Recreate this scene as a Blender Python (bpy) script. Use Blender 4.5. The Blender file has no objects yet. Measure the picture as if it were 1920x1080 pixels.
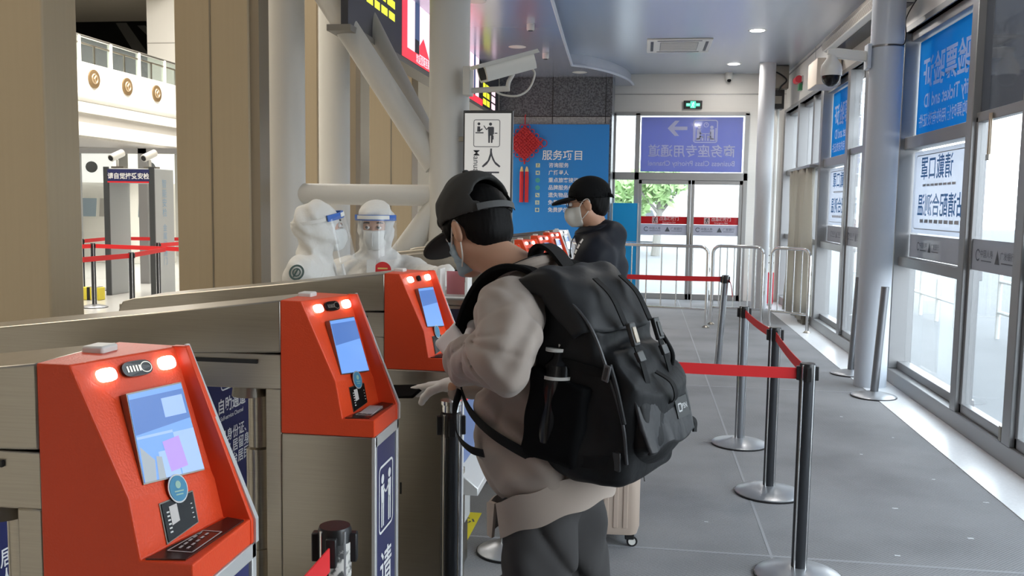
import bpy, bmesh, math, random
import numpy as np
from mathutils import Vector, Matrix
PI = math.pi
random.seed(7)
SC = bpy.context.scene
COL = SC.collection

# ---------------------------------------------------------------- camera
def look_axes(pitch, yaw, roll):
    p, y, r = [math.radians(a) for a in (pitch, yaw, roll)]
    fw = Vector((-math.sin(y) * math.cos(p), math.cos(y) * math.cos(p), -math.sin(p)))
    ri = Vector((math.cos(y), math.sin(y), 0))
    up = ri.cross(fw)
    r2 = ri * math.cos(r) + up * math.sin(r)
    u2 = -ri * math.sin(r) + up * math.cos(r)
    return r2, u2, fw
cam_data = bpy.data.cameras.new('camera')
cam = bpy.data.objects.new('camera', cam_data)
COL.objects.link(cam)
SC.camera = cam
cam_data.sensor_width = 36.0
cam_data.lens = 1700.0 / 1920.0 * 36.0
cam_data.clip_start = 0.05
cam_data.clip_end = 400
_r, _u, _f = look_axes(5.2564, 8.1684, 0.8567)
cam.matrix_world = Matrix(((_r.x, _u.x, -_f.x, 0), (_r.y, _u.y, -_f.y, 0), (_r.z, _u.z, -_f.z, 1.6), (0, 0, 0, 1)))

# ---------------------------------------------------------------- world, exposure
SC.view_settings.view_transform = 'Standard'
SC.view_settings.look = 'None'
SC.view_settings.gamma = 1.0
SC.view_settings.exposure = 0.34
SC.view_settings.use_curve_mapping = False
world = bpy.data.worlds.new('overcast_sky')
SC.world = world
world.use_nodes = True
wn = world.node_tree.nodes
wl = world.node_tree.links
bg = wn['Background']
tc = wn.new('ShaderNodeTexCoord')
sep = wn.new('ShaderNodeSeparateXYZ')
ramp = wn.new('ShaderNodeValToRGB')
wl.new(tc.outputs['Generated'], sep.inputs[0])
wl.new(sep.outputs['Z'], ramp.inputs[0])
ramp.color_ramp.elements[0].position = 0.0
ramp.color_ramp.elements[0].color = (0.92, 0.95, 1.0, 1)
ramp.color_ramp.elements[1].position = 0.6
ramp.color_ramp.elements[1].color = (0.80, 0.90, 1.0, 1)
wl.new(ramp.outputs[0], bg.inputs['Color'])
bg.inputs['Strength'].default_value = 6.3

def area_light(name, loc, size, energy, color, rot=(0, 0, 0)):
    l = bpy.data.lights.new(name, 'AREA')
    l.shape = 'RECTANGLE'
    l.size, l.size_y = size
    l.energy = energy
    l.color = color
    o = bpy.data.objects.new(name, l)
    o.location = loc
    o.rotation_euler = rot
    COL.objects.link(o)
    return o
# the station hall's own roof luminaires, high above the hall floor
area_light('hall_roof_luminaire', (-8.5, 6.0, 8.9), (6, 8), 560, (1.0, 0.93, 0.82))
area_light('hall_roof_luminaire', (-9.5, 18.0, 8.9), (6, 10), 1750, (1.0, 0.95, 0.88))
area_light('hall_roof_luminaire', (-4.5, 2.0, 8.9), (3, 4), 150, (1.0, 0.88, 0.72))
# daylight portals in the glazed openings (they only guide sky sampling)
def portal(loc, size, rot):
    o = area_light('daylight_portal', loc, size, 1, (1, 1, 1), rot)
    o.data.cycles.is_portal = True
portal((2.60, 8.0, 1.7), (3.4, 16.0), (0, math.radians(90), 0))
portal((0.55, 16.25, 1.62), (2.5, 3.3), (math.radians(-90), 0, 0))

# ---------------------------------------------------------------- materials
MATS = {}
def mat(name, color, rough=0.5, metal=0.0, emit=None, estr=0.0, noise=None, bump=None, spec=None, sheen=None):
    if name in MATS:
        return MATS[name]
    m = bpy.data.materials.new(name)
    m.use_nodes = True
    nt = m.node_tree
    b = nt.nodes['Principled BSDF']
    b.inputs['Base Color'].default_value = (*color, 1)
    b.inputs['Roughness'].default_value = rough
    b.inputs['Metallic'].default_value = metal
    if spec is not None:
        b.inputs['Specular IOR Level'].default_value = spec
    if sheen is not None:
        b.inputs['Sheen Weight'].default_value = sheen
        b.inputs['Sheen Roughness'].default_value = 0.5
    if emit:
        b.inputs['Emission Color'].default_value = (*emit, 1)
        b.inputs['Emission Strength'].default_value = estr
    t = nt.nodes.new('ShaderNodeTexCoord')
    if noise:
        sc, amt, stretch = noise
        mp = nt.nodes.new('ShaderNodeMapping')
        mp.inputs['Scale'].default_value = stretch
        n = nt.nodes.new('ShaderNodeTexNoise')
        n.inputs['Scale'].default_value = sc
        n.inputs['Detail'].default_value = 4
        r = nt.nodes.new('ShaderNodeMapRange')
        r.inputs['To Min'].default_value = 1 - amt
        r.inputs['To Max'].default_value = 1 + amt
        mx = nt.nodes.new('ShaderNodeMix')
        mx.data_type = 'RGBA'
        mx.blend_type = 'MULTIPLY'
        mx.inputs[0].default_value = 1
        mx.inputs[6].default_value = (*color, 1)
        nt.links.new(t.outputs['Object'], mp.inputs[0])
        nt.links.new(mp.outputs[0], n.inputs['Vector'])
        nt.links.new(n.outputs[0], r.inputs[0])
        nt.links.new(r.outputs[0], mx.inputs[7])
        nt.links.new(mx.outputs[2], b.inputs['Base Color'])
    if bump:
        sc, st, dist = bump
        n = nt.nodes.new('ShaderNodeTexNoise')
        n.inputs['Scale'].default_value = sc
        n.inputs['Detail'].default_value = 3
        bp_ = nt.nodes.new('ShaderNodeBump')
        bp_.inputs['Strength'].default_value = st
        bp_.inputs['Distance'].default_value = dist
        nt.links.new(t.outputs['Object'], n.inputs['Vector'])
        nt.links.new(n.outputs[0], bp_.inputs['Height'])
        nt.links.new(bp_.outputs[0], b.inputs['Normal'])
    MATS[name] = m
    return m

def glass(name, tint=(1, 1, 1), refl=0.08, rough=0.0, haze=0.0, hazecol=(0.8, 0.85, 0.9)):
    """thin pane: transparent with a fresnel reflection and a little surface dust"""
    if name in MATS:
        return MATS[name]
    m = bpy.data.materials.new(name)
    m.use_nodes = True
    nt = m.node_tree
    nt.nodes.remove(nt.nodes['Principled BSDF'])
    out = nt.nodes['Material Output']
    tr = nt.nodes.new('ShaderNodeBsdfTransparent')
    tr.inputs[0].default_value = (*tint, 1)
    gl = nt.nodes.new('ShaderNodeBsdfGlossy')
    gl.inputs['Roughness'].default_value = rough
    lw = nt.nodes.new('ShaderNodeLayerWeight')
    lw.inputs[0].default_value = 0.25
    mr = nt.nodes.new('ShaderNodeMapRange')
    mr.inputs['To Min'].default_value = refl * 0.5
    mr.inputs['To Max'].default_value = min(1.0, refl * 3.5)
    nt.links.new(lw.outputs['Fresnel'], mr.inputs[0])
    mx = nt.nodes.new('ShaderNodeMixShader')
    nt.links.new(mr.outputs[0], mx.inputs[0])
    nt.links.new(tr.outputs[0], mx.inputs[1])
    nt.links.new(gl.outputs[0], mx.inputs[2])
    last = mx
    if haze > 0:
        df = nt.nodes.new('ShaderNodeBsdfDiffuse')
        df.inputs[0].default_value = (*hazecol, 1)
        m2 = nt.nodes.new('ShaderNodeMixShader')
        m2.inputs[0].default_value = haze
        nt.links.new(mx.outputs[0], m2.inputs[1])
        nt.links.new(df.outputs[0], m2.inputs[2])
        last = m2
    nt.links.new(last.outputs[0], out.inputs[0])
    MATS[name] = m
    return m

def film(name, color, trans=0.5, see=0.0, gloss=0.05):
    """printed vinyl: lets daylight glow through it"""
    if name in MATS:
        return MATS[name]
    m = bpy.data.materials.new(name)
    m.use_nodes = True
    nt = m.node_tree
    nt.nodes.remove(nt.nodes['Principled BSDF'])
    out = nt.nodes['Material Output']
    d = nt.nodes.new('ShaderNodeBsdfDiffuse'); d.inputs[0].default_value = (*color, 1)
    t = nt.nodes.new('ShaderNodeBsdfTranslucent'); t.inputs[0].default_value = (*color, 1)
    x = nt.nodes.new('ShaderNodeMixShader'); x.inputs[0].default_value = trans
    nt.links.new(d.outputs[0], x.inputs[1]); nt.links.new(t.outputs[0], x.inputs[2])
    g = nt.nodes.new('ShaderNodeBsdfGlossy'); g.inputs['Roughness'].default_value = 0.05
    x2 = nt.nodes.new('ShaderNodeMixShader'); x2.inputs[0].default_value = gloss
    nt.links.new(x.outputs[0], x2.inputs[1]); nt.links.new(g.outputs[0], x2.inputs[2])
    last = x2
    if see > 0:
        tr = nt.nodes.new('ShaderNodeBsdfTransparent')
        x3 = nt.nodes.new('ShaderNodeMixShader'); x3.inputs[0].default_value = see
        nt.links.new(x2.outputs[0], x3.inputs[1]); nt.links.new(tr.outputs[0], x3.inputs[2])
        last = x3
    nt.links.new(last.outputs[0], out.inputs[0])
    MATS[name] = m
    return m

M_STEEL = mat('brushed_steel', (0.40, 0.365, 0.31), 0.28, 1.0, noise=(6, 0.12, (1, 1, 60)))
M_STEELD = mat('dark_steel', (0.26, 0.24, 0.21), 0.4, 1.0)
M_CHROME = mat('chrome', (0.82, 0.82, 0.82), 0.15, 1.0)
M_SILVER = mat('silver_trim', (0.62, 0.62, 0.61), 0.35, 0.35)
M_RED = mat('red_textured_paint', (0.80, 0.070, 0.016), 0.40, 0, bump=(260, 0.4, 0.002), spec=.4)
M_REDS = mat('red_smooth_paint', (0.80, 0.070, 0.018), 0.36, spec=.4)
M_NAVY = mat('navy_print', (0.025, 0.03, 0.12), 0.35)
M_WHITE = mat('white_print', (0.85, 0.85, 0.85), 0.5)
M_BLACK = mat('black_plastic', (0.012, 0.012, 0.013), 0.35)
M_BLACKG = mat('black_gloss', (0.006, 0.006, 0.007), 0.18, spec=.35)
M_POST = mat('charcoal_post', (0.035, 0.037, 0.042), 0.32, 0.5)
M_POSTG = mat('grey_aluminium_post', (0.24, 0.25, 0.27), 0.36, 0.8)
M_BASE = mat('grey_metal_base', (0.36, 0.37, 0.39), 0.33, 0.7)
M_BELT = mat('red_webbing', (0.72, 0.018, 0.022), 0.6)
M_PIPE = mat('white_pipe_paint', (0.60, 0.585, 0.545), 0.45, noise=(3, 0.04, (1, 1, .3)))
M_PIPEB = mat('pale_blue_grey_paint', (0.50, 0.54, 0.60), 0.4)
M_BEIGE = mat('beige_cladding', (0.36, 0.285, 0.185), 0.45, 0, noise=(2, 0.05, (20, 20, .4)))
M_FRAME = mat('aluminium_frame', (0.27, 0.27, 0.275), 0.38, 0.5)
M_WALLW = mat('white_metal_panel', (0.68, 0.66, 0.62), 0.4, 0.0, noise=(4, 0.04, (.2, .2, 20)))
M_LIGHT = mat('lamp_diffuser', (1, 1, 1), 0.5, 0, (1, 0.97, 0.92), 9.0)
M_LED = mat('white_led', (1, 1, 1), 0.5, 0, (1, 0.97, 0.95), 4.0)
M_WHITEP = mat('white_plastic', (0.72, 0.71, 0.67), 0.4)
M_CREAM = mat('cream_plastic', (0.66, 0.63, 0.55), 0.4)
G_CLEAR = glass('clear_glass', (0.97, 0.985, 0.98), 0.06, haze=0.015)
G_DOOR = glass('door_glass', (0.95, 0.97, 0.97), 0.09, haze=0.03)
G_FLAP = glass('flap_glass', (0.9, 0.94, 0.94), 0.06, haze=0.04)

# ---------------------------------------------------------------- object helpers
def link(o, parent=None):
    COL.objects.link(o)
    if parent is not None:
        o.parent = parent
    return o

def tag(o, label=None, cat=None, group=None, kind=None):
    if label: o['label'] = label
    if cat: o['category'] = cat
    if group: o['group'] = group
    if kind: o['kind'] = kind
    return o

def thing(name, label, cat, loc=(0, 0, 0), rotz=0.0, group=None, kind=None):
    o = bpy.data.objects.new(name, None)
    o.empty_display_size = 0.1
    o.location = loc
    o.rotation_euler = (0, 0, rotz)
    COL.objects.link(o)
    return tag(o, label, cat, group, kind)

def copy_tree(o, parent=None):
    c = o.copy()
    COL.objects.link(c)
    if parent is not None:
        c.parent = parent
    for ch in list(o.children):
        copy_tree(ch, c)
    return c

def root_of(p):
    while p.parent is not None:
        p = p.parent
    return p

class MB:
    """collects shapes and links them as ONE mesh object"""
    def __init__(s):
        s.v = []; s.f = []
    def face(s, pts):
        i = len(s.v); s.v += [tuple(p) for p in pts]; s.f.append(tuple(range(i, i + len(pts)))); return s
    def box(s, lo, hi):
        (x0, y0, z0), (x1, y1, z1) = lo, hi
        x0, x1 = min(x0, x1), max(x0, x1); y0, y1 = min(y0, y1), max(y0, y1); z0, z1 = min(z0, z1), max(z0, z1)
        i = len(s.v)
        s.v += [(x0, y0, z0), (x1, y0, z0), (x1, y1, z0), (x0, y1, z0), (x0, y0, z1), (x1, y0, z1), (x1, y1, z1), (x0, y1, z1)]
        s.f += [tuple(i + k for k in q) for q in ((0, 3, 2, 1), (4, 5, 6, 7), (0, 1, 5, 4), (1, 2, 6, 5), (2, 3, 7, 6), (3, 0, 4, 7))]
        return s
    def obox(s, c, ax, ay, az):
        """box from centre and three half-axis vectors"""
        c, ax, ay, az = [Vector(a) for a in (c, ax, ay, az)]
        i = len(s.v)
        for sz in (-1, 1):
            for sx, sy in ((-1, -1), (1, -1), (1, 1), (-1, 1)):
                s.v.append(tuple(c + ax * sx + ay * sy + az * sz))
        fl = ax.cross(ay).dot(az) < 0
        for q in ((0, 3, 2, 1), (4, 5, 6, 7), (0, 1, 5, 4), (1, 2, 6, 5), (2, 3, 7, 6), (3, 0, 4, 7)):
            q = tuple(i + k for k in q)
            s.f.append(q[::-1] if fl else q)
        return s
    def prism(s, pts, off):
        """closed polygon (3-D points) pushed along vector off"""
        pts = [Vector(p) for p in pts]; off = Vector(off); n = len(pts); i = len(s.v)
        nrm = Vector((0, 0, 0))
        for a, b in zip(pts, pts[1:] + pts[:1]):
            nrm += a.cross(b)
        if nrm.dot(off) < 0:
            pts = pts[::-1]
        s.v += [tuple(p) for p in pts] + [tuple(p + off) for p in pts]
        s.f.append(tuple(i + k for k in range(n))[::-1])
        s.f.append(tuple(i + n + k for k in range(n)))
        for k in range(n):
            k2 = (k + 1) % n
            s.f.append((i + k, i + k2, i + n + k2, i + n + k))
        return s
    def plate(s, q, off):
        return s.prism(q, off)
    def tube(s, pts, r, n=12, cap=True, closed=False):
        pts = [Vector(p) for p in pts]
        rs = r if isinstance(r, (list, tuple)) else [r] * len(pts)
        m = len(pts)
        tans = []
        for k in range(m):
            if closed:
                t = pts[(k + 1) % m] - pts[k - 1]
            else:
                t = pts[min(k + 1, m - 1)] - pts[max(k - 1, 0)]
            tans.append(t.normalized())
        up = Vector((0, 0, 1)) if abs(tans[0].z) < 0.9 else Vector((1, 0, 0))
        a = tans[0].cross(up).normalized()
        i0 = len(s.v)
        for k in range(m):
            a = (a - tans[k] * a.dot(tans[k])).normalized()
            b = tans[k].cross(a)
            for j in range(n):
                w = 2 * PI * j / n
                s.v.append(tuple(pts[k] + (a * math.cos(w) + b * math.sin(w)) * rs[k]))
        for k in range(m if closed else m - 1):
            k2 = (k + 1) % m
            for j in range(n):
                j2 = (j + 1) % n
                s.f.append((i0 + k * n + j, i0 + k * n + j2, i0 + k2 * n + j2, i0 + k2 * n + j))
        if cap and not closed:
            s.f.append(tuple(i0 + j for j in range(n))[::-1])
            s.f.append(tuple(i0 + (m - 1) * n + j for j in range(n)))
        return s
    def lathe(s, prof, c=(0, 0, 0), n=32, axis='z'):
        c = Vector(c); i0 = len(s.v); m = len(prof)
        for r, z in prof:
            for j in range(n):
                w = 2 * PI * j / n
                p = Vector((r * math.cos(w), r * math.sin(w), z))
                if axis == 'x': p = Vector((p.z, p.x, p.y))
                if axis == 'y': p = Vector((p.y, p.z, p.x))
                s.v.append(tuple(c + p))
        for k in range(m - 1):
            for j in range(n):
                j2 = (j + 1) % n
                s.f.append((i0 + k * n + j, i0 + k * n + j2, i0 + (k + 1) * n + j2, i0 + (k + 1) * n + j))
        s.f.append(tuple(i0 + j for j in range(n))[::-1])
        s.f.append(tuple(i0 + (m - 1) * n + j for j in range(n)))
        return s
    def ball(s, c, r, n=20, m=12, rot=None):
        c = Vector(c); r = Vector(r) if not isinstance(r, (int, float)) else Vector((r, r, r)); i0 = len(s.v)
        for k in range(m + 1):
            th = PI * k / m
            for j in range(n):
                w = 2 * PI * j / n
                p = Vector((r.x * math.sin(th) * math.cos(w), r.y * math.sin(th) * math.sin(w), -r.z * math.cos(th)))
                if rot is not None: p = rot @ p
                s.v.append(tuple(c + p))
        for k in range(m):
            for j in range(n):
                j2 = (j + 1) % n
                s.f.append((i0 + k * n + j, i0 + k * n + j2, i0 + (k + 1) * n + j2, i0 + (k + 1) * n + j))
        return s
    def ribbon(s, pts, sides, w, t):
        """strap: centre line pts, side vectors, width w, thickness t"""
        pts = [Vector(p) for p in pts]; m = len(pts); i0 = len(s.v)
        for k in range(m):
            tg = (pts[min(k + 1, m - 1)] - pts[max(k - 1, 0)]).normalized()
            sd = Vector(sides[k] if isinstance(sides, list) else sides)
            sd = (sd - tg * sd.dot(tg)).normalized()
            nn = tg.cross(sd)
            for a, b in ((-1, -1), (1, -1), (1, 1), (-1, 1)):
                s.v.append(tuple(pts[k] + sd * (a * w / 2) + nn * (b * t / 2)))
        for k in range(m - 1):
            for j in range(4):
                j2 = (j + 1) % 4
                s.f.append((i0 + k * 4 + j, i0 + k * 4 + j2, i0 + k * 4 + 4 + j2, i0 + k * 4 + 4 + j))
        s.f.append((i0 + 3, i0 + 2, i0 + 1, i0)); e = i0 + 4 * (m - 1); s.f.append((e, e + 1, e + 2, e + 3))
        return s
    def build(s, name, m, parent=None, smooth=True, bevel=0.0, world=False, seg=2, angle=35):
        me = bpy.data.meshes.new(name)
        v = s.v
        if world and parent is not None:
            r = root_of(parent)
            c, sn = math.cos(-r.rotation_euler.z), math.sin(-r.rotation_euler.z)
            L = r.location
            v = [((x - L.x) * c - (y - L.y) * sn, (x - L.x) * sn + (y - L.y) * c, z - L.z) for x, y, z in v]
        me.from_pydata(v, [], s.f)
        me.materials.append(m)
        b = bmesh.new(); b.from_mesh(me)
        bmesh.ops.recalc_face_normals(b, faces=b.faces)
        b.to_mesh(me); b.free()
        o = bpy.data.objects.new(name, me)
        link(o, parent)
        if smooth:
            for p in me.polygons: p.use_smooth = True
            me.set_sharp_from_angle(angle=math.radians(angle))
        if bevel > 0:
            md = o.modifiers.new('bevel', 'BEVEL')
            md.width = bevel; md.segments = seg; md.limit_method = 'ANGLE'; md.angle_limit = math.radians(40)
            md.harden_normals = False
        return o

def box(name, lo, hi, m, parent=None, bevel=0.0, world=False):
    return MB().box(lo, hi).build(name, m, parent, smooth=bevel > 0, bevel=bevel, world=world)

def struct(o, label, cat):
    return tag(o, label, cat, None, 'structure')

def curve_pts(P, n=8):
    """Catmull-Rom through control points"""
    P = [Vector(p) for p in P]; out = []
    Q = [P[0] * 2 - P[1]] + P + [P[-1] * 2 - P[-2]]
    for i in range(1, len(Q) - 2):
        a, b, c, d = Q[i - 1:i + 3]
        for k in range(n):
            t = k / n
            out.append(0.5 * ((2 * b) + (c - a) * t + (2 * a - 5 * b + 4 * c - d) * t * t + (3 * b - a - 3 * c + d) * t ** 3))
    out.append(P[-1])
    return out

TEXT_CACHE = {}
def text_mesh(body, bold=0.0, align='CENTER', space=1.0):
    key = (body, bold, align, space)
    if key in TEXT_CACHE:
        return TEXT_CACHE[key]
    c = bpy.data.curves.new('t', 'FONT')
    c.body = body; c.align_x = align; c.align_y = 'CENTER'; c.offset = bold; c.space_character = space
    c.resolution_u = 3
    o = bpy.data.objects.new('t', c)
    COL.objects.link(o)
    dg = bpy.context.evaluated_depsgraph_get(); dg.update()
    me = bpy.data.meshes.new_from_object(o.evaluated_get(dg))
    V = [(v.co.x, v.co.y) for v in me.vertices]; F = [tuple(p.vertices) for p in me.polygons]
    bpy.data.objects.remove(o); bpy.data.curves.remove(c); bpy.data.meshes.remove(me)
    TEXT_CACHE[key] = (V, F)
    return V, F

def text(body, size, origin, right, up, m, parent, bold=0.0, align='CENTER', world=False, name='lettering', space=1.0, width=None):
    V, F = text_mesh(body, bold, align, space)
    o = Vector(origin); r = Vector(right).normalized(); u = Vector(up).normalized()
    sx = size
    if width:
        xs = [p[0] for p in V]; sx = width / (max(xs) - min(xs))
    b = MB()
    b.v = [tuple(o + r * (x * sx) + u * (y * size)) for x, y in V]
    b.f = list(F)
    ob = b.build(name, m, parent, smooth=False, world=world)
    return ob

def add_text(b, body, size, origin, right, up, bold=0.0, align='CENTER', space=1.0):
    """put lettering into an MB that holds one printed graphic"""
    V, F = text_mesh(body, bold, align, space)
    o = Vector(origin); r = Vector(right).normalized(); u = Vector(up).normalized(); i = len(b.v)
    b.v += [tuple(o + r * (x * size) + u * (y * size)) for x, y in V]
    b.f += [tuple(i + k for k in f) for f in F]
    return b

class Pane:
    """2-D drawing on a plane: origin, right, up"""
    def __init__(s, o, r, u):
        s.o, s.r, s.u = Vector(o), Vector(r).normalized(), Vector(u).normalized(); s.b = MB()
    def p(s, x, y): return s.o + s.r * x + s.u * y
    def poly(s, pts): s.b.face([s.p(x, y) for x, y in pts]); return s
    def rect(s, x0, y0, x1, y1): return s.poly([(x0, y0), (x1, y0), (x1, y1), (x0, y1)])
    def line(s, pts, w):
        for (x0, y0), (x1, y1) in zip(pts, pts[1:]):
            d = Vector((x1 - x0, y1 - y0)); d.normalize(); n = Vector((-d.y, d.x)) * (w / 2)
            s.poly([(x0 + n.x, y0 + n.y), (x0 - n.x, y0 - n.y), (x1 - n.x, y1 - n.y), (x1 + n.x, y1 + n.y)])
        return s
    def disc(s, x, y, r, n=20, sy=1.0):
        return s.poly([(x + r * math.cos(2 * PI * k / n), y + r * sy * math.sin(2 * PI * k / n)) for k in range(n)])
    def ring(s, x, y, r, w, n=28, a0=0, a1=2 * PI):
        for k in range(n):
            t0 = a0 + (a1 - a0) * k / n; t1 = a0 + (a1 - a0) * (k + 1) / n
            s.poly([(x + (r - w) * math.cos(t0), y + (r - w) * math.sin(t0)), (x + r * math.cos(t0), y + r * math.sin(t0)),
                    (x + r * math.cos(t1), y + r * math.sin(t1)), (x + (r - w) * math.cos(t1), y + (r - w) * math.sin(t1))])
        return s
    def rrect(s, x0, y0, x1, y1, r, w):
        """rounded outline"""
        c = []
        for cx, cy, a in ((x1 - r, y1 - r, 0), (x0 + r, y1 - r, 90), (x0 + r, y0 + r, 180), (x1 - r, y0 + r, 270)):
            for k in range(6):
                t = math.radians(a + 18 * k); c.append((cx + r * math.cos(t), cy + r * math.sin(t), math.cos(t), math.sin(t)))
        for a, b in zip(c, c[1:] + c[:1]):
            s.poly([(a[0], a[1]), (b[0], b[1]), (b[0] - b[2] * w, b[1] - b[3] * w), (a[0] - a[2] * w, a[1] - a[3] * w)])
        return s
    def text(s, body, size, x, y, bold=0.0, align='CENTER', space=1.0):
        add_text(s.b, body, size, s.p(x, y), s.r, s.u, bold, align, space); return s
    def build(s, name, m, parent, world=False):
        return s.b.build(name, m, parent, smooth=False, world=world)
# ---------------------------------------------------------------- implicit surfaces for people and soft things
class SDF:
    def __init__(s, lo, hi, h):
        s.lo = np.array(lo, float); s.h = h
        s.n = np.ceil((np.array(hi, float) - s.lo) / h).astype(int) + 1
        s.d = np.full(s.n, 5.0, np.float32)
        s.R = np.eye(3); s.t = np.zeros(3)
    def frame(s, R=None, t=None):
        s.R = np.eye(3) if R is None else np.array(R); s.t = np.zeros(3) if t is None else np.array(t, float)
    def w(s, p): return s.R @ np.array(p, float) + s.t
    def blk(s, lo, hi):
        a = np.maximum(np.floor((np.array(lo) - s.lo) / s.h).astype(int), 0)
        b = np.minimum(np.ceil((np.array(hi) - s.lo) / s.h).astype(int) + 1, s.n)
        if np.any(b <= a): return None, None
        sl = tuple(slice(i, j) for i, j in zip(a, b))
        ax = [s.lo[i] + s.h * np.arange(a[i], b[i]) for i in range(3)]
        return sl, np.meshgrid(*ax, indexing='ij', sparse=True)
    def op(s, sl, v, k, op):
        a = s.d[sl]
        if op == 'u':
            if k > 0:
                hh = np.clip(0.5 + 0.5 * (a - v) / k, 0, 1); s.d[sl] = a * (1 - hh) + v * hh - k * hh * (1 - hh)
            else: s.d[sl] = np.minimum(a, v)
        elif op == 's':
            if k > 0:
                hh = np.clip(0.5 - 0.5 * (a + v) / k, 0, 1); s.d[sl] = a * (1 - hh) - v * hh + k * hh * (1 - hh)
            else: s.d[sl] = np.maximum(a, -v)
        elif op == 'i':
            s.d[sl] = np.maximum(a, v)
    def cone(s, a, b, ra, rb, k=0.02, op='u', flat=None):
        a, b = s.w(a), s.w(b); m = max(ra, rb) + k + 4 * s.h
        sl, P = s.blk(np.minimum(a, b) - m, np.maximum(a, b) + m)
        if sl is None: return s
        ab = b - a; L = max(ab @ ab, 1e-12)
        q = [P[i] - a[i] for i in range(3)]
        t = np.clip((q[0] * ab[0] + q[1] * ab[1] + q[2] * ab[2]) / L, 0, 1)
        dx = [q[i] - ab[i] * t for i in range(3)]
        if flat is not None:
            n, f = flat; n = s.R @ np.array(n, float); n = n / np.linalg.norm(n)
            dn = dx[0] * n[0] + dx[1] * n[1] + dx[2] * n[2]
            dx = [dx[i] + n[i] * dn * (1 / f - 1) for i in range(3)]
        v = np.sqrt(dx[0] ** 2 + dx[1] ** 2 + dx[2] ** 2) - (ra + (rb - ra) * t)
        if flat is not None: v = v * flat[1] if flat[1] < 1 else v
        s.op(sl, v, k, op); return s
    def chain(s, pts, rs, k=0.02, flat=None):
        for i in range(len(pts) - 1): s.cone(pts[i], pts[i + 1], rs[i], rs[i + 1], k, 'u', flat)
        return s
    def ell(s, c, r, k=0.02, op='u', rot=None):
        c = s.w(c); R = s.R if rot is None else s.R @ np.array(rot); r = np.array(r, float)
        m = max(r) + k + 4 * s.h
        sl, P = s.blk(c - m, c + m)
        if sl is None: return s
        q = [P[i] - c[i] for i in range(3)]
        l = [(q[0] * R[0, j] + q[1] * R[1, j] + q[2] * R[2, j]) for j in range(3)]
        k0 = np.sqrt(sum((l[j] / r[j]) ** 2 for j in range(3))); k1 = np.sqrt(sum((l[j] / r[j] ** 2) ** 2 for j in range(3))) + 1e-9
        s.op(sl, k0 * (k0 - 1) / k1, k, op); return s
    def rbox(s, c, half, rad, k=0.02, op='u', rot=None):
        c = s.w(c); R = s.R if rot is None else s.R @ np.array(rot); hf = np.array(half, float)
        m = np.linalg.norm(hf) + k + 4 * s.h
        sl, P = s.blk(c - m, c + m)
        if sl is None: return s
        q = [P[i] - c[i] for i in range(3)]
        l = [np.abs(q[0] * R[0, j] + q[1] * R[1, j] + q[2] * R[2, j]) - (hf[j] - rad) for j in range(3)]
        out = np.sqrt(sum(np.maximum(a, 0) ** 2 for a in l)); ins = np.minimum(np.maximum(np.maximum(l[0], l[1]), l[2]), 0)
        s.op(sl, out + ins - rad, k, op); return s
    def half(s, p, n, op='i', k=0):
        """keep the side n points away from"""
        p = s.w(p); n = s.R @ np.array(n, float); n = n / np.linalg.norm(n)
        sl, P = s.blk(s.lo, s.lo + s.n * s.h)
        v = (P[0] - p[0]) * n[0] + (P[1] - p[1]) * n[1] + (P[2] - p[2]) * n[2]
        s.op(sl, v, k, op); return s
    def disp(s, fn):
        sl, P = s.blk(s.lo, s.lo + s.n * s.h)
        s.d[sl] = s.d[sl] + fn(P[0], P[1], P[2]); return s
    def mesh(s, name, m, parent, smooth=1):
        d = s.d.copy()
        for ax in range(3):
            idx = [slice(None)] * 3
            idx[ax] = 0; d[tuple(idx)] = np.maximum(d[tuple(idx)], 1e-3)
            idx[ax] = -1; d[tuple(idx)] = np.maximum(d[tuple(idx)], 1e-3)
        sg = d < 0; n = np.array(d.shape) - 1
        cnt = np.zeros(n, np.int8)
        for i in (0, 1):
            for j in (0, 1):
                for k in (0, 1):
                    cnt += sg[i:n[0] + i, j:n[1] + j, k:n[2] + k]
        act = (cnt > 0) & (cnt < 8)
        ids = np.argwhere(act); idx = np.full(n, -1, np.int64); idx[act] = np.arange(len(ids))
        acc = np.zeros((len(ids), 3)); ne = np.zeros(len(ids))
        I, J, K = ids.T
        for ax in range(3):
            o = [a for a in range(3) if a != ax]
            for u in (0, 1):
                for v in (0, 1):
                    off = [0, 0, 0]; off[o[0]] = u; off[o[1]] = v
                    a = d[I + off[0], J + off[1], K + off[2]]
                    off2 = list(off); off2[ax] = 1
                    b = d[I + off2[0], J + off2[1], K + off2[2]]
                    c = (a < 0) != (b < 0)
                    t = np.where(c, a / np.where(c, a - b, 1), 0)
                    pt = np.tile(np.array(off, float), (len(ids), 1)); pt[:, ax] = t
                    acc[c] += pt[c]; ne += c
        V = s.lo + (ids + acc / ne[:, None]) * s.h
        Q = []
        for ax in range(3):
            o1, o2 = [(1, 2), (2, 0), (0, 1)][ax]
            a = [slice(0, -1)] * 3; b = [slice(0, -1)] * 3
            a[ax] = slice(0, -1); b[ax] = slice(1, None)
            a[o1] = slice(1, -1); a[o2] = slice(1, -1); b[o1] = slice(1, -1); b[o2] = slice(1, -1)
            A, B = sg[tuple(a)], sg[tuple(b)]
            e = np.argwhere(A != B); e[:, o1] += 1; e[:, o2] += 1
            ins = sg[e[:, 0], e[:, 1], e[:, 2]]
            def at(d1, d2):
                f = e.copy(); f[:, o1] -= d1; f[:, o2] -= d2
                return idx[f[:, 0], f[:, 1], f[:, 2]]
            q = np.stack([at(1, 1), at(0, 1), at(0, 0), at(1, 0)], 1)
            q[~ins] = q[~ins][:, ::-1]
            Q.append(q)
        Q = np.concatenate(Q); Q = Q[(Q >= 0).all(1)]
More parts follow.
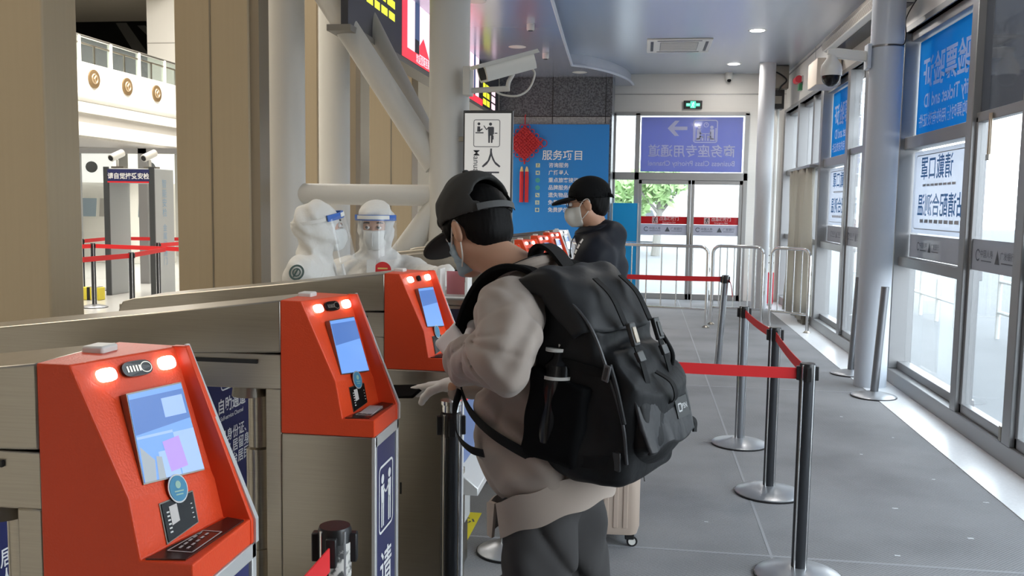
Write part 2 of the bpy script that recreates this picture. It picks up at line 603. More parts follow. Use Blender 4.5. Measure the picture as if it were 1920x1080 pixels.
        for _ in range(smooth):
            E = np.concatenate([Q[:, [0, 1]], Q[:, [1, 2]], Q[:, [2, 3]], Q[:, [3, 0]]])
            sm = np.zeros_like(V); c = np.zeros(len(V))
            for ax in range(3): sm[:, ax] = np.bincount(E[:, 0], V[E[:, 1], ax], len(V)) + np.bincount(E[:, 1], V[E[:, 0], ax], len(V))
            c = np.bincount(E[:, 0], minlength=len(V)) + np.bincount(E[:, 1], minlength=len(V))
            V = 0.45 * V + 0.55 * sm / np.maximum(c, 1)[:, None]
        me = bpy.data.meshes.new(name)
        me.vertices.add(len(V)); me.vertices.foreach_set('co', V.astype(np.float32).ravel())
        me.loops.add(4 * len(Q)); me.loops.foreach_set('vertex_index', Q.astype(np.int32).ravel())
        me.polygons.add(len(Q)); me.polygons.foreach_set('loop_start', np.arange(0, 4 * len(Q), 4, dtype=np.int32))
        me.polygons.foreach_set('use_smooth', np.ones(len(Q), bool))
        me.update(calc_edges=True); me.validate()
        me.materials.append(m)
        o = bpy.data.objects.new(name, me)
        return link(o, parent)

def rot_y(a):   # pitch down by a (x forward, z up)
    c, s_ = math.cos(a), math.sin(a); return np.array([[c, 0, s_], [0, 1, 0], [-s_, 0, c]])
def rot_z(a):
    c, s_ = math.cos(a), math.sin(a); return np.array([[c, -s_, 0], [s_, c, 0], [0, 0, 1]])
def rot_x(a):
    c, s_ = math.cos(a), math.sin(a); return np.array([[1, 0, 0], [0, c, -s_], [0, s_, c]])

def head_shape(F, g=0.0, ears=True, face=True):
    """human head in its own frame (x forward, y left, z up, eyes at z=0); g grows it"""
    F.ell((-.012, 0, .032), (.098 + g, .077 + g, .086 + g), .02)
    F.ell((.028, 0, -.030), (.060 + g, .060 + g, .080 + g), .03)
    for sd in (1, -1):
        F.cone((-.005, sd * .052, -.05), (.058, sd * .014, -.100), .020 + g, .018 + g, .03)
    F.ell((.070, 0, -.098), (.022 + g, .022 + g, .018 + g), .02)
    if face:
        F.cone((.088, 0, .004), (.108, 0, -.034), .008 + g, .012 + g, .014)
        for sd in (1, -1): F.ell((.100, sd * .012, -.038), (.010 + g, .008 + g, .007 + g), .008)
        F.cone((.080, -.03, .020), (.080, .03, .020), .012 + g, .012 + g, .016)
        if g == 0:
            for sd in (1, -1): F.ell((.094, sd * .031, .0), (.014, .017, .011), .010, 's')
            F.ell((.088, 0, -.064), (.012, .022, .005), .006); F.ell((.086, 0, -.074), (.012, .019, .006), .006)
            F.ell((.104, 0, -.0685), (.012, .022, .0012), .003, 's')
    if ears:
        for sd in (1, -1):
            F.ell((-.016, sd * .085, -.012), (.021 + g, .010 + g, .035 + g), .006, 'u', rot_y(.25) @ rot_z(sd * -.25))
            if g == 0:
                F.ell((-.008, sd * .096, -.008), (.011, .009, .021), .004, 's', rot_y(.25) @ rot_z(sd * -.25))

def hand_shape(F, W, d, n, t, sc=1.0, curls=(.4, .45, .5, .55), thumb=(.3, .4), g=0.0):
    """palm, four separate fingers and a thumb. W wrist, d towards fingers, n the way the palm faces, t thumb side"""
    W, d, n, t = [np.array(a, float) for a in (W, d, n, t)]
    d /= np.linalg.norm(d); n = n - d * (n @ d); n /= np.linalg.norm(n); t = t - d * (t @ d) - n * (t @ n); t /= np.linalg.norm(t)
    P = lambda x, y, z: W + (d * x + t * y + n * z) * sc
    for y in (-.026, -.009, .009, .026):
        F.cone(P(.012, y * .75, 0), P(.078, y, 0), (.0135 + g) * sc, (.0115 + g) * sc, .010)
    F.cone(P(-.02, -.008, 0), P(.02, -.008, 0), (.023 + g) * sc, (.018 + g) * sc, .012); F.cone(P(-.02, .008, 0), P(.02, .008, 0), (.023 + g) * sc, (.018 + g) * sc, .012)
    for i, (y, Ls) in enumerate(((.028, (.042, .026, .021)), (.0095, (.046, .029, .022)), (-.0095, (.043, .027, .021)), (-.027, (.034, .021, .019)))):
        p = P(.082, y, 0); a = curls[i] * .9; dirv = d
        for k, L in enumerate(Ls):
            ang = a * (1, 2.0, 2.7)[k]
            dirv = d * math.cos(ang) + n * math.sin(ang)
            q = p + dirv * L * sc
            F.cone(p, q, (.0092 - .0008 * k + g) * sc, (.0086 - .0008 * k + g) * sc, .0025)
            p = q
    p = P(.022, .026, .004); dv = d * .62 + t * .72 + n * .3
    for k, L in enumerate((.040, .030, .024)):
        a = thumb[0] * k
        dd = dv * math.cos(a) + (d * .75 + n * .65 - t * .25) * math.sin(a) * (1 + thumb[1])
        dd /= np.linalg.norm(dd)
        q = p + dd * L * sc
        F.cone(p, q, (.0125 - .0013 * k + g) * sc, (.0110 - .0012 * k + g) * sc, .006)
        p = q
# ---------------------------------------------------------------- shell: floor, ceiling, walls
def carpet_material():
    m = mat('grey_ribbed_carpet', (0.16, 0.165, 0.178), 0.93)
    nt = m.node_tree; b = nt.nodes['Principled BSDF']
    tcn = nt.nodes.new('ShaderNodeTexCoord')
    n1 = nt.nodes.new('ShaderNodeTexNoise'); n1.inputs['Scale'].default_value = 1.1; n1.inputs['Detail'].default_value = 6
    n2 = nt.nodes.new('ShaderNodeTexNoise'); n2.inputs['Scale'].default_value = 160; n2.inputs['Detail'].default_value = 2
    wv = nt.nodes.new('ShaderNodeTexWave'); wv.inputs['Scale'].default_value = 34; wv.bands_direction = 'DIAGONAL'
    mp = nt.nodes.new('ShaderNodeMapping'); mp.inputs['Scale'].default_value = (1, -1, 1)
    nt.links.new(tcn.outputs['Object'], n1.inputs['Vector']); nt.links.new(tcn.outputs['Object'], n2.inputs['Vector'])
    nt.links.new(tcn.outputs['Object'], mp.inputs[0]); nt.links.new(mp.outputs[0], wv.inputs['Vector'])
    add = nt.nodes.new('ShaderNodeMath'); add.operation = 'MULTIPLY_ADD'; add.inputs[1].default_value = 0.5
    nt.links.new(n2.outputs[0], add.inputs[0]); nt.links.new(n1.outputs[0], add.inputs[2])
    add2 = nt.nodes.new('ShaderNodeMath'); add2.operation = 'MULTIPLY_ADD'; add2.inputs[1].default_value = 0.28
    nt.links.new(wv.outputs['Fac'], add2.inputs[0]); nt.links.new(add.outputs[0], add2.inputs[2])
    r = nt.nodes.new('ShaderNodeValToRGB')
    r.color_ramp.elements[0].position = 0.55; r.color_ramp.elements[0].color = (0.112, 0.113, 0.119, 1)
    r.color_ramp.elements[1].position = 1.15; r.color_ramp.elements[1].color = (0.235, 0.236, 0.245, 1)
    nt.links.new(add2.outputs[0], r.inputs[0]); nt.links.new(r.outputs[0], b.inputs['Base Color'])
    bu = nt.nodes.new('ShaderNodeBump'); bu.inputs['Strength'].default_value = 0.5; bu.inputs['Distance'].default_value = 0.004
    nt.links.new(add2.outputs[0], bu.inputs['Height']); nt.links.new(bu.outputs[0], b.inputs['Normal'])
    return m
M_CARPET = carpet_material()
M_TERR = mat('pale_terrazzo', (0.72, 0.73, 0.75), 0.28, 0, noise=(60, 0.12, (1, 1, 1)))
M_HALLF = mat('hall_floor_tile', (0.60, 0.60, 0.58), 0.18, 0, noise=(2, 0.04, (1, 1, 1)))
M_SEAM = mat('carpet_seam', (0.27, 0.275, 0.29), 0.9)
M_CEIL = mat('blue_grey_ceiling_panel', (0.58, 0.63, 0.72), 0.27, 0.45, noise=(1.2, 0.06, (4, .15, 1)))
M_SOFF = mat('soffit_panel', (0.54, 0.58, 0.70), 0.2, 0.55)
M_LIP = mat('soffit_lip', (0.58, 0.61, 0.68), 0.4, 0.2)

fl = box('floor', (-1.0, -6, -0.06), (2.0, 16.0, 0.0), M_CARPET); struct(fl, 'grey ribbed carpet floor of the entrance corridor', 'floor')
for nm, lo, hi in (('seam', (-1.0, 8.20, 0), (2.0, 8.222, 0.0012)), ('seam', (-1.0, 12.1, 0), (2.0, 12.13, 0.0012)), ('seam', (-1.0, 4.18, 0), (2.0, 4.20, 0.0012)),
                   ('seam', (0.62, -2, 0), (0.634, 16.0, 0.001))):
    box(nm, lo, hi, M_SEAM, fl)
M_FLECK = mat('white_paper_fleck', (0.55, 0.56, 0.58), 0.9)
fk = MB()
for x, y, w, d in ((1.37, 5.0, .03, .012), (1.62, 4.6, .028, .012), (1.75, 5.6, .02, .01), (1.45, 6.1, .018, .01), (1.83, 4.2, .03, .01), (1.2, 4.3, .025, .01), (1.78, 6.6, .014, .012), (1.55, 7.2, .02, .012), (0.35, 4.6, .02, .008), (1.9, 5.2, .03, .01)):
    fk.box((x, y, 0), (x + w, y + d, .0015))
fk.build('scuff', M_FLECK, fl, smooth=False)
st = box('trim_1', (2.0, -6, -0.06), (2.62, 16.0, 0.004), M_TERR); struct(st, 'pale polished stone strip along the foot of the glass wall', 'floor strip')
hf = MB().box((-30, -8, -0.06), (-1.0, 40, 0)).build('floor_hall', M_HALLF, smooth=False); struct(hf, 'pale polished floor of the station hall on the left', 'floor')
ce = box('ceiling', (-2.4, -6, 3.865), (2.62, 16.2, 3.95), M_CEIL); struct(ce, 'blue grey glossy metal ceiling over the corridor', 'ceiling')
out = [(-2.4, -6), (-.47, -6), (-1.06, 11.5), (-1.128, 13.75)]
arc = [(p.x, p.y) for p in curve_pts([(-1.128, 13.76, 0), (-.86, 14.02, 0), (-.56, 14.55, 0), (-.33, 15.3, 0), (-.24, 16.0, 0)], 6)]
o1 = out[:-1] + arc + [(-2.4, 16.0)]
sf = MB().prism([(x, y, 3.67) for x, y in o1], (0, 0, 0.045)).build('ceiling_soffit', M_SOFF, smooth=False); struct(sf, 'lower glossy ceiling soffit with a curved far end on the left', 'ceiling')
o2 = [(-2.4, -6), (-.53, -6), (-1.12, 11.5), (-1.19, 13.80)] + [(x - .035, y + .06) for x, y in arc[1:]] + [(-2.4, 16.0)]
MB().prism([(x, y, 3.715) for x, y in o2], (0, 0, 0.15)).build('upper_step', M_LIP, sf, smooth=False)
edge = [(-.47, -6, 3.69), (-1.06, 11.5, 3.69)] + [(x, y, 3.69) for x, y in arc]
MB().tube(edge, 0.024, 8).build('edge_moulding', M_LIP, sf)

# far wall: white panels above the door, frame around it
wf = box('wall_far', (-0.56, 16.0, 3.20), (2.62, 16.2, 3.95), M_WALLW); struct(wf, 'white panelled wall above the far exit door', 'wall')
MB().box((1.72, 16.0, 0), (2.62, 16.2, 3.2)).build('pier', M_WALLW, wf, smooth=False)
MB().box((-.56, 15.985, 3.52), (2.62, 16.0, 3.527)).build('panel_joint', M_FRAME, wf, smooth=False)
M_GRAN = mat('dark_granite', (0.075, 0.082, 0.092), 0.3, 0)
def speckle(m, c0, c1, sc):
    nt = m.node_tree; b = nt.nodes['Principled BSDF']
    t = nt.nodes.new('ShaderNodeTexCoord'); n = nt.nodes.new('ShaderNodeTexNoise'); n.inputs['Scale'].default_value = sc; n.inputs['Detail'].default_value = 5
    r = nt.nodes.new('ShaderNodeValToRGB'); r.color_ramp.elements[0].position = .38; r.color_ramp.elements[1].position = .62
    r.color_ramp.elements[0].color = (*c0, 1); r.color_ramp.elements[1].color = (*c1, 1)
    nt.links.new(t.outputs['Object'], n.inputs['Vector']); nt.links.new(n.outputs[0], r.inputs[0]); nt.links.new(r.outputs[0], b.inputs['Base Color'])
speckle(M_GRAN, (0.045, 0.05, 0.058), (0.15, 0.16, 0.175), 38)
M_GRANL = mat('light_granite', (0.3, 0.3, 0.3), 0.35); speckle(M_GRANL, (0.22, 0.22, 0.225), (0.34, 0.34, 0.335), 45)
wg = box('wall_granite', (-2.4, 14.9, 0), (-0.58, 15.1, 3.04), M_GRANL); struct(wg, 'granite clad wall carrying the blue service board', 'wall')
MB().box((-2.4, 14.9, 3.04), (-0.58, 15.1, 3.67)).build('dark_course', M_GRAN, wg, smooth=False)
MB().box((-2.4, 14.893, 3.032), (-0.58, 14.9, 3.044)).box((-1.52, 14.893, 2.93), (-1.508, 14.9, 3.67)).box((-.66, 14.893, 2.93), (-.648, 14.9, 3.67)).build('joint', M_BLACK, wg, smooth=False)
MB().box((-0.58, 14.88, 0), (-0.55, 16.0, 3.67)).build('end_return', M_GRAN, wg, smooth=False)

# back wall behind the camera and corridor rear part
wb = box('wall_back', (-2.4, -6.2, 0), (2.62, -6.0, 3.95), M_WALLW); struct(wb, 'white wall closing the corridor behind the viewer', 'wall')

# ---------------------------------------------------------------- exit door unit in the far wall
M_FRD = mat('door_frame_grey', (0.36, 0.355, 0.345), 0.4, 0.35)
fr = MB()
for lo, hi in (((-.56, 15.95, 0), (-.51, 16.05, 3.2)), ((-.18, 15.95, 0), (-.10, 16.05, 3.2)), ((1.66, 15.95, 0), (1.73, 16.05, 3.2)), ((-.56, 15.95, 3.16), (1.73, 16.05, 3.22)),
               ((-.56, 15.95, 2.06), (1.73, 16.05, 2.19)), ((-.51, 15.95, 0), (-.18, 16.05, .1))):
    fr.box(lo, hi)
ef = fr.build('trim_2', M_FRD, bevel=.004); struct(ef, 'grey metal frame around the far exit door and its side window', 'door frame')
w1 = thing('window_1', 'narrow side window left of the far exit door', 'window', (-.345, 16.0, .1), kind='structure')
box('pane', (-.51, 15.995, 2.19), (-.18, 16.005, 3.16), G_CLEAR, w1, world=True); box('pane', (-.51, 15.995, .1), (-.18, 16.005, 2.06), G_CLEAR, w1, world=True)

M_BANN = film('periwinkle_banner_film', (0.27, 0.30, 0.58), 0.5, gloss=0.06)
M_BANW = film('banner_white_print', (0.72, 0.72, 0.78), 0.5, gloss=0.03)
w2 = thing('window_2', 'transom window over the exit door with a mirrored violet channel banner', 'window', (.78, 16.0, 2.19), kind='structure')
box('pane', (-.10, 16.006, 2.19), (1.66, 16.014, 3.16), G_CLEAR, w2, world=True)
box('banner_film', (-.08, 15.99, 2.205), (1.63, 15.996, 3.135), M_BANN, w2, world=True)
gp = Pane((0, 15.988, 0), (1, 0, 0), (0, 0, 1))
# icon: two seated figures at a table under a clock
gp.rrect(.80, 2.70, 1.21, 3.09, .045, .016)
gp.ring(1.015, 3.005, .042, .010).line([(1.015, 3.005), (1.015, 3.03)], .008).line([(1.015, 3.005), (1.035, 3.005)], .008)
for sgn in (-1, 1):
    cx = 1.005
    q = lambda x, y: (cx + sgn * x, y)
    gp.disc(cx + sgn * .105, 2.965, .028)
    gp.poly([q(.165, 2.95), q(.185, 2.95), q(.185, 2.735), q(.165, 2.735)])
    gp.poly([q(.075, 2.93), q(.145, 2.93), q(.145, 2.76), q(.075, 2.76)])
    gp.poly([q(.045, 2.86), q(.10, 2.88), q(.10, 2.86), q(.05, 2.84)])
    gp.poly([q(.03, 2.82), q(.10, 2.82), q(.10, 2.79), q(.03, 2.79)])
    gp.poly([q(.03, 2.80), q(.06, 2.80), q(.06, 2.735), q(.03, 2.735)])
    gp.poly([q(.08, 2.775), q(.155, 2.775), q(.155, 2.735), q(.08, 2.735)])
gp.rect(.945, 2.85, 1.065, 2.862).rect(.997, 2.735, 1.013, 2.85)
# arrow to the left
gp.poly([(.365, 2.945), (.49, 3.075), (.565, 3.075), (.48, 2.975), (.70, 2.975), (.70, 2.915), (.48, 2.915), (.565, 2.815), (.49, 2.815)])
gp.build('pictogram', M_BANW, w2, world=True)
text('商务座专用通道', .225, (.78, 15.988, 2.545), (-1, 0, 0), (0, 0, 1), M_BANW, w2, bold=.012, world=True, width=1.46)
text('Business Class Priority Channel', .125, (.78, 15.988, 2.345), (-1, 0, 0), (0, 0, 1), M_BANW, w2, bold=.008, world=True, width=1.46)

M_REDF = film('red_door_film', (0.50, 0.028, 0.035), 0.45)
M_GREYF = film('grey_sponsor_film', (0.50, 0.50, 0.56), 0.45)
M_PRW = film('white_door_print', (0.95, 0.93, 0.93), 0.6)
M_PRD = mat('dark_print', (0.08, 0.085, 0.10), 0.5)
def exit_leaf(x0, x1, label, n):
    d = thing('door_%d' % n, label, 'door', ((x0 + x1) / 2, 16.0, 0), kind='structure')
    f = MB()
    f.box((x0, 15.96, 0), (x0 + .055, 16.03, 2.06)).box((x1 - .055, 15.96, 0), (x1, 16.03, 2.06)).box((x0, 15.96, 0), (x1, 16.03, .10)).box((x0, 15.96, 1.99), (x1, 16.03, 2.06))
    f.build('leaf_frame', M_FRD, d, bevel=.004, world=True)
    a, b = x0 + .055, x1 - .055
    box('pane', (a, 15.992, .10), (b, 16.0, 1.99), G_CLEAR, d, world=True)
    box('red_strip', (a, 15.984, 1.305), (b, 15.989, 1.435), M_REDF, d, world=True)
    box('sponsor_strip', (a, 15.984, 1.115), (b, 15.989, 1.300), M_GREYF, d, world=True)
    c = (a + b) / 2
    g = Pane((c, 15.981, 0), (1, 0, 0), (0, 0, 1))
    g.rect(-.20, 1.315, -.10, 1.425)
    g.build('exit_symbol', M_PRW, d, world=True)
    g = Pane((c, 15.978, 0), (1, 0, 0), (0, 0, 1))
    g.disc(-.145, 1.41, .010).line([(-.15, 1.40), (-.158, 1.365)], .016).line([(-.158, 1.365), (-.135, 1.345), (-.14, 1.32)], .011).line([(-.158, 1.365), (-.175, 1.325)], .011).line([(-.15, 1.395), (-.125, 1.375)], .009).line([(-.15, 1.395), (-.178, 1.38)], .009)
    g.build('running_figure', M_PRD, d, world=True)
    text('应急疏散门', .066, (c + .09, 15.981, 1.392), (1, 0, 0), (0, 0, 1), M_PRW, d, bold=.03, world=True)
    text('Emergency Exit', .036, (c + .09, 15.981, 1.335), (1, 0, 0), (0, 0, 1), M_PRW, d, bold=.015, world=True)
    g = Pane((c, 15.981, 1.215), (1, 0, 0), (0, 0, 1))
    g.ring(-.30, 0, .040, .012, a0=.5, a1=5.6).poly([(.02, -.04), (.065, .045), (.11, -.04)])
    g.text('中国人寿', .05, -.15, .008).text('广发银行', .05, .22, .008)
    g.rect(-.24, -.033, -.05, -.026).rect(.13, -.033, .31, -.026)
    g.build('sponsor_print', M_PRD, d, world=True)
    # lever handle on the meeting stile
    return d
d1 = exit_leaf(-.10, .795, 'left glass leaf of the far emergency exit door', 1)
d2 = exit_leaf(.80, 1.66, 'right glass leaf of the far emergency exit door', 2)
MB().box((.77, 15.93, .95), (.79, 15.96, 1.15)).build('handle', M_STEEL, d1, bevel=.004, world=True)
MB().box((.81, 15.93, .95), (.83, 15.96, 1.15)).build('handle', M_STEEL, d2, bevel=.004, world=True)

# ---------------------------------------------------------------- right glass wall
wr = box('wall_right', (2.32, -6, 3.20), (2.62, 16.0, 3.865), M_WALLW); struct(wr, 'pale panelled beam along the top of the glass wall', 'wall')
MB().box((2.305, -6, 3.20), (2.62, 16.0, 3.25)).build('lower_flange', M_FRAME, wr, smooth=False)
j = MB()
for y in (4.0, 6.6, 9.2, 11.6, 13.4): j.box((2.316, y, 3.25), (2.32, y + .008, 3.865))
j.box((2.305, -6, 3.80), (2.32, 16.0, 3.812))
j.build('panel_joint', M_FRAME, wr, smooth=False)
bs = box('baseboard_right', (2.30, -6, 0.004), (2.52, 16.0, 0.13), M_FRAME, bevel=.006); struct(bs, 'grey metal sill at the foot of the glass wall', 'sill')
mu = MB()
for y0, y1, x0, x1 in ((8.80, 8.93, 2.30, 2.50), (12.60, 12.74, 2.30, 2.50), (13.42, 13.54, 2.34, 2.50), (14.45, 14.60, 2.30, 2.50), (15.85, 16.0, 2.30, 2.50), (3.90, 4.03, 2.30, 2.50),
                       (11.0, 11.13, 2.30, 2.44), (6.96, 7.08, 2.30, 2.42), (5.95, 6.08, 2.30, 2.42), (4.95, 5.05, 2.30, 2.42), (10.12, 10.27, 2.30, 2.42),
                       (2.0, 2.12, 2.30, 2.5), (0.0, .12, 2.30, 2.5)):
    mu.box((x0, y0, .13), (x1, y1, 3.20))
mu = mu.build('trim_3', M_FRAME, bevel=.006); struct(mu, 'grey aluminium mullions of the right glass wall', 'mullions')
M_BLUEF = film('blue_sign_film', (0.022, 0.30, 0.58), 0.55, gloss=0.04)
M_SIGNW = film('white_sign_print', (0.92, 0.93, 0.95), 0.6)
M_POSTF = film('white_poster_film', (0.66, 0.69, 0.75), 0.55, see=0.12)
M_BLUEP = film('blue_poster_print', (0.12, 0.25, 0.46), 0.35)
M_GREYP = mat('grey_poster_print', (0.40, 0.42, 0.46), 0.6)
M_BAND = film('grey_band_film', (0.42, 0.42, 0.44), 0.38)
M_TRANS = film('dark_transom_film', (0.075, 0.085, 0.105), 0.3, see=0.06, gloss=0.22)
def sponsor(parent, x, yc, z, w):
    g = Pane((x, yc, z), (0, -1, 0), (0, 0, 1)); k = w / 1.0
    g.ring(-.30 * k, 0, .045 * k, .012 * k, a0=.5, a1=5.6).poly([(.03 * k, -.05 * k), (.075 * k, .05 * k), (.12 * k, -.05 * k)])
    g.poly([(.065 * k, -.02 * k), (.075 * k, .0), (.085 * k, -.02 * k)])
    g.text('中国人寿', .062 * k, -.13 * k, .01 * k).text('广发银行', .062 * k, .25 * k, .01 * k)
    g.rect(-.23 * k, -.042 * k, -.03 * k, -.034 * k).rect(.15 * k, -.042 * k, .36 * k, -.034 * k)
    g.build('sponsor_print', M_PRD, parent, world=True)
def fixed_bay(n, y0, y1, label):
    w = thing('window_%d' % n, label, 'window', (2.44, (y0 + y1) / 2, .13), kind='structure')
    f = MB().box((2.34, y0, 2.15), (2.48, y1, 2.26)).box((2.34, y0, 1.09), (2.48, y1, 1.175)).box((2.36, y0, 3.12), (2.48, y1, 3.2)).box((2.38, y0, .13), (2.48, y1, .20))
    f.build('cross_rails', M_FRAME, w, bevel=.005, world=True)
    box('pane', (2.440, y0, 2.26), (2.446, y1, 3.12), G_CLEAR, w, world=True)
    box('pane', (2.440, y0, 1.175), (2.446, y1, 2.15), G_CLEAR, w, world=True)
    box('pane', (2.440, y0, .20), (2.446, y1, 1.09), G_CLEAR, w, world=True)
    box('blue_sign', (2.428, y0 + .01, 2.275), (2.434, y1 - .03, 3.105), M_BLUEF, w, world=True)
    yr = y1 - .28
    x = 2.424
    text('实名制验票验证', .30, (x, yr + .12, 2.78), (0, 1, 0), (0, 0, 1), M_SIGNW, w, bold=.022, align='RIGHT', world=True)
    text('Verify Ticket and ID', .165, (x, yr + .05, 2.555), (0, 1, 0), (0, 0, 1), M_SIGNW, w, bold=.018, align='RIGHT', world=True)
    text('请准备好购票时使用的有效证件', .125, (x, yr + .17, 2.385), (0, 1, 0), (0, 0, 1), M_SIGNW, w, bold=.014, align='RIGHT', world=True)
    box('white_poster', (2.428, y0 + .01, 1.40), (2.434, y1 - .04, 2.125), M_POSTF, w, world=True)
    g = Pane((x, (y0 + y1) / 2, 0), (0, 1, 0), (0, 0, 1)); hw = (y1 - y0) / 2
    g.rrect(-hw + .06, 1.435, hw - .10, 2.09, .05, .008)
    [g.rect(hw - .42 - k * .11, 1.812, hw - .33 - k * .11, 1.832) for k in range(8)]
    for k in range(9): g.rect(hw - .40 - k * .13, 1.495, hw - .30 - k * .13, 1.525)
    g.build('poster_rules', M_GREYP, w, world=True)
    text('请戴口罩', .215, (x, yr + .03, 1.955), (0, 1, 0), (0, 0, 1), M_BLUEP, w, bold=.01, align='RIGHT', world=True)
    text('进站请配合测温', .205, (x, yr + .07, 1.635), (0, 1, 0), (0, 0, 1), M_BLUEP, w, bold=.014, align='RIGHT', world=True)
    box('sponsor_band', (2.428, y0 + .01, 1.18), (2.434, y1 - .02, 1.385), M_BAND, w, world=True)
    sponsor(w, x, y1 - .55, 1.285, .85)
    return w
fixed_bay(3, 7.08, 8.80, 'fixed window bay with blue sign nearest the viewer on the right')
fixed_bay(4, 11.13, 12.60, 'fixed window bay with blue sign beyond the round column')
def leaf(n, y0, y1, label, handle=None):
    d = thing('door_%d' % n, label, 'door', (2.36, (y0 + y1) / 2, .13), kind='structure')
    f = MB().box((2.33, y0, .13), (2.39, y0 + .04, 2.27)).box((2.33, y1 - .04, .13), (2.39, y1, 2.27)).box((2.33, y0, .13), (2.39, y1, .20)).box((2.33, y0, 2.23), (2.39, y1, 2.30))
    f.build('leaf_frame', M_FRAME, d, bevel=.005, world=True)
    box('pane', (2.356, y0 + .04, .2), (2.362, y1 - .04, 2.23), G_DOOR, d, world=True)
    box('sponsor_band', (2.346, y0 + .04, 1.185), (2.351, y1 - .04, 1.405), M_BAND, d, world=True)
    sponsor(d, 2.343, (y0 + y1) / 2, 1.295, .95)
    box('transom_pane', (2.356, y0, 2.30), (2.362, y1, 3.20), M_TRANS if n < 6 else G_DOOR, d, world=True)
    MB().box((2.30, y0 + .01, .135), (2.33, y0 + .05, .23)).build('floor_latch', M_STEELD, d, bevel=.004, world=True)
    return d
ln = leaf(3, 6.08, 6.96, 'sliding glass leaf beside the near blue signed window')
MB().tube([(2.32, 6.66, 2.27), (2.32, 6.66, 1.97)], .010, 8).tube([(2.32, 6.63, 2.27), (2.32, 6.63, 1.97)], .006, 8).box((2.31, 6.62, 1.95), (2.33, 6.68, 1.99)).build('hanging_rod', M_STEEL, ln, world=True)
leaf(4, 5.05, 5.95, 'sliding glass leaf nearest the viewer at the right edge')
leaf(5, 4.03, 4.95, 'glass leaf just outside the right edge of the view')
leaf(6, 8.93, 10.12, 'glass leaf right behind the round column')
leaf(7, 10.27, 11.0, 'glass leaf between the round column and the farther blue sign')
for n, y0, y1 in ((5, 12.74, 13.42), (6, 13.54, 14.45), (7, 14.60, 15.85)):
    w = thing('window_%d' % n, 'bright far window bay number %s from the curtain' % ('one', 'two', 'three')[n - 5], 'window', (2.44, (y0 + y1) / 2, .13), kind='structure')
    w['label'] = ('far window bay directly behind the curtain', 'far window bay just past the curtain', 'farthest window bay by the exit door corner')[n - 5]
    MB().box((2.36, y0, 2.15), (2.48, y1, 2.24)).box((2.36, y0, 1.10), (2.48, y1, 1.18)).box((2.38, y0, 3.14), (2.48, y1, 3.2)).build('cross_rails', M_FRAME, w, bevel=.005, world=True)
    for z0, z1 in ((2.24, 3.14), (1.18, 2.15), (.13, 1.10)): box('pane', (2.44, y0, z0), (2.446, y1, z1), G_CLEAR, w, world=True)
box('rear_light_block', (2.32, -6, .13), (2.6, 0.0, 3.2), M_WALLW, wr)  # unseen wall added to stop daylight coming from behind the camera
for n, y0, y1 in ((8, 2.12, 3.9), (9, .12, 2.0)):
    w = thing('window_%d' % n, ('glass bay of the right wall just outside the view', 'glass bay of the right wall beside the viewer', 'glass bay of the right wall behind the viewer')[n - 8], 'window', (2.44, (y0 + y1) / 2, .13), kind='structure')
    box('pane', (2.44, y0, .13), (2.446, y1, 3.2), G_CLEAR, w, world=True)

# round columns standing inside the glass wall
def round_col(name, x, y, r, label, m):
    o = MB().lathe([(r * 1.0, 0.0), (r, 3.865)], (x, y, 0), 40).build(name, m)
    return struct(o, label, 'column')
rc = round_col('column', 2.085, 8.55, .140, 'round blue grey column in front of the glass wall', M_PIPEB)
MB().lathe([(.1425, 3.02), (.1435, 3.03), (.1425, 3.04)], (2.085, 8.55, 0), 40).build('joint_ring', M_FRAME, rc)
MB().tube(curve_pts([(2.0, 8.44, 3.035), (2.10, 8.405, 3.03), (2.20, 8.46, 3.04), (2.23, 8.52, 3.14), (2.235, 8.53, 3.3), (2.30, 8.2, 3.5)], 8), .005, 6).build('cable', M_BLACK, rc)
round_col('column', 1.865, 14.9, .125, 'round white column left of the far curtain', mat('white_column_paint', (0.62, 0.63, 0.66), 0.4))

# ---------------------------------------------------------------- white steel frame on the left
pc = MB().lathe([(.166, 0), (.166, 9)], (-1.61, 7.42, 0), 40).build('column', M_PIPE); struct(pc, 'thick white steel pipe column left of the manual channel sign', 'column')
pa = MB().lathe([(.160, 0), (.160, 9)], (-3.02, 7.42, 0), 40).build('column', M_PIPE); struct(pa, 'white steel pipe column behind the worker on the left', 'column')
pb = MB().lathe([(.165, 0), (.165, 9)], (-3.32, 9.5, 0), 40).build('column', M_PIPE); struct(pb, 'white steel pipe column seen between the other two', 'column')
hb = MB().tube([(-3.02, 7.42, 1.665), (-1.61, 7.42, 1.665)], .088, 28).build('beam', M_PIPE); struct(hb, 'horizontal white pipe brace above the two masked workers', 'beam')
db = MB().tube([(-3.03, 7.42, 3.85), (-1.72, 7.42, 1.91)], .100, 28).build('beam', M_PIPE); struct(db, 'diagonal white pipe brace running down to the thick column', 'beam')
db3 = MB().tube([(-2.72, 7.95, 3.70), (-1.86, 7.95, 2.07)], .085, 28).build('beam', mat('darker_grey_paint', (0.42, 0.40, 0.37), 0.5)); struct(db3, 'second diagonal grey brace just behind the white one', 'beam')  # second brace is coloured a darker grey than the white pipes
lb = MB().tube([(-2.24, 7.42, .85), (-1.68, 7.42, 1.60)], .105, 28).build('beam', M_PIPE); struct(lb, 'lower diagonal pipe brace beside the workers', 'beam')

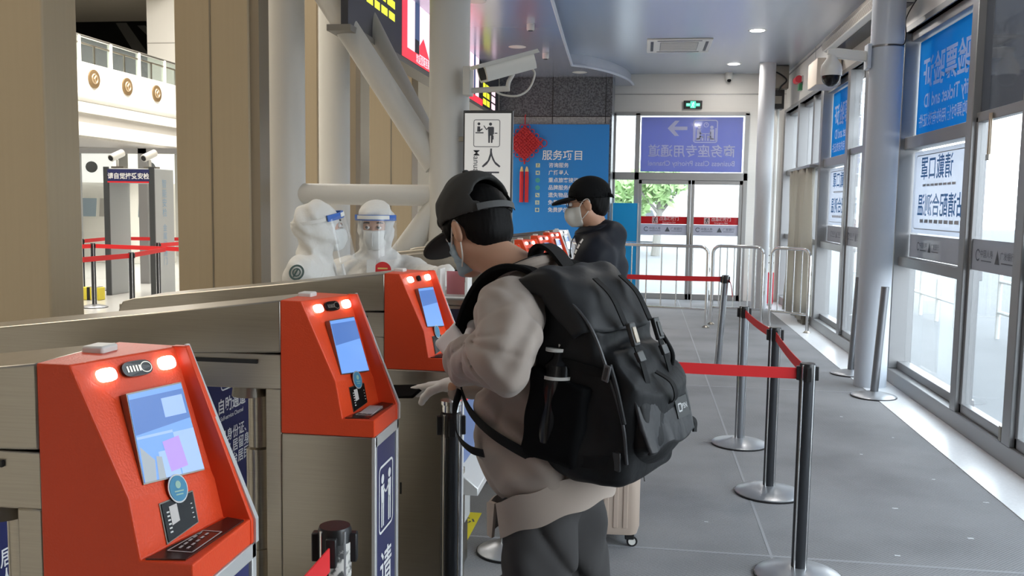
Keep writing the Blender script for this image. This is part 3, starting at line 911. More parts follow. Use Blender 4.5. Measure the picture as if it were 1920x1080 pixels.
# beige clad hall columns
def clad(name, x0, x1, y0, y1, label, seam=None, x_edge=None):
    o = MB().box((x0, y0, 0), (x1, y1, 9)).build(name, M_BEIGE, bevel=.012)
    struct(o, label, 'column')
    for sx in seam or []:
        box('seam', (sx, y0 - .004, 0), (sx + .012, y0, 9), M_STEELD, o)
    return o
c1 = clad('column', -4.3, -3.30, 4.67, 4.98, 'beige clad column at the left edge of the picture')
c2 = clad('column', -3.52, -2.93, 6.50, 6.72, 'wide beige clad column left of the white pipes', seam=(-3.24,))
MB().box((-2.93, 6.52, 0), (-2.86, 6.70, 9)).build('edge_strip', mat('brown_edge', (0.22, 0.175, 0.12), .5), c2, smooth=False)
c3 = clad('column', -3.46, -2.90, 11.2, 11.5, 'beige clad column under the display screen', seam=(-3.18,))
c4 = clad('column', -4.72, -4.25, 11.5, 11.8, 'beige clad column glimpsed between the pipe columns')
c5 = MB().box((-3.84, 11.4, 0), (-3.70, 11.6, 9)).build('column', MATS['brown_edge']); struct(c5, 'narrow brown column strip right of the middle pipe column', 'column')
# ---------------------------------------------------------------- ticket gates
M_SCREEN = mat('lit_blue_screen', (0.02, 0.03, 0.06), 0.15, 0, (0.16, 0.34, 0.80), 0.95)
M_SCRD = mat('screen_dark_picture', (0.02, 0.03, 0.06), 0.15, 0, (0.075, 0.17, 0.46), 0.95)
M_SCRL = mat('screen_pale_picture', (0.02, 0.03, 0.06), 0.15, 0, (0.32, 0.47, 0.88), 0.95)
M_SCRP = mat('screen_pink_picture', (0.02, 0.03, 0.06), 0.15, 0, (0.42, 0.27, 0.72), 0.95)
M_SCRY = mat('screen_yellow_picture', (0.02, 0.03, 0.06), 0.15, 0, (0.32, 0.36, 0.38), 0.95)
M_SCRW = mat('screen_white_picture', (0.3, 0.3, 0.3), 0.15, 0, (0.55, 0.66, 0.85), 1.1)
M_STICK = mat('teal_sticker', (0.06, 0.26, 0.42), 0.4)
M_TRAY = mat('dark_brown_tray', (0.045, 0.018, 0.014), 0.25)
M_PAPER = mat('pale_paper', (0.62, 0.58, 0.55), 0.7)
M_KWHITE = mat('white_kiosk_paint', (0.78, 0.78, 0.78), 0.4)
W_ = .205
A = Vector((-.795, 0, 1.366)); B = Vector((-.710, 0, 1.177)); Ee = Vector((-.694, 0, 1.0885))
Cc = Vector((-.735, W_ - .014, 1.364)); D = Vector((-.672, W_ - .014, 1.150)); Ff = Vector((-.658, W_ - .014, 1.088))
def up_(u, v, n=0.0):
    """point on the upper face of the red hood: u across, v down"""
    p = (A * (1 - u) + Cc * u) * (1 - v) + (B * (1 - u) + D * u) * v
    nr = (Cc - A).cross(B - A).normalized()
    if nr.x < 0: nr = -nr
    return p + nr * n
def lo_(u, v, n=0.0):
    p = (B * (1 - u) + D * u) * (1 - v) + (Ee * (1 - u) + Ff * u) * v
    nr = (D - B).cross(Ee - B).normalized()
    if nr.x < 0: nr = -nr
    return p + nr * n
def patch(fn, pts, n0, n1):
    b = MB(); a = [fn(u, v, n0) for u, v in pts]; c = [fn(u, v, n1) for u, v in pts]
    m = len(pts); b.v = [tuple(p) for p in a + c]
    b.f.append(tuple(range(m))); b.f.append(tuple(range(m, 2 * m))[::-1])
    for k in range(m): b.f.append((k, (k + 1) % m, m + (k + 1) % m, m + k))
    return b
def capsule(u0, v0, ru, rv, n=24, sq=.55):
    out = []
    for k in range(n):
        t = 2 * PI * k / n; c, s_ = math.cos(t), math.sin(t)
        out.append((u0 + ru * math.copysign(abs(c) ** sq, c), v0 + rv * math.copysign(abs(s_) ** .8, s_)))
    return out

def make_gate(label, detail=2, banner=True, white=False, kiosk=True, text_on=True):
    """local frame: near face at y=0, passengers walk along x; nose at x=-.615"""
    g = thing('ticket_gate', label, 'ticket gate')
    g['group'] = 'red face scanning ticket gates standing in a row'
    X0, XE = -.846, -1.80
    # long tapering steel housing
    top = [(X0, 1.366), (-1.20, 1.322), (-1.583, 1.277), (-1.74, 1.258), (-1.785, 1.245), (-1.80, 1.215)]
    poly = [(x, 0, z) for x, z in top] + [(-1.80, 0, 1.20), (X0, 0, 1.240)]
    MB().prism(poly, (0, W_, 0)).build('housing', M_STEEL, g, bevel=.004)
    rail = MB().box((XE, .004, 1.150), (X0, W_ - .004, 1.236)).build('rail', M_STEEL, g, bevel=.003)
    MB().box((-1.155, -.001, 1.212), (-.905, .004, 1.222)).build('slot', M_BLACK, rail, smooth=False)
    MB().box((X0 - .040, .002, 0), (X0, W_ - .002, 1.152)).build('post', M_STEEL, g, bevel=.003); MB().box((XE, .002, 0), (XE + .06, W_ - .002, 1.152)).build('post', M_STEEL, g, bevel=.003)
    MB().box((XE, .002, 0), (X0 - .04, W_ - .002, .34)).build('plinth', M_STEEL, g, bevel=.004)
    pv = MB().lathe([(.030, .34), (.030, .72), (.034, .725), (.034, .98), (.028, .985), (.028, 1.15)], (-.945, W_ / 2, 0), 24).build('pivot', M_STEEL, g)
    MB().lathe([(.045, 1.125), (.042, 1.15)], (-.945, .05, 0), 20).build('pivot_cap', M_STEELD, pv)
    MB().box((-.93, -.002, .60), (-.90, .004, .615)).build('key_slot', M_BLACK, pv, smooth=False)
    MB().lathe([(.026, .34), (.026, 1.15)], (-1.62, W_ / 2, 0), 20).build('pivot', M_STEEL, g)
    # lamp puck on top, where the housing meets the hood
    pk = MB().box((-.842, .098, 1.362), (-.806, .140, 1.376)).build('top_lamp', M_WHITEP, g, bevel=.004)
    # lower cabinet under the hood
    cab = MB().box((X0, 0, 0), (-.620, W_, 1.046)).build('cabinet', M_STEEL, g, bevel=.004)
    MB().box((-.622, -.001, 0), (-.612, .014, 1.046)).box((-.622, W_ - .016, 0), (-.612, W_ + .001, 1.046)).box((-.622, 0, 1.02), (-.612, W_, 1.046)).build('corner_trim', M_SILVER, cab, bevel=.002)
    MB().box((-.79, -.002, .62), (-.784, .003, .66)).build('key_slot', M_BLACK, cab, smooth=False)
    bn = MB().box((-.621, .018, .03), (-.6165, W_ - .02, 1.018)).build('front_banner', M_NAVY, g, smooth=False)
    if text_on:
        c = (.018 + W_ - .02) / 2
        gp = Pane((-.6155, c, 0), (0, 1, 0), (0, 0, 1))
        gp.rrect(-.062, .79, .062, .96, .018, .006)
        for s_ in (-1, 1):
            gp.disc(s_ * .03, .925, .012).poly([(s_ * .016, .91), (s_ * .044, .91), (s_ * .042, .865), (s_ * .018, .865)])
            gp.poly([(s_ * .018, .867), (s_ * .028, .867), (s_ * .027, .805), (s_ * .019, .805)]).poly([(s_ * .032, .867), (s_ * .042, .867), (s_ * .041, .805), (s_ * .033, .805)])
            gp.line([(s_ * .022, .90), (s_ * .002, .885)], .006)
        gp.build('pictogram', M_WHITE, bn)
        gp = Pane((-.6155, c, 0), (0, 1, 0), (0, 0, 1))
        for k, ch in enumerate('请保持安全距离'): gp.text(ch, .105, 0, .685 - k * .108, .012)
        gp.build('lettering', M_WHITE, bn)
    if not kiosk: return g
    P = W_
    RM = M_RED
    hb_ = MB()
    near = [Vector((X0, 0, 1.046)), Vector((X0, 0, 1.3665)), A, B, Ee, Vector((-.615, 0, 1.088)), Vector((-.615, 0, 1.046))]
    far = [Vector((X0, P, 1.046)), Vector((X0, P, 1.3665)), Vector((-.735, P, 1.364)), Vector((-.672, P, 1.150)), Vector((-.658, P, 1.088)), Vector((-.615, P, 1.088)), Vector((-.615, P, 1.046))]
    hb_.v = [tuple(p) for p in near + far]; n = 7
    hb_.f = [tuple(range(n))[::-1], tuple(range(n, 2 * n))] + [(k, (k + 1) % n, n + (k + 1) % n, n + k) for k in range(n)]
    hood = hb_.build('hood', RM, g, smooth=False, bevel=.0025)
    # far side wing with a silver edge
    wing = [(-.745, P - .016, 1.366), (-.720, P - .016, 1.366), (-.613, P - .016, 1.085), (-.613, P - .016, 1.046), (-.70, P - .016, 1.046)]
    MB().prism(wing, (0, .013, 0)).build('side_wing', M_REDS, g, bevel=.0015)
    trim = [(-.7235, 1.3675), (-.609, 1.0855), (-.609, 1.046), (-.613, 1.046), (-.613, 1.0845), (-.7275, 1.3675)]
    MB().prism([(x, P - .008, z) for x, z in trim], (0, .0105, 0)).build('wing_trim', M_SILVER, g, smooth=False)
    # screen
    q = [(.335, .285), (.905, .265), (.835, .905), (.20, .915)]
    cs_ = [up_(u, v, .003) for u, v in q]; ctr = sum(cs_, Vector((0, 0, 0))) / 4; pn_ = (cs_[2] - cs_[0]).cross(cs_[3] - cs_[1]).normalized(); pn_ = pn_ if pn_.x > 0 else -pn_
    cs_ = [p - pn_ * (p - ctr).dot(pn_) for p in cs_]
    scp = lambda s_, t, n=0: (cs_[0] * (1 - s_) + cs_[1] * s_) * (1 - t) + (cs_[3] * (1 - s_) + cs_[2] * s_) * t + pn_ * n
    cs_ = [p + pn_ * .003 for p in cs_]; sc = MB().prism(cs_, pn_ * -.012).build('screen', M_SCRW if white else M_SCREEN, g, smooth=False)
    def sq(s_, t):
        tl, tr, br, bl = q
        return ((tl[0] * (1 - s_) + tr[0] * s_) * (1 - t) + (bl[0] * (1 - s_) + br[0] * s_) * t, (tl[1] * (1 - s_) + tr[1] * s_) * (1 - t) + (bl[1] * (1 - s_) + br[1] * s_) * t)
    def simg(rects, name, m, lay=.0004):
        b = MB()
        for pl_ in rects: b.face([scp(p[0], p[1], lay) for p in pl_])
        b.build(name, m, sc, smooth=False)
    if detail >= 1:
        simg([[(0, .06), (1, .06), (1, .40), (0, .47)]], 'picture', M_SCRD)
    if detail >= 3:
        r_ = lambda a, b, c, d: [(a, b), (c, b), (c, d), (a, d)]
        simg([r_(0, .49, .62, .52), r_(.62, .52, 1, 1.0), r_(.30, .70, .60, 1.0), r_(.55, .12, .95, .34)], 'picture', M_SCRL, .0006)
        simg([[(.40, .60), (.70, .57), (.74, .92), (.44, .95)]], 'picture', M_SCRP, .0009)
        simg([[(.02, .60), (.22, .78), (.18, 1), (0, 1)], [(.25, .74), (.34, .76), (.34, 1), (.22, 1)]], 'picture', M_SCRY, .0008)
    MB().prism([ctr + (p - ctr) * 1.035 - pn_ * .0010 for p in cs_], pn_ * -.012).build('screen_bezel', M_STEELD, g, smooth=False)
    # two lamps and the camera bar
    for u0 in (.255, .835):
        patch(up_, capsule(u0, .115 if u0 < .5 else .10, .082, .048), -.001, .004).build('scan_lamp', M_LED, g, smooth=False)
    if detail >= 2:
        patch(up_, capsule(.535, .105, .14, .056), -.001, .004).build('camera_bar', M_BLACKG, g, smooth=False)
        cb = MB()
        for k in range(5):
            cb.face([up_(.435 + k * .028 + a, .105 + b, .0046) for a, b in ((0, -.022), (.016, -.022), (.016, .022), (0, .022))])
        for t0 in range(20):
            a0, a1 = 2 * PI * t0 / 20, 2 * PI * (t0 + 1) / 20
            cb.face([up_(.615 + .055 * r1 * math.cos(a), .105 + .040 * r1 * math.sin(a), .0046) for r1, a in ((1, a0), (1, a1), (.85, a1), (.85, a0))])
        cb.build('sensor_marks', M_STEEL, g, smooth=False)
    else:
        patch(up_, capsule(.535, .105, .05, .045), -.001, .004).build('camera_bar', M_BLACKG, g, smooth=False)
    # round sticker across the knee and the card reader below it
    cs = lo_(.50, 0, .0035); rgt = (D - B).normalized(); dn = (Ee - B).normalized()
    sb = MB()
    ring = lambda r, off: [cs + Vector((0.0008, -.0003, 0)) * off + rgt * (r * math.cos(2 * PI * k / 28)) + dn * (r * 1.05 * math.sin(2 * PI * k / 28)) for k in range(28)]
    nrm = rgt.cross(dn).normalized(); nrm = nrm if nrm.x > 0 else -nrm
    MB().prism(ring(.0215, 0), nrm * .0012).build('sticker_rim', M_SILVER, g, smooth=False)
    s2 = MB().prism([p + nrm * .0012 for p in ring(.019, 0)], nrm * .0008).build('sticker', M_STICK, g, smooth=False)
    if detail >= 2:
        tb = Pane(cs + nrm * .0024, rgt, -dn)
        tb.disc(0, .006, .006).rect(-.010, -.005, .010, -.003).rect(-.008, -.010, .008, -.008)
        tb.build('sticker_print', mat('pale_green_print', (.35, .55, .45), .5), s2)
    rd = patch(lo_, [(.30, .22), (.665, .14), (.655, .80), (.30, .93)], -.001, .0025).build('card_reader', M_BLACKG, g, smooth=False)
    patch(lo_, [(.285, .20), (.68, .115), (.67, .82), (.285, .96)], -.001, .0012).build('reader_frame', M_STEELD, g, smooth=False)
    if detail >= 2:
        rb = MB()
        for k in range(6): rb.face([lo_(.335 + a, .38 + k * .075 + b, .003) for a, b in ((0, 0), (.03, 0), (.03, .03), (0, .03))])
        for k in range(4): rb.face([lo_(.61 + a, .36 + k * .10 + b, .003) for a, b in ((0, 0), (.02, 0), (.02, .02), (0, .02))])
        rb.build('reader_marks', M_WHITEP, rd, smooth=False)
        MB().face([lo_(u, v, .003) for u, v in ((.37, .30), (.46, .28), (.46, .62), (.37, .66))]).build('reader_glint', M_PAPER, rd, smooth=False)  # pale patch painted as a glint on the card reader
    # tray on the ledge
    zt = 1.0885
    tr = MB().prism([(-.688, .003, zt), (-.632, .012, zt), (-.620, P - .028, zt), (-.652, P - .020, zt)], (0, 0, .0022)).build('tray', M_TRAY, g, smooth=False)
    if detail >= 2:
        tp = MB()
        a, b, c, d_ = [Vector(p) for p in ((-.672, .035, zt + .003), (-.634, .035, zt + .003), (-.630, .12, zt + .003), (-.660, .12, zt + .003))]
        for p0, p1 in ((a, b), (b, c), (c, d_), (d_, a)):
            n_ = (p1 - p0).cross(Vector((0, 0, 1))).normalized() * .0012
            tp.face([p0 - n_, p1 - n_, p1 + n_, p0 + n_])
        for k in range(5): tp.face([a + Vector((.010 + i, .012 + k * .014 + j, 0)) for i, j in ((0, 0), (.004, 0), (.004, .010), (0, .010))]); 
        for k in range(5): tp.face([a + Vector((.022 + i, .012 + k * .014 + j, 0)) for i, j in ((0, 0), (.004, 0), (.004, .009), (0, .009))])
        tp.build('tray_print', M_PAPER, tr, smooth=False)
    return g

def flap(loc, length, label, words=False):
    """glass wing of a gate, standing across the lane, hinged at loc"""
    f = thing('glass_flap', label, 'gate flap', loc)
    f['group'] = 'glass flaps of the gate lanes'
    prof = []
    for cy, cz, a0, rr in ((length - .03, 1.12, 0, .03), (.02, 1.12, 90, .02), (.02, .64, 180, .02), (length - .07, .69, 270, .07)):
        for k in range(6):
            t = math.radians(a0 + 18 * k); prof.append((cy + rr * math.cos(t), cz + rr * math.sin(t)))
    MB().prism([(0, y, z) for y, z in prof], (.010, 0, 0)).build('flap_pane', G_FLAP, f)
    if words:
        pr = [(y * .96 + .008, .66 + (z - .62) * .925) for y, z in prof]
        pn = MB().prism([(.0115, y, z) for y, z in pr], (.0015, 0, 0)).build('navy_panel', M_NAVY, f, smooth=False)
        gp = Pane((.0138, 0, 0), (0, 1, 0), (0, 0, 1))
        gp.rrect(.185, 1.048, .325, 1.19, .014, .004)
        gp.poly([(.215, 1.14), (.215, 1.09), (.228, 1.068), (.25, 1.068), (.258, 1.09), (.258, 1.14)]).poly([(.275, 1.14), (.275, 1.075), (.305, 1.075), (.305, 1.14)]).rect(.255, 1.10, .275, 1.112)
        gp.build('pictogram', M_WHITE, pn)
        gp = Pane((.0138, 0, 0), (0, 1, 0), (0, 0, 1))
        gp.text('自助通道', .0465, .255, 1.000, .02).text('Self-service Channel', .0185, .255, .966, .008)
        gp.text('持居民身份证、', .0395, .375, .908, .012, 'RIGHT').text('人永久居留身', .0395, .372, .867, .012, 'RIGHT').text('港澳台居民', .0395, .368, .826, .012, 'RIGHT')
        gp.build('lettering', M_WHITE, pn)
    for z in (.68, 1.06): MB().box((-.012, -.03, z), (.022, .02, z + .04)).build('hinge_clamp', M_CHROME, f, bevel=.003)
    return f

PITCH, Y1 = .874, 1.16
gl = ['red ticket gate at the very front, pink and yellow picture on its screen', 'red ticket gate with a paper slip in its tray and a navy vertical banner', 'red ticket gate behind the gloved hands of the man in the grey cap']
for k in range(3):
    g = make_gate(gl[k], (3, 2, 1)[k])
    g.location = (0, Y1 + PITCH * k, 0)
far_gate = make_gate('small red ticket gate just past the grey capped man\'s neck', 1, text_on=False)
far_gate.location = (0, 5.10, 0)
fl_ = ['small red ticket gate between the one past the neck and the one with white stripes', 'small red ticket gate next before the white washed ticket gate']
for y, lb_ in zip((5.97, 6.84), fl_):
    c = copy_tree(far_gate); c.location = (0, y, 0); c['label'] = lb_
wg_ = make_gate('small ticket gate with a bright white washed screen in the distant row', 1, white=True, text_on=False); wg_.location = (0, 7.71, 0)
wg2 = copy_tree(wg_); wg2.location = (0, 8.58, 0); wg2['label'] = 'last ticket gate of the row with a white hood top'
for o in list(wg2.children):
    if o.name.startswith(('hood', 'side_wing')):
        o.data = o.data.copy(); o.data.materials[0] = M_KWHITE
lf = flap((-1.21, Y1 + PITCH + W_ + .015, 0), .405, 'glass flap with navy self service panel seen through the second gate', True)
flap((-1.21, Y1 + W_ + .015, 0), .405, 'glass flap with navy self service panel behind the front red gate', True)
# card lying in the second gate's tray
cd = MB().box((-.668, Y1 + PITCH + .050, 1.0912), (-.634, Y1 + PITCH + .135, 1.0925)).build('paper_slip', M_PAPER, bevel=0)
tag(cd, 'white paper slip lying in the tray of the second red gate', 'paper slip')

# ---- manual channel gate: no hood, steel top, navy side sign
mg = thing('manual_gate', 'steel manual channel gate with navy side sign before the two masked workers', 'gate', (0, 3.785, 0))
MB().box((-1.75, 0, 1.165), (-.74, .15, 1.195)).build('top_plate', M_STEEL, mg, bevel=.006)
MB().box((-1.74, .01, 0), (-.75, .14, 1.165)).build('cabinet', M_STEEL, mg, bevel=.004)
MB().box((-.90, .004, .82), (-.752, .0095, 1.15)).build('navy_sign', mat('deep_navy', (0.006, 0.007, 0.022), .4), mg, smooth=False)
MB().box((-.752, .0, .2), (-.742, .15, 1.165)).build('end_trim', M_SILVER, mg, bevel=.003)
# acrylic stand on the manual gate
ac = thing('acrylic_stand', 'small clear acrylic stand with red leaflet on the manual gate', 'stand', (-.805, 3.86, 1.195))
MB().box((-.065, -.05, 0), (-.055, .05, .125)).box((.055, -.05, 0), (.065, .05, .125)).box((-.065, -.05, 0), (.065, .05, .006)).build('acrylic_body', M_WHITEP, ac, smooth=False)
MB().box((-.045, .035, .008), (.035, .039, .11)).build('leaflet', mat('pink_leaflet', (.62, .22, .25), .5), ac, smooth=False)

# lane closing board between the third gate and the manual gate
bd = thing('lane_board', 'blue lane board with red top edge behind the tall black post', 'board', (-.68, 3.55, 0))
MB().prism([(0, -.26, .60), (0, .26, .56), (0, .26, .83), (0, -.26, .83)], (.012, 0, 0)).build('blue_panel', mat('soft_blue_panel', (.12, .17, .32), .5), bd, bevel=.002)
MB().box((-.001, -.26, .83), (.013, .26, .90)).build('red_edge', M_BELT, bd, smooth=False)
MB().box((-.02, -.25, 0), (.03, -.21, .60)).build('leg', M_STEEL, bd, bevel=.004); MB().box((-.10, -.26, 0), (.06, -.20, .012)).build('foot', M_STEEL, bd, bevel=.004)
MB().prism([(-.05, -.26, .50), (.09, -.26, .50), (.09, -.26, .53), (.0, -.26, .60), (-.05, -.26, .60)], (0, .52, 0)).build('steel_bracket', M_SILVER, bd, bevel=.004)
ys = thing('floor_sticker', 'yellow warning sticker on the carpet beside the tall black post', 'sticker', (-.84, 4.28, 0))
MB().prism([(-.15, -.28, .0005), (.05, -.28, .0005), (.05, .24, .0005), (-.15, .24, .0005)], (0, 0, .001)).build('vinyl', mat('yellow_vinyl', (.78, .68, .02), .5), ys, smooth=False)
gp = Pane((-.06, .1, .002), (1, 0, 0), (0, 1, 0)); gp.text('当心', .10, 0, .02, .01); gp.build('lettering', M_PRD, ys)

# ---------------------------------------------------------------- belt posts
def post(label, loc, h=.945, pole=None, base=True, lean=None, rz=0.0, base_r=.185, plain=False, grp='belt barrier posts in the corridor', rp=.033):
    s = thing('belt_post', label, 'belt post', loc, rz, grp)
    pole = pole or M_POST
    L = lean or (0, 0)
    tilt = lambda p: (p[0] + L[0] * p[2], p[1] + L[1] * p[2], p[2])
    if base:
        MB().lathe([(base_r, 0), (base_r, .012), (base_r - .008, .018), (base_r * .6, .034), (.06, .046), (.04, .05)], (0, 0, 0), 40).build('base', M_BASE, s)
        MB().lathe([(base_r + .004, 0), (base_r + .004, .010)], (0, 0, 0), 40).build('base_rim', M_BLACK, s)
    if plain:
        MB().tube([tilt((0, 0, .04)), tilt((0, 0, h))], rp, 24).build('pole', pole, s)
        return s
    b = MB().lathe([(rp, .045), (rp, h - .075)], (0, 0, 0), 28); b.v = [tilt(p) for p in b.v]; b.build('pole', pole, s)
    for a in (45, 135, 225, 315):
        x, y = (rp - .001) * math.cos(math.radians(a)), (rp - .001) * math.sin(math.radians(a))
        MB().tube([tilt((x, y, .05)), tilt((x, y, h - .004))], .0042, 8).build('slot_strip', M_CHROME, s)
    hd = MB().lathe([(rp - .002, h - .08), (rp + .001, h - .078), (rp + .001, h - .008), (rp - .002, h)], (0, 0, 0), 28); hd.v = [tilt(p) for p in hd.v]
    hd = hd.build('head', M_BLACK, s)
    for a in (0, 90, 180, 270):
        x, y = (rp + .002) * math.cos(math.radians(a)), (rp + .002) * math.sin(math.radians(a))
        q = tilt((x, y, h - .043))
        MB().box((q[0] - .011, q[1] - .011, q[2] - .030), (q[0] + .011, q[1] + .011, q[2] + .030)).build('belt_clip', M_BLACK, hd, bevel=.003)
    return s
def belt(parent, p0, p1, w=.048, sag=.0, name='belt', twist=None):
    pts = []
    for k in range(13):
        t = k / 12; p = Vector(p0).lerp(Vector(p1), t); p.z -= sag * 4 * t * (1 - t); pts.append(p)
    MB().ribbon(pts, (0, 0, 1), w, .003).build(name, M_BELT, parent, world=True, smooth=False)

pA = post('black belt post without visible foot that ends the level red belt', (.711, 3.965, 0))
pB = post('black belt post with round grey foot between two sagging red belts', (.740, 5.145, 0))
pC = post('grey belt post with round grey foot, last of the sagging red belts', (.686, 6.205, 0), pole=M_POSTG)
pD = post('leaning grey belt post with a loose belt end before the crowd barriers', (.76, 9.032, 0), pole=M_POSTG, lean=(.05, .0))
for a, b_, z in (((.711, 4.0), (.740, 5.11), .90), ((.740, 5.18), (.686, 6.17), .90)):
    pass
belt(pA, (.713, 4.0, .90), (.738, 5.09, .90), sag=.012)
belt(pB, (.738, 5.18, .90), (.688, 6.15, .90), sag=.012)
belt(pA, (.676, 3.965, .90), (-.53, 4.02, .915), sag=.006)
belt(pD, (.775, 9.032, .905), (-1.0, 9.30, .905), sag=.01)
MB().ribbon(curve_pts([(.842, 9.0, .90), (.862, 8.99, .84), (.875, 8.985, .74)], 4), (0, 1, 0), .045, .004).build('loose_belt_end', M_BELT, pD, world=True)
pE = post('tall black belt post with chrome head in front of the red gate behind the hands', (-.585, 2.765, 0), base_r=.118, rz=.3, h=.945)
MB().lathe([(.030, .947), (.030, .968), (.034, .970), (.034, .982)], (0, 0, 0), 24).build('chrome_collar', M_CHROME, pE)
pE2 = post('belt post hidden behind the backpacked man', (-.58, 4.02, 0), base_r=.14)
pF = post('black belt post with worn white label in front of the second red gate', (-.604, 1.723, 0), base_r=.17, rz=.15)
lbm = mat('worn_label', (0.62, 0.60, 0.56), 0.5)
def worn(m):
    nt = m.node_tree; b = nt.nodes['Principled BSDF']
    t = nt.nodes.new('ShaderNodeTexCoord'); n = nt.nodes.new('ShaderNodeTexNoise'); n.inputs['Scale'].default_value = 45; n.inputs['Detail'].default_value = 6
    r = nt.nodes.new('ShaderNodeValToRGB'); r.color_ramp.elements[0].position = .44; r.color_ramp.elements[0].color = (.05, .05, .05, 1); r.color_ramp.elements[1].position = .52; r.color_ramp.elements[1].color = (.62, .60, .56, 1)
    nt.links.new(t.outputs['Object'], n.inputs['Vector']); nt.links.new(n.outputs[0], r.inputs[0]); nt.links.new(r.outputs[0], b.inputs['Base Color'])
worn(lbm)
lw_ = MB()
for k in range(14):
    a0, a1 = math.radians(-100 + k * 6.5), math.radians(-100 + (k + 1) * 6.5)
    lw_.face([(.0352 * math.cos(a0), .0352 * math.sin(a0), .80), (.0352 * math.cos(a1), .0352 * math.sin(a1), .80), (.0352 * math.cos(a1), .0352 * math.sin(a1), .915), (.0352 * math.cos(a0), .0352 * math.sin(a0), .915)])
lw_.build('label_sleeve', lbm, pF)
belt(pF, (-.598, 1.672, .893), (-.578, .35, .893), sag=0.0)
pG = post('grey post leaning against the round blue grey column', (2.0, 8.05, 0), h=.95, pole=M_POSTG, lean=(.055, .012), plain=True)
pH = post('grey post foot half hidden behind the round blue grey column', (2.04, 9.12, 0), h=.95, pole=M_POSTG, lean=(.045, .03), plain=True)

# ---------------------------------------------------------------- crowd barriers of steel tube
def barrier(label, a, b, h=1.08, n=6, foot=True):
    a, b = Vector((*a, 0)), Vector((*b, 0)); d = b - a; L = d.length
    ang = math.atan2(d.y, d.x)
    t = thing('crowd_barrier', label, 'barrier', tuple(a), ang, 'steel tube crowd barriers before the exit door')
    pts = [(0, 0, .02), (0, 0, h - .10)] + [(.10 - .10 * math.cos(k * PI / 12), 0, h - .10 + .10 * math.sin(k * PI / 12)) for k in range(1, 7)]
    pts2 = [(L - .10 + .10 * math.sin(k * PI / 12), 0, h - .10 + .10 * math.cos(k * PI / 12)) for k in range(0, 7)] + [(L, 0, .02)]
    MB().tube(pts + pts2, .022, 14).build('frame_tube', M_CHROME, t)
    MB().tube([(0, 0, .24), (L, 0, .24)], .016, 10).build('lower_rail', M_CHROME, t)
    for k in range(n):
        x = L * (k + 1) / (n + 1)
        MB().tube([(x, 0, .24), (x, 0, h)], .009, 8).build('bar', M_CHROME, t)
    for x in (0, L):
        MB().lathe([(.05, 0), (.05, .008), (.024, .03)], (x, 0, 0), 18).build('foot', M_STEEL, t)
    for z in (.75, .45):
        MB().tube([(L, 0, z), (L + .03, 0, z), (L + .03, 0, z + .05)], .006, 6).build('hook', M_STEEL, t)
    return t
barrier('long steel crowd barrier in front of the emergency exit door', (-1.15, 12.75), (.862, 12.30), n=9)
barrier('short steel crowd barrier between the long one and the curtain one', (.955, 12.66), (1.60, 12.47), n=6)
barrier('short steel crowd barrier standing in front of the beige curtain', (1.70, 12.40), (2.13, 12.06), n=4)
# ---------------------------------------------------------------- boards and signs at the far end
bb = thing('service_board', 'large blue service list board on the granite wall', 'board', (-1.40, 14.86, 1.06))
M_BOARD = mat('board_blue', (0.022, 0.235, 0.64), 0.35)
MB().box((-2.36, 14.862, 1.06), (-.585, 14.895, 2.91)).build('board_panel', M_BOARD, bb, bevel=.004, world=True)
MB().box((-2.36, 14.858, 1.02), (-.585, 14.898, 1.06)).build('bottom_rail', M_SILVER, bb, world=True)
text('服务项目', .17, (-1.33, 14.858, 2.40), (1, 0, 0), (0, 0, 1), M_WHITE, bb, bold=.012, world=True)
rows = ['咨询服务', '广播寻人', '重点旅客接送站', '品牌服务综合台', '遗失物品招领', '免费租借轮椅', '免费提供针线']
M_ICON = mat('icon_pale', (.62, .66, .45), .5); M_ICON2 = mat('icon_green', (.12, .5, .22), .5)
for k, rw in enumerate(rows):
    z = 2.245 - k * .121
    text(rw, .083, (-1.56, 14.858, z), (1, 0, 0), (0, 0, 1), M_WHITE, bb, bold=.012, align='LEFT', world=True)
    g = Pane((-1.735, 14.859, z), (1, 0, 0), (0, 0, 1))
    if k in (2, 3): g.disc(0, 0, .036)
    else: g.rect(-.034, -.034, .034, .034)
    g.build('icon_tile', M_ICON2 if k in (2, 3) else M_ICON, bb, world=True)
    g = Pane((-1.735, 14.857, z), (1, 0, 0), (0, 0, 1))
    if k == 0: g.text('?', .07, 0, 0, .02)
    elif k == 1: g.poly([(-.02, -.01), (-.005, -.01), (.015, -.025), (.015, .025), (-.005, .01), (-.02, .01)])
    elif k == 4: g.line([(-.02, .02), (.02, -.02)], .014)
    elif k == 6: g.rect(-.025, -.008, .025, .008).rect(-.008, -.025, .008, .025)
    elif k == 5: g.ring(0, -.008, .018, .006).line([(-.01, .025), (-.004, 0), (.014, -.002)], .007)
    else: g.ring(0, 0, .022, .008)
    g.build('icon', M_BOARD if k else M_PRD, bb, world=True)

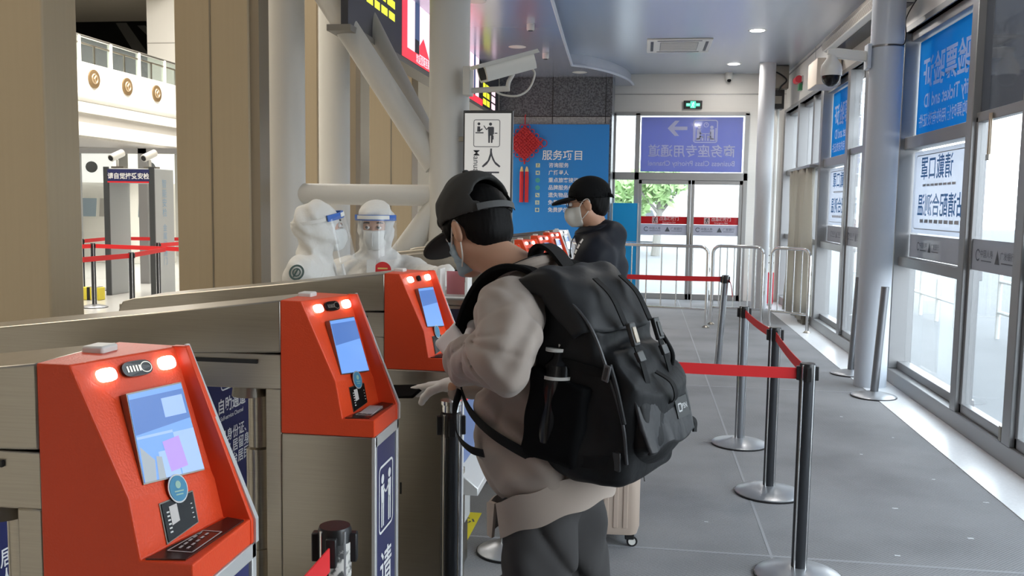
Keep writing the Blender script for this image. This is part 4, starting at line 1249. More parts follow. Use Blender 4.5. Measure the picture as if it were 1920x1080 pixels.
# red chinese knot hanging in front of the board
kn = thing('chinese_knot', 'red decorative knot with twin tassels hanging before the blue board', 'hanging ornament', (-1.95, 14.80, 2.60))
M_KNOT = mat('red_cord', (0.50, 0.02, 0.025), 0.6)
dm = .20
kb = MB()
for k in range(10):
    t = -dm + 2 * dm * (k + .5) / 10
    for sg in (1, -1):
        pts = []
        for j in range(21):
            w = -dm + 2 * dm * j / 20
            x, z = ((t + w) / 1.4142, (t - w) / 1.4142) if sg > 0 else ((w - t) / 1.4142, (w + t) / 1.4142)
            pts.append((x, -.012 * sg * math.cos(PI * 5 * w / dm) * .5, z))
        kb.tube(pts, .0185, 6)
kb.build('woven_diamond', M_KNOT, kn)
lp = MB()
for sx, sz in ((1, 1), (1, -1), (-1, 1), (-1, -1)):
    for k in range(4):
        s0 = (k + .5) / 4
        cx, cz = sx * .283 * (1 - s0), sz * .283 * s0
        lp.tube([(cx + .036 * math.cos(a * PI / 8) + sx * .012, 0, cz + .036 * math.sin(a * PI / 8) + sz * .012) for a in range(16)], .008, 6, closed=True)
for sx in (1, -1): lp.tube([(sx * .31 + .055 * math.cos(a * PI / 8), 0, .055 * math.sin(a * PI / 8)) for a in range(16)], .008, 6, closed=True)
lp.build('edge_loop', M_KNOT, kn)
MB().tube([(0, 0, .28), (0, 0, .44), (0, .058, .46)], .010, 8).build('hanging_cord', M_KNOT, kn)
MB().tube([(0, 0, -.27), (0, 0, -.34)], .014, 8).build('neck_cord', M_KNOT, kn)
for sx in (-.042, .042):
    ts = MB().lathe([(.012, -.38), (.030, -.44), (.032, -.46)], (sx, 0, 0), 16).build('tassel_cap', mat('gold_cap', (.62, .42, .20), .35, .6), kn)
    MB().lathe([(.030, -.46), (.034, -.60), (.032, -.86), (.034, -.96)], (sx, 0, 0), 16).build('tassel', mat('red_silk', (.55, .015, .02), .5), kn)

lbp = thing('standing_panel', 'plain bright cyan blue panel standing beside the exit door', 'panel', (-.32, 15.80, 0))
MB().box((-.215, -.02, .04), (.215, .02, 1.655)).build('panel_face', mat('cyan_panel', (0.0, 0.34, 0.74), .4), lbp, bevel=.003)
MB().box((.21, -.024, .0), (.228, .024, 1.66)).box((-.228, -.024, .0), (-.21, .024, 1.66)).box((-.2, -.12, 0), (.2, .12, .04)).build('panel_frame', M_SILVER, lbp, bevel=.003)
MB().box((-.21, -.0215, .99), (.21, -.0195, .998)).build('panel_joint', M_SILVER, lbp, smooth=False)

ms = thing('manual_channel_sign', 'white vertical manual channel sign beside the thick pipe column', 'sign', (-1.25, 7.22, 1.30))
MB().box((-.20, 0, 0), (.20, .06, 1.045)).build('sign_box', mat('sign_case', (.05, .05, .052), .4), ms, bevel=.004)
MB().box((-.187, -.004, .015), (.187, 0, 1.022)).build('sign_face', mat('sign_white_glow', (.62, .61, .59), .45, 0, (1, .99, .95), .22), ms, smooth=False)  # faint glow added to brighten the sign face
g = Pane((0, -.006, 0), (1, 0, 0), (0, 0, 1))
g.rrect(-.115, .755, .10, .972, .018, .005)
g.disc(-.072, .938, .0115).poly([(-.084, .918), (-.062, .918), (-.060, .876), (-.086, .876)]).line([(-.065, .884), (-.043, .899)], .010).rect(-.100, .863, -.034, .872)
g.disc(.022, .936, .0125).poly([(.002, .915), (.044, .915), (.043, .845), (.004, .845)]).poly([(.004, .848), (.020, .848), (.018, .788), (.006, .788)]).poly([(.027, .848), (.043, .848), (.039, .788), (.027, .788)])
g.line([(.006, .91), (-.010, .892)], .008).line([(-.010, .892), (-.032, .924)], .007).line([(.047, .912), (.047, .855)], .007).rect(.056, .860, .078, .868).rect(.040, .815, .048, .846)
g.build('pictogram', M_PRD, ms)
g = Pane((0, -.006, 0), (1, 0, 0), (0, 0, 1))
for k, ch in enumerate('人工通道'): g.text(ch, .165, .030, .655 - k * .165)
g.build('lettering', M_PRD, ms)
g = Pane((0, -.006, 0), (0, 0, -1), (1, 0, 0)); g.text('Manual Channel', .068, -.735, -.092, .004, 'LEFT'); g.build('lettering', M_PRD, ms)
MB().box((-.24, .02, .80), (-.195, .05, .84)).box((-.24, .02, .20), (-.195, .05, .24)).build('bracket', M_STEELD, ms)

# bullet camera on the thick pipe
M_CAMB = mat('camera_housing', (.62, .61, .56), .4)
bc = thing('security_camera', 'cream bullet security camera bracketed to the thick pipe column', 'security camera', (-1.44, 7.22, 2.52))
MB().box((-.005, -.07, -.06), (.055, .08, .165)).build('wall_box', M_PIPE, bc, bevel=.006)
MB().tube([(.05, 0, -.02), (.36, 0, -.005)], .022, 12).build('bracket_arm', M_PIPE, bc)
d_ = Vector((.74, .58, .30)).normalized(); s_ = d_.cross(Vector((0, 0, 1))).normalized(); u_ = s_.cross(d_)
c0 = Vector((.17, -.17, .085)); c1 = c0 + d_ * .40
prof = [(-.062, -.066), (.062, -.066), (.072, -.03), (.072, .040), (.055, .070), (-.055, .070), (-.072, .040), (-.072, -.03)]
MB().prism([c0 + s_ * x + u_ * z for x, z in prof], d_ * .46).build('camera_body', M_CAMB, bc, bevel=.004)
MB().prism([c0 - d_ * .05 + s_ * x * 1.12 + u_ * (z + .008) for x, z in prof[3:7]], d_ * .56).build('sun_shield', M_CAMB, bc, bevel=.002)
MB().prism([c0 - d_ * .002 + s_ * x * .72 + u_ * z * .72 for x, z in prof], d_ * .004).build('lens_window', M_BLACKG, bc, smooth=False)
MB().tube([(.34, 0, -.01), (.355, -.01, .05), tuple(c0 + d_ * .27 - u_ * .06)], .018, 10).build('swivel', M_PIPE, bc)
MB().tube(curve_pts([tuple(c0 + d_ * .44 - u_ * .05), (.55, .08, .12), (.51, .05, .0), (.42, .02, -.06), (.30, .02, -.05), (.24, .0, -.02)], 8), .008, 8).build('conduit', M_CAMB, bc)

# hall camera / projector seen at the top of the truss
hc = thing('security_camera', 'grey cylindrical camera above the diagonal white pipe, by the yellow display text', 'security camera', (-2.20, 7.55, 3.60))
MB().tube([(-.10, 0, .10), (.22, 0, -.02)], .085, 20).build('camera_body', M_WHITEP, hc)
MB().tube([(.20, 0, -.012), (.235, 0, -.025)], .07, 20).build('lens_hood', M_STEELD, hc)
MB().tube([(-.05, 0, .08), (-.05, 0, .34)], .025, 10).build('hanger', M_PIPE, hc)

# LED display along the hall edge
M_LEDK = mat('led_black', (.012, .012, .014), .4, 0, (.02, .02, .025), .3)
M_LEDR = mat('led_red', (.3, .02, .02), .4, 0, (.90, .02, .035), 1.9)
M_LEDW = mat('led_white', (.5, .5, .5), .4, 0, (.90, .62, .70), 1.05)
M_LEDY = mat('led_yellow', (.4, .4, .02), .4, 0, (.74, .78, .04), 1.0)
M_LEDB = mat('led_dark_blue', (.02, .03, .06), .4, 0, (.05, .08, .18), .8)
ld = thing('display_screen', 'long lit information display high along the hall edge', 'display screen', (-2.40, 10.0, 3.05), kind=None)
MB().box((-2.46, 7.2, 3.03), (-2.40, 14.88, 3.86)).build('screen_case', M_LEDK, ld, smooth=False, world=True)
MB().box((-2.58, 7.2, 2.98), (-2.38, 14.88, 3.03)).build('lower_ledge', mat('ledge_grey', (.20, .185, .16), .5), ld, smooth=False, world=True)
def led(rects, name, m, x=-2.398):
    b = MB()
    for y0, z0, y1, z1 in rects: b.face([(x, y0, z0), (x, y1, z0), (x, y1, z1), (x, y0, z1)])
    b.build(name, m, ld, smooth=False, world=True)
for r_ in ([(8.85, 3.05, 9.05, 3.84), (9.05, 3.05, 10.6, 3.16)], [(11.95, 3.03, 12.25, 3.72), (12.25, 3.03, 13.35, 3.13)]): led(r_, 'red_picture', M_LEDR)
MB().face([(-2.3975, 9.55, 3.17), (-2.3975, 10.0, 3.17), (-2.3975, 9.72, 3.36), (-2.3975, 9.55, 3.26)]).build('red_picture', M_LEDR, ld, smooth=False, world=True)
for r_ in ((9.05, 3.16, 9.35, 3.84), (9.55, 3.16, 10.6, 3.84), (12.25, 3.13, 12.65, 3.70), (12.78, 3.13, 13.05, 3.70)): led([r_], 'white_picture', M_LEDW)
led([(9.35, 3.30, 9.55, 3.84), (12.65, 3.2, 12.78, 3.7)], 'dark_picture', M_LEDB)
b = MB()
rnd = random.Random(3)
for k in range(5):
    z = 3.315 + k * .115; y = 7.35 if k else 7.5
    while y < 8.62 and k > -1:
        w = rnd.uniform(.10, .26); b.face([(-2.398, y, z), (-2.398, min(y + w, 8.64), z), (-2.398, min(y + w, 8.64), z + .07), (-2.398, y, z + .07)]); y += w + .05
b2 = MB()
for k in range(5):
    z = 3.08 + k * .115; y = 13.40
    if k > 2: continue
    while y < 14.0:
        w = rnd.uniform(.12, .3); b.face([(-2.398, y, z), (-2.398, min(y + w, 14.0), z), (-2.398, min(y + w, 14.0), z + .085), (-2.398, y, z + .085)]); y += w + .05
    b2.face([(-2.398, 14.15, z), (-2.398, 14.5, z), (-2.398, 14.5, z + .09), (-2.398, 14.15, z + .09)])
b.build('yellow_text_rows', M_LEDY, ld, smooth=False, world=True); b2.build('white_text_rows', M_LEDW, ld, smooth=False, world=True)
b = MB(); 
add_text(b, '欢迎您乘坐高铁', .10, (-2.396, 9.75, 3.105), (0, 1, 0), (0, 0, 1), .01); b.build('lettering', M_LEDW, ld, smooth=False, world=True)

# green exit box over the door
ex = thing('exit_sign', 'green lit exit sign on the wall above the exit door', 'exit sign', (.78, 16.0, 3.275))
MB().box((-.155, -.05, 0), (.155, 0, .135)).build('case', M_BLACK, ex, bevel=.004)
M_GRN = mat('exit_green', (.05, .3, .2), .4, 0, (.06, .62, .36), 1.3); M_GRW = mat('exit_white', (.3, .4, .35), .4, 0, (.55, .9, .78), 1.2)
g = Pane((0, -.052, .067), (1, 0, 0), (0, 0, 1)); g.rect(-.045, -.058, .045, .058).rect(-.115, -.028, -.05, .024).rect(.05, -.028, .115, .024); g.build('green_panel', M_GRN, ex)
g = Pane((0, -.054, .067), (1, 0, 0), (0, 0, 1)); g.disc(.008, .036, .009).line([(.004, .026), (-.008, -.006)], .014).line([(-.008, -.006), (.010, -.022), (.004, -.05)], .009).line([(-.008, -.006), (-.024, -.04)], .009).line([(.002, .022), (.024, .006)], .008).line([(.002, .022), (-.022, .012)], .008)
g.text('安全', .03, -.083, 0, .01).text('出口', .03, .083, 0, .01); g.build('exit_symbol', M_GRW, ex)

# ---------------------------------------------------------------- ceiling fittings
def downlight(x, y, z, label, lit=True):
    d = thing('downlight', label, 'ceiling light', (x, y, z), 0, 'round recessed downlights')
    MB().lathe([(.095, -.004), (.115, -.002), (.118, .0)], (0, 0, 0), 36).build('trim_ring', M_WHITEP, d)
    MB().lathe([(.092, -.006), (.092, -.004)], (0, 0, 0), 32).build('diffuser', M_LIGHT if lit else M_WHITEP, d, smooth=False)
    if lit:
        l = bpy.data.lights.new('lamp_light', 'AREA'); l.shape = 'DISK'; l.size = .18; l.energy = 16; l.color = (1, .95, .88)
        o = bpy.data.objects.new('lamp_light', l); o.location = (0, 0, -.012); link(o, d)
    return d
downlight(1.373, 12.17, 3.865, 'lit round downlight beside the ceiling air conditioner')
downlight(1.344, 14.93, 3.865, 'lit round downlight by the end wall and its dome camera')
downlight(1.40, 9.3, 3.865, 'lit round downlight just above the top edge of the view')
downlight(1.40, 6.3, 3.865, 'lit round downlight above the sagging red belts, outside the view')
downlight(-1.71, 12.07, 3.67, 'unlit round downlight in the glossy soffit by the display', False)
downlight(-1.77, 9.36, 3.67, 'unlit round downlight in the soffit at the top edge', False)
downlight(-1.05, 14.4, 3.67, 'unlit round downlight in the soffit just before the granite', False)
for x, y, lb_ in ((-1.347, 10.57, 'white smoke detector on the soffit nearer the viewer'), (-1.391, 12.6, 'white smoke detector on the soffit farther from the viewer')):
    d = thing('smoke_detector', lb_, 'smoke detector', (x, y, 3.67), 0, 'soffit smoke detectors')
    MB().lathe([(.040, -.075), (.046, -.06), (.046, 0)], (0, 0, 0), 20).build('cup', M_WHITEP, d)
    MB().lathe([(.030, -.080), (.030, -.075)], (0, 0, 0), 20).build('sensor', M_BLACK, d)
av = thing('air_vent_cassette', 'square white air conditioning cassette in the ceiling', 'air conditioner', (.42, 13.18, 3.865))
MB().box((-.44, -.52, -.022), (.44, .52, 0)).build('panel', M_WHITEP, av, bevel=.008)
pts = curve_pts([(-.36, -.34, 0), (-.34, .40, 0), (0, .44, 0), (.34, .40, 0), (.36, -.34, 0)], 8)
MB().ribbon([(p.x, p.y, -.0235) for p in pts], (1, 0, 0), .05, .004).build('outlet_slot', M_BLACK, av) if False else None
b = MB()
for x in (-.37, .37): b.box((x - .02, -.38, -.0245), (x + .02, .36, -.0215))
for y in (-.44, .43): b.box((-.30, y - .02, -.0245), (.30, y + .02, -.0215))
b.build('outlet_slot', M_BLACK, av, smooth=False)
gr = MB().box((-.26, -.32, -.026), (.26, .32, -.0215)).build('intake_grille', mat('grille_grey', (.30, .30, .30), .5), av, smooth=False)
b = MB()
for k in range(11): b.box((-.25, -.30 + k * .058, -.030), (.25, -.28 + k * .058, -.026))
b.build('grille_slat', M_WHITEP, gr, smooth=False)
dc = thing('dome_camera', 'small white dome camera under the far ceiling edge', 'dome camera', (1.36, 15.9, 3.865))
MB().lathe([(.04, -.14), (.058, -.10), (.062, -.04), (.062, 0)], (0, 0, 0), 20).build('housing', M_WHITEP, dc); MB().ball((0, -.02, -.125), .036).build('lens_dome', M_BLACKG, dc)

# big dome camera on the round column
bd_ = thing('dome_camera', 'white pan tilt dome camera on an arm from the round column', 'dome camera', (2.08, 8.55, 2.94))
MB().box((-.17, -.07, -.10), (-.138, .07, .115)).build('mount_plate', M_PIPEB, bd_, bevel=.004)
MB().prism([(-.165, -.03, .055), (-.165, -.03, -.03), (-.42, -.03, .00), (-.50, -.03, .035), (-.50, -.03, .075), (-.42, -.03, .085)], (0, .06, 0)).build('arm', M_WHITEP, bd_, bevel=.006)
dh = MB().lathe([(.090, -.155), (.092, -.10), (.085, -.06), (.05, -.01), (.035, .03)], (-.46, 0, 0), 28).build('dome_housing', M_WHITEP, bd_)
MB().ball((-.46, 0, -.165), (.080, .080, .085)).build('dark_dome', M_BLACKG, bd_)
# air curtain above the doors
at = thing('air_curtain', 'long white air curtain unit over the glass doors', 'air curtain', (2.18, 10.0, 3.43))
pr = [(-.13, 0, .02), (-.15, 0, .10), (-.10, 0, .19), (.13, 0, .21), (.13, 0, 0), (-.05, 0, 0)]
MB().prism([(x, -1.4, z) for x, y, z in pr], (0, 2.75, 0)).build('casing', M_WHITEP, at, bevel=.008)
b = MB()
for k in range(66):
    y = -1.36 + k * .0415
    b.face([(-.1345, y, .03), (-.1345, y + .027, .03), (-.1545, y + .027, .098), (-.1545, y, .098)]); b.face([(-.1545, y, .102), (-.1545, y + .027, .102), (-.105, y + .027, .190), (-.105, y, .190)])
b.build('front_grille', mat('grille_brown', (.20, .175, .155), .5), at, smooth=False)
MB().box((-.06, -1.39, -.006), (.125, 1.34, 0)).build('outlet', M_BLACK, at, smooth=False)
jb = MB().box((2.02, 11.55, 3.10), (2.305, 12.15, 3.42)).build('junction_box', mat('warm_white_box', (.66, .58, .49), .5), bevel=.01); tag(jb, 'warm lit white box under the far end of the air curtain', 'box')
al = thing('fire_alarm', 'red fire alarm lamp with green tag on the beam', 'fire alarm', (2.32, 14.5, 3.52))
MB().tube([(-.06, .10, .03), (-.06, -.13, .03)], .055, 16).build('red_lamp', mat('alarm_red', (.62, .03, .05), .35), al); MB().box((-.02, -.14, -.01), (0, .12, .08)).build('back_plate', M_PIPE, al); MB().box((-.05, -.10, -.13), (0, .02, -.03)).build('green_tag', mat('tag_green', (.04, .22, .10), .4), al)
sp = thing('loudspeaker', 'dark junction of cables and a black speaker in the far upper corner', 'speaker', (2.06, 15.2, 3.18))
MB().box((-.10, -.12, 0), (.10, .12, .30)).build('black_case', M_BLACK, sp, bevel=.006)
MB().box((-.06, -.125, .08), (.06, -.12, .2)).build('grille', M_STEELD, sp, smooth=False)
MB().box((-.14, -.10, .32), (.16, .10, .68)).build('metal_box', M_STEELD, sp, bevel=.006)
MB().tube(curve_pts([(-.16, -.1, .62), (0, -.14, .55), (.12, -.13, .45), (.04, -.14, .35), (.0, -.13, .28)], 6), .012, 8).build('cable', M_BLACK, sp)
MB().tube([(-.22, -.06, .48), (-.05, -.06, .36)], .016, 8).build('bracket', M_STEELD, sp)
MB().tube([(.02, 0, -3.17), (.02, 0, 0)], .028, 12).build('pole', M_PIPE, sp)

# curtain by the far windows
ct = thing('curtain', 'grey beige curtain hanging before the far windows', 'curtain', (2.24, 13.7, 0))
b = MB(); n = 140
rows_ = [(.06, 1.15), (.4, 1.1), (1.0, 1.0), (1.6, .95), (2.05, .9), (2.16, .85)]
for z, am in rows_:
    for k in range(n + 1):
        t = k / n; y = -.86 + 1.62 * t
        x = (.055 * math.sin(t * 40) + .028 * math.sin(t * 97 + z * 1.2) + .012 * math.sin(t * 20 + 2 * z)) * am
        b.v.append((x, y, z))
for j in range(len(rows_) - 1):
    for k in range(n):
        a = j * (n + 1) + k; b.f.append((a, a + 1, a + n + 2, a + n + 1))
co = b.build('cloth', film('grey_beige_cloth', (.62, .59, .53), .5, gloss=0.0), ct); md = co.modifiers.new('thick', 'SOLIDIFY'); md.thickness = .004
MB().box((-.05, -.95, 2.16), (.06, .82, 2.20)).build('track', M_FRAME, ct, bevel=.004)
MB().box((-.03, -.80, 0.0), (.05, -.40, .13)).build('weight_bag', mat('brown_bag', (.10, .085, .065), .7), ct, bevel=.01)

# red cabinet behind the barriers
rcb = thing('red_cabinet', 'red cabinet with white top half hidden behind the barriers', 'cabinet', (2.02, 15.45, 0))
MB().box((-.13, -.10, .03), (.13, .10, .55)).build('red_body', mat('cabinet_red', (.55, .03, .05), .4), rcb, bevel=.008)
MB().box((-.13, -.10, .55), (.13, .10, .95)).build('white_top', M_WHITEP, rcb, bevel=.006)
MB().box((-.12, -.104, .70), (.12, -.10, .72)).box((-.12, -.104, .82), (.12, -.10, .84)).build('shelf_line', M_STEELD, rcb, smooth=False)
for sx in (-.1, .1): MB().lathe([(.02, -.02), (.02, .02)], (sx, -.07, .02), 12, 'x').build('caster', M_BLACK, rcb)

# ---------------------------------------------------------------- suitcase on the floor
M_CASE = mat('champagne_shell', (.56, .45, .37), .33, .35)
su = thing('suitcase', 'champagne ribbed suitcase standing behind the black backpack', 'suitcase', (-.185, 4.28, 0), .06)
b = MB()
def rr(hx, hy, r, n=5):
    o = []
    for cx, cy, a in ((hx - r, hy - r, 0), (-hx + r, hy - r, 90), (-hx + r, -hy + r, 180), (hx - r, -hy + r, 270)):
        for k in range(n): 
            t = math.radians(a + 90 * k / (n - 1)); o.append((cx + r * math.cos(t), cy + r * math.sin(t)))
    return o
prof = [(.06, .86), (.065, .95), (.10, 1.0), (.60, 1.0), (.635, .95), (.64, .86)]
ring_ = rr(.20, .13, .045)
for z, s_ in prof: b.v += [(x * s_, y * s_, z) for x, y in ring_]
m = len(ring_)
for k in range(len(prof) - 1):
    for j_ in range(m): b.f.append((k * m + j_, k * m + (j_ + 1) % m, (k + 1) * m + (j_ + 1) % m, (k + 1) * m + j_))
b.f.append(tuple(range(m))[::-1]); b.f.append(tuple(range((len(prof) - 1) * m, len(prof) * m)))
shell = b.build('shell', M_CASE, su)
for k in range(7): MB().box((-.150 + k * .045, -.1345, .10), (-.128 + k * .045, -.129, .60)).build('rib', M_CASE, shell, bevel=.004)
MB().box((.197, -.006, .08), (.203, .006, .62)).box((-.2, -.006, .62), (.2, .006, .643)).build('zip_line', M_BLACK, shell, smooth=False)
for sx in (-1, 1):
    for sy in (-1, 1):
        MB().box((sx * .155 - .022, sy * .085 - .022, .035), (sx * .155 + .022, sy * .085 + .022, .075)).build('wheel_mount', M_BLACK, su, bevel=.005)
        wh = MB().lathe([(.012, -.016), (.026, -.014), (.026, .014), (.012, .016)], (sx * .155 + .012, sy * .085, .0265), 20, 'y').build('wheel', M_BLACK, su)
        MB().lathe([(.017, -.018), (.017, .018)], (sx * .155 + .012, sy * .085, .0265), 18, 'y').build('hub', M_WHITEP, wh)
for sx in (-.06, .06): MB().tube([(sx, .10, .62), (sx, .10, .98)], .008, 10).build('handle_rod', M_CHROME, su)
MB().box((-.08, .085, .97), (.08, .115, 1.0)).build('handle_grip', M_BLACK, su, bevel=.006)
MB().ribbon(curve_pts([(.205, -.02, .60), (.222, -.03, .50), (.216, -.03, .36), (.222, -.03, .30)], 4), (0, 1, 0), .02, .004).build('luggage_strap', M_BLACK, su)
# ---------------------------------------------------------------- station hall beyond the gates
M_HALLW = mat('hall_white', (.78, .76, .71), .5)
M_HALLB = mat('hall_beige_ceiling', (.50, .46, .38), .6)
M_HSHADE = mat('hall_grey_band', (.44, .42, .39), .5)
mz = MB().box((-13.2, 8, 3.82), (-12.0, 36, 4.52)).build('trim_4', M_HALLW, bevel=.01); struct(mz, 'white mezzanine fascia with round bronze medallions', 'mezzanine')
MB().tube([(-12.10, 8, 3.80), (-12.10, 36, 3.80)], .13, 20).build('round_moulding', M_HALLW, mz)
MB().box((-13.2, 8, 3.45), (-12.02, 36, 3.67)).build('lower_band', M_HALLW, mz, smooth=False)
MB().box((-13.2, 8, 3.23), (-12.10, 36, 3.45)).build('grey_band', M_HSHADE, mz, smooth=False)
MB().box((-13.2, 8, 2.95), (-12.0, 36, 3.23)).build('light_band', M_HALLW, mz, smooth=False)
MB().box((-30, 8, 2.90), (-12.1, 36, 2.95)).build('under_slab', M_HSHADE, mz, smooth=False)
M_BRZ = mat('bronze_relief', (.30, .20, .10), .45, .6); M_BRZL = mat('bronze_light', (.55, .42, .27), .4, .5)
for k in range(7):
    y = 17.36 + 1.295 * k
    o = thing('medallion', 'bronze medallion on the mezzanine fascia, number unseen', 'medallion', (-12.0, y, 4.20), 0, 'bronze medallions along the mezzanine')
    o['label'] = ('bronze medallion hidden behind the front beige column', 'bronze medallion in the column gap beside the front beige column', 'second bronze medallion in the gap between beige columns', 'third bronze medallion in the gap between beige columns', 'fourth bronze medallion, half cut by the wide beige column',
                  'bronze medallion farther along behind the beige column', 'last bronze medallion hidden behind the wide beige column')[k]
    MB().lathe([(.20, 0), (.20, .03), (.17, .035)], (0, 0, 0), 32, 'x').build('disc', M_BRZ, o)
    MB().tube([(.035, .10 * math.cos(a * PI / 9), .10 * math.sin(a * PI / 9)) for a in range(18)], .018, 6, closed=True).tube([(.035, .02, -.07), (.04, -.03, .0), (.035, .03, .07)], .025, 8).build('relief', M_BRZL, o)
bl = thing('balustrade', 'glass balustrade with steel rails above the medallion fascia', 'balustrade', (-12.15, 20, 4.52))
MB().tube([(-12.15, 8, 5.10), (-12.15, 36, 5.10)], .035, 12).build('top_rail', M_CHROME, bl, world=True)
MB().tube([(-12.15, 8, 4.95), (-12.15, 36, 4.95)], .022, 10).build('mid_rail', M_STEEL, bl, world=True)
for k in range(13): MB().box((-12.19, 13.6 + k * 1.18, 4.52), (-12.11, 13.68 + k * 1.18, 5.10)).build('baluster', M_WHITEP, bl, world=True, smooth=False)
for k in range(13): MB().box((-12.17, 14.19 + k * 1.18, 4.52), (-12.13, 14.22 + k * 1.18, 4.95)).build('thin_baluster', M_STEEL, bl, world=True, smooth=False)
MB().box((-12.155, 8, 4.53), (-12.145, 36, 5.08)).build('pane', glass('greenish_glass', (.86, .92, .88), .08, haze=.06), bl, smooth=False, world=True)
hw = MB().box((-30.2, -8, 0), (-30, 40, 9)).box((-30, 40, 0), (-2.4, 40.2, 9)).box((-30, -8.2, 0), (-2.4, -8, 9)).build('wall_hall', M_HALLW, smooth=False); struct(hw, 'white far walls of the station hall', 'wall')
hs = MB().box((-2.5, 15.1, 0), (-2.3, 40, 9)).box((-2.5, -8, 3.95), (-2.4, 15.1, 9)).build('wall_hall_side', M_HALLW, smooth=False); struct(hs, 'upper hall wall above the display screen', 'wall')
hr = MB().box((-30.2, -8.2, 9.0), (-2.2, 40.2, 9.2)).build('ceiling_hall', M_HALLW, smooth=False); struct(hr, 'high roof of the station hall', 'ceiling')
up = MB().box((-21, 8, 4.3), (-17, 22.4, 5.9)).build('wall_upper', M_HSHADE, smooth=False); struct(up, 'grey wall of the upper gallery', 'wall')
pil = MB().box((-15.06, 26.2, 4.4), (-13.0, 30.0, 9)).build('column_upper', M_HALLW, smooth=False); struct(pil, 'white panelled pillar of the upper gallery', 'column')
MB().box((-15.06, 26.19, 6.30), (-12.99, 30.0, 6.33)).build('joint', M_HSHADE, pil, smooth=False)
M_DK = mat('black_glazing', (.006, .006, .006), .6, spec=.1)
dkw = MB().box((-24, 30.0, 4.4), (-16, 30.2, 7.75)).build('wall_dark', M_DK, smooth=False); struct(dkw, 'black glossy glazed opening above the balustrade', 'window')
MB().prism([(-20.5, 29.99, 7.7), (-20.42, 29.99, 7.7), (-19.6, 29.99, 5.6), (-19.7, 29.99, 5.6)], (0, .005, 0)).prism([(-18.4, 29.99, 7.7), (-18.0, 29.99, 7.7), (-16.3, 29.99, 5.4), (-16.9, 29.99, 5.4)], (0, .005, 0)).prism([(-17.6, 29.99, 7.6), (-17.3, 29.99, 7.6), (-16.2, 29.99, 6.4), (-16.3, 29.99, 6.4)], (0, .005, 0)).build('sheen_streak', mat('dark_sheen', (.07, .07, .066), .6), dkw, smooth=False)  # sheen painted onto the black opening as pale streaks
sof = MB().box((-24, 22, 7.75), (-14, 30.2, 9)).build('ceiling_upper', M_HALLB, smooth=False); struct(sof, 'beige soffit above the black glazed opening', 'ceiling')

# walk-through metal detector
dt = thing('metal_detector', 'grey walk through metal detector with a navy banner across its top', 'metal detector', (-8.35, 13.9, 0))
M_DET = mat('detector_grey', (.40, .42, .43), .45); M_DETD = mat('detector_dark', (.05, .055, .06), .4)
for x0, nm in ((-.44, 'side_panel'), (.36, 'side_panel')):
    p = MB().box((x0, 0, 0), (x0 + .07, .62, 2.10)).build(nm, M_DET, dt, bevel=.01)
    MB().box((x0 - .01, -.025, 0), (x0 + .08, .0, 2.12)).build('edge_strip', M_DETD, p, smooth=False)
MB().box((-.37, .004, 1.86), (.36, .616, 2.096)).build('crossbar', M_DET, dt, bevel=.01)
bn = MB().box((-.37, -.035, 1.86), (.36, -.012, 2.08)).build('banner', M_NAVY, dt, smooth=False)
text('请自觉接受安检', .105, (0, -.037, 1.965), (1, 0, 0), (0, 0, 1), M_WHITE, bn, bold=.02)
MB().box((-.37, -.0375, 1.862), (.36, -.036, 1.885)).build('red_line', M_BELT, bn, smooth=False)
gp = Pane((.432, .31, 0), (0, 1, 0), (0, 0, 1))
for k, ch in enumerate('智能安检'): gp.text(ch, .15, 0, 1.85 - k * .16)
for k, ch in enumerate('金属探测门'): gp.text(ch, .13, 0, 1.12 - k * .14)
gp.build('lettering', mat('pale_blue_print', (.22, .36, .52), .5), dt)
for x, lb_ in ((-.33, 'white camera over the detector post without side lettering'), (.25, 'white camera over the detector panel with blue side lettering')):
    c = thing('security_camera', lb_, 'security camera', (-8.35 + x, 14.1, 2.103))
    MB().tube([(0, 0, 0), (0, 0, .14)], .022, 10).build('stand', M_WHITEP, c); MB().box((-.08, -.06, 0), (.14, .06, .03)).build('foot', M_STEELD, c)
    MB().tube([(.03, .10, .26), (-.03, -.14, .16)], .062, 14).build('camera_body', M_WHITEP, c); MB().tube([(-.0295, -.138, .161), (-.032, -.15, .156)], .045, 14).build('lens', M_BLACKG, c)
hp = []
for x, y, lb_ in ((-7.977, 12.273, 'black hall belt post beside the yellow and black box'), (-6.237, 10.379, 'black hall belt post standing before the metal detector opening'), (-7.278, 12.842, 'black hall belt post against the lettered detector panel'), (-9.0, 13.55, 'black hall belt post behind the one by the yellow box'), (-9.25, 14.75, 'black hall belt post deep behind the metal detector')):
    hp.append(post(lb_, (x, y, 0), pole=M_POST, grp='belt barrier posts in the station hall', plain=False))
for k, a, b_ in ((1, (-6.237, 10.34), (-6.30, 8.9)), (1, (-6.25, 10.42), (-6.60, 11.85)), (0, (-7.98, 12.23), (-8.10, 11.3)), (0, (-7.93, 12.27), (-5.9, 11.84)), (2, (-7.277, 12.88), (-7.27, 14.0)), (3, (-9.01, 13.6), (-9.22, 14.70)), (4, (-9.21, 14.75), (-6.9, 15.3)), (3, (-9.04, 13.53), (-9.9, 12.9))):
    belt(hp[k], (*a, .905), (*b_, .905), w=.06)
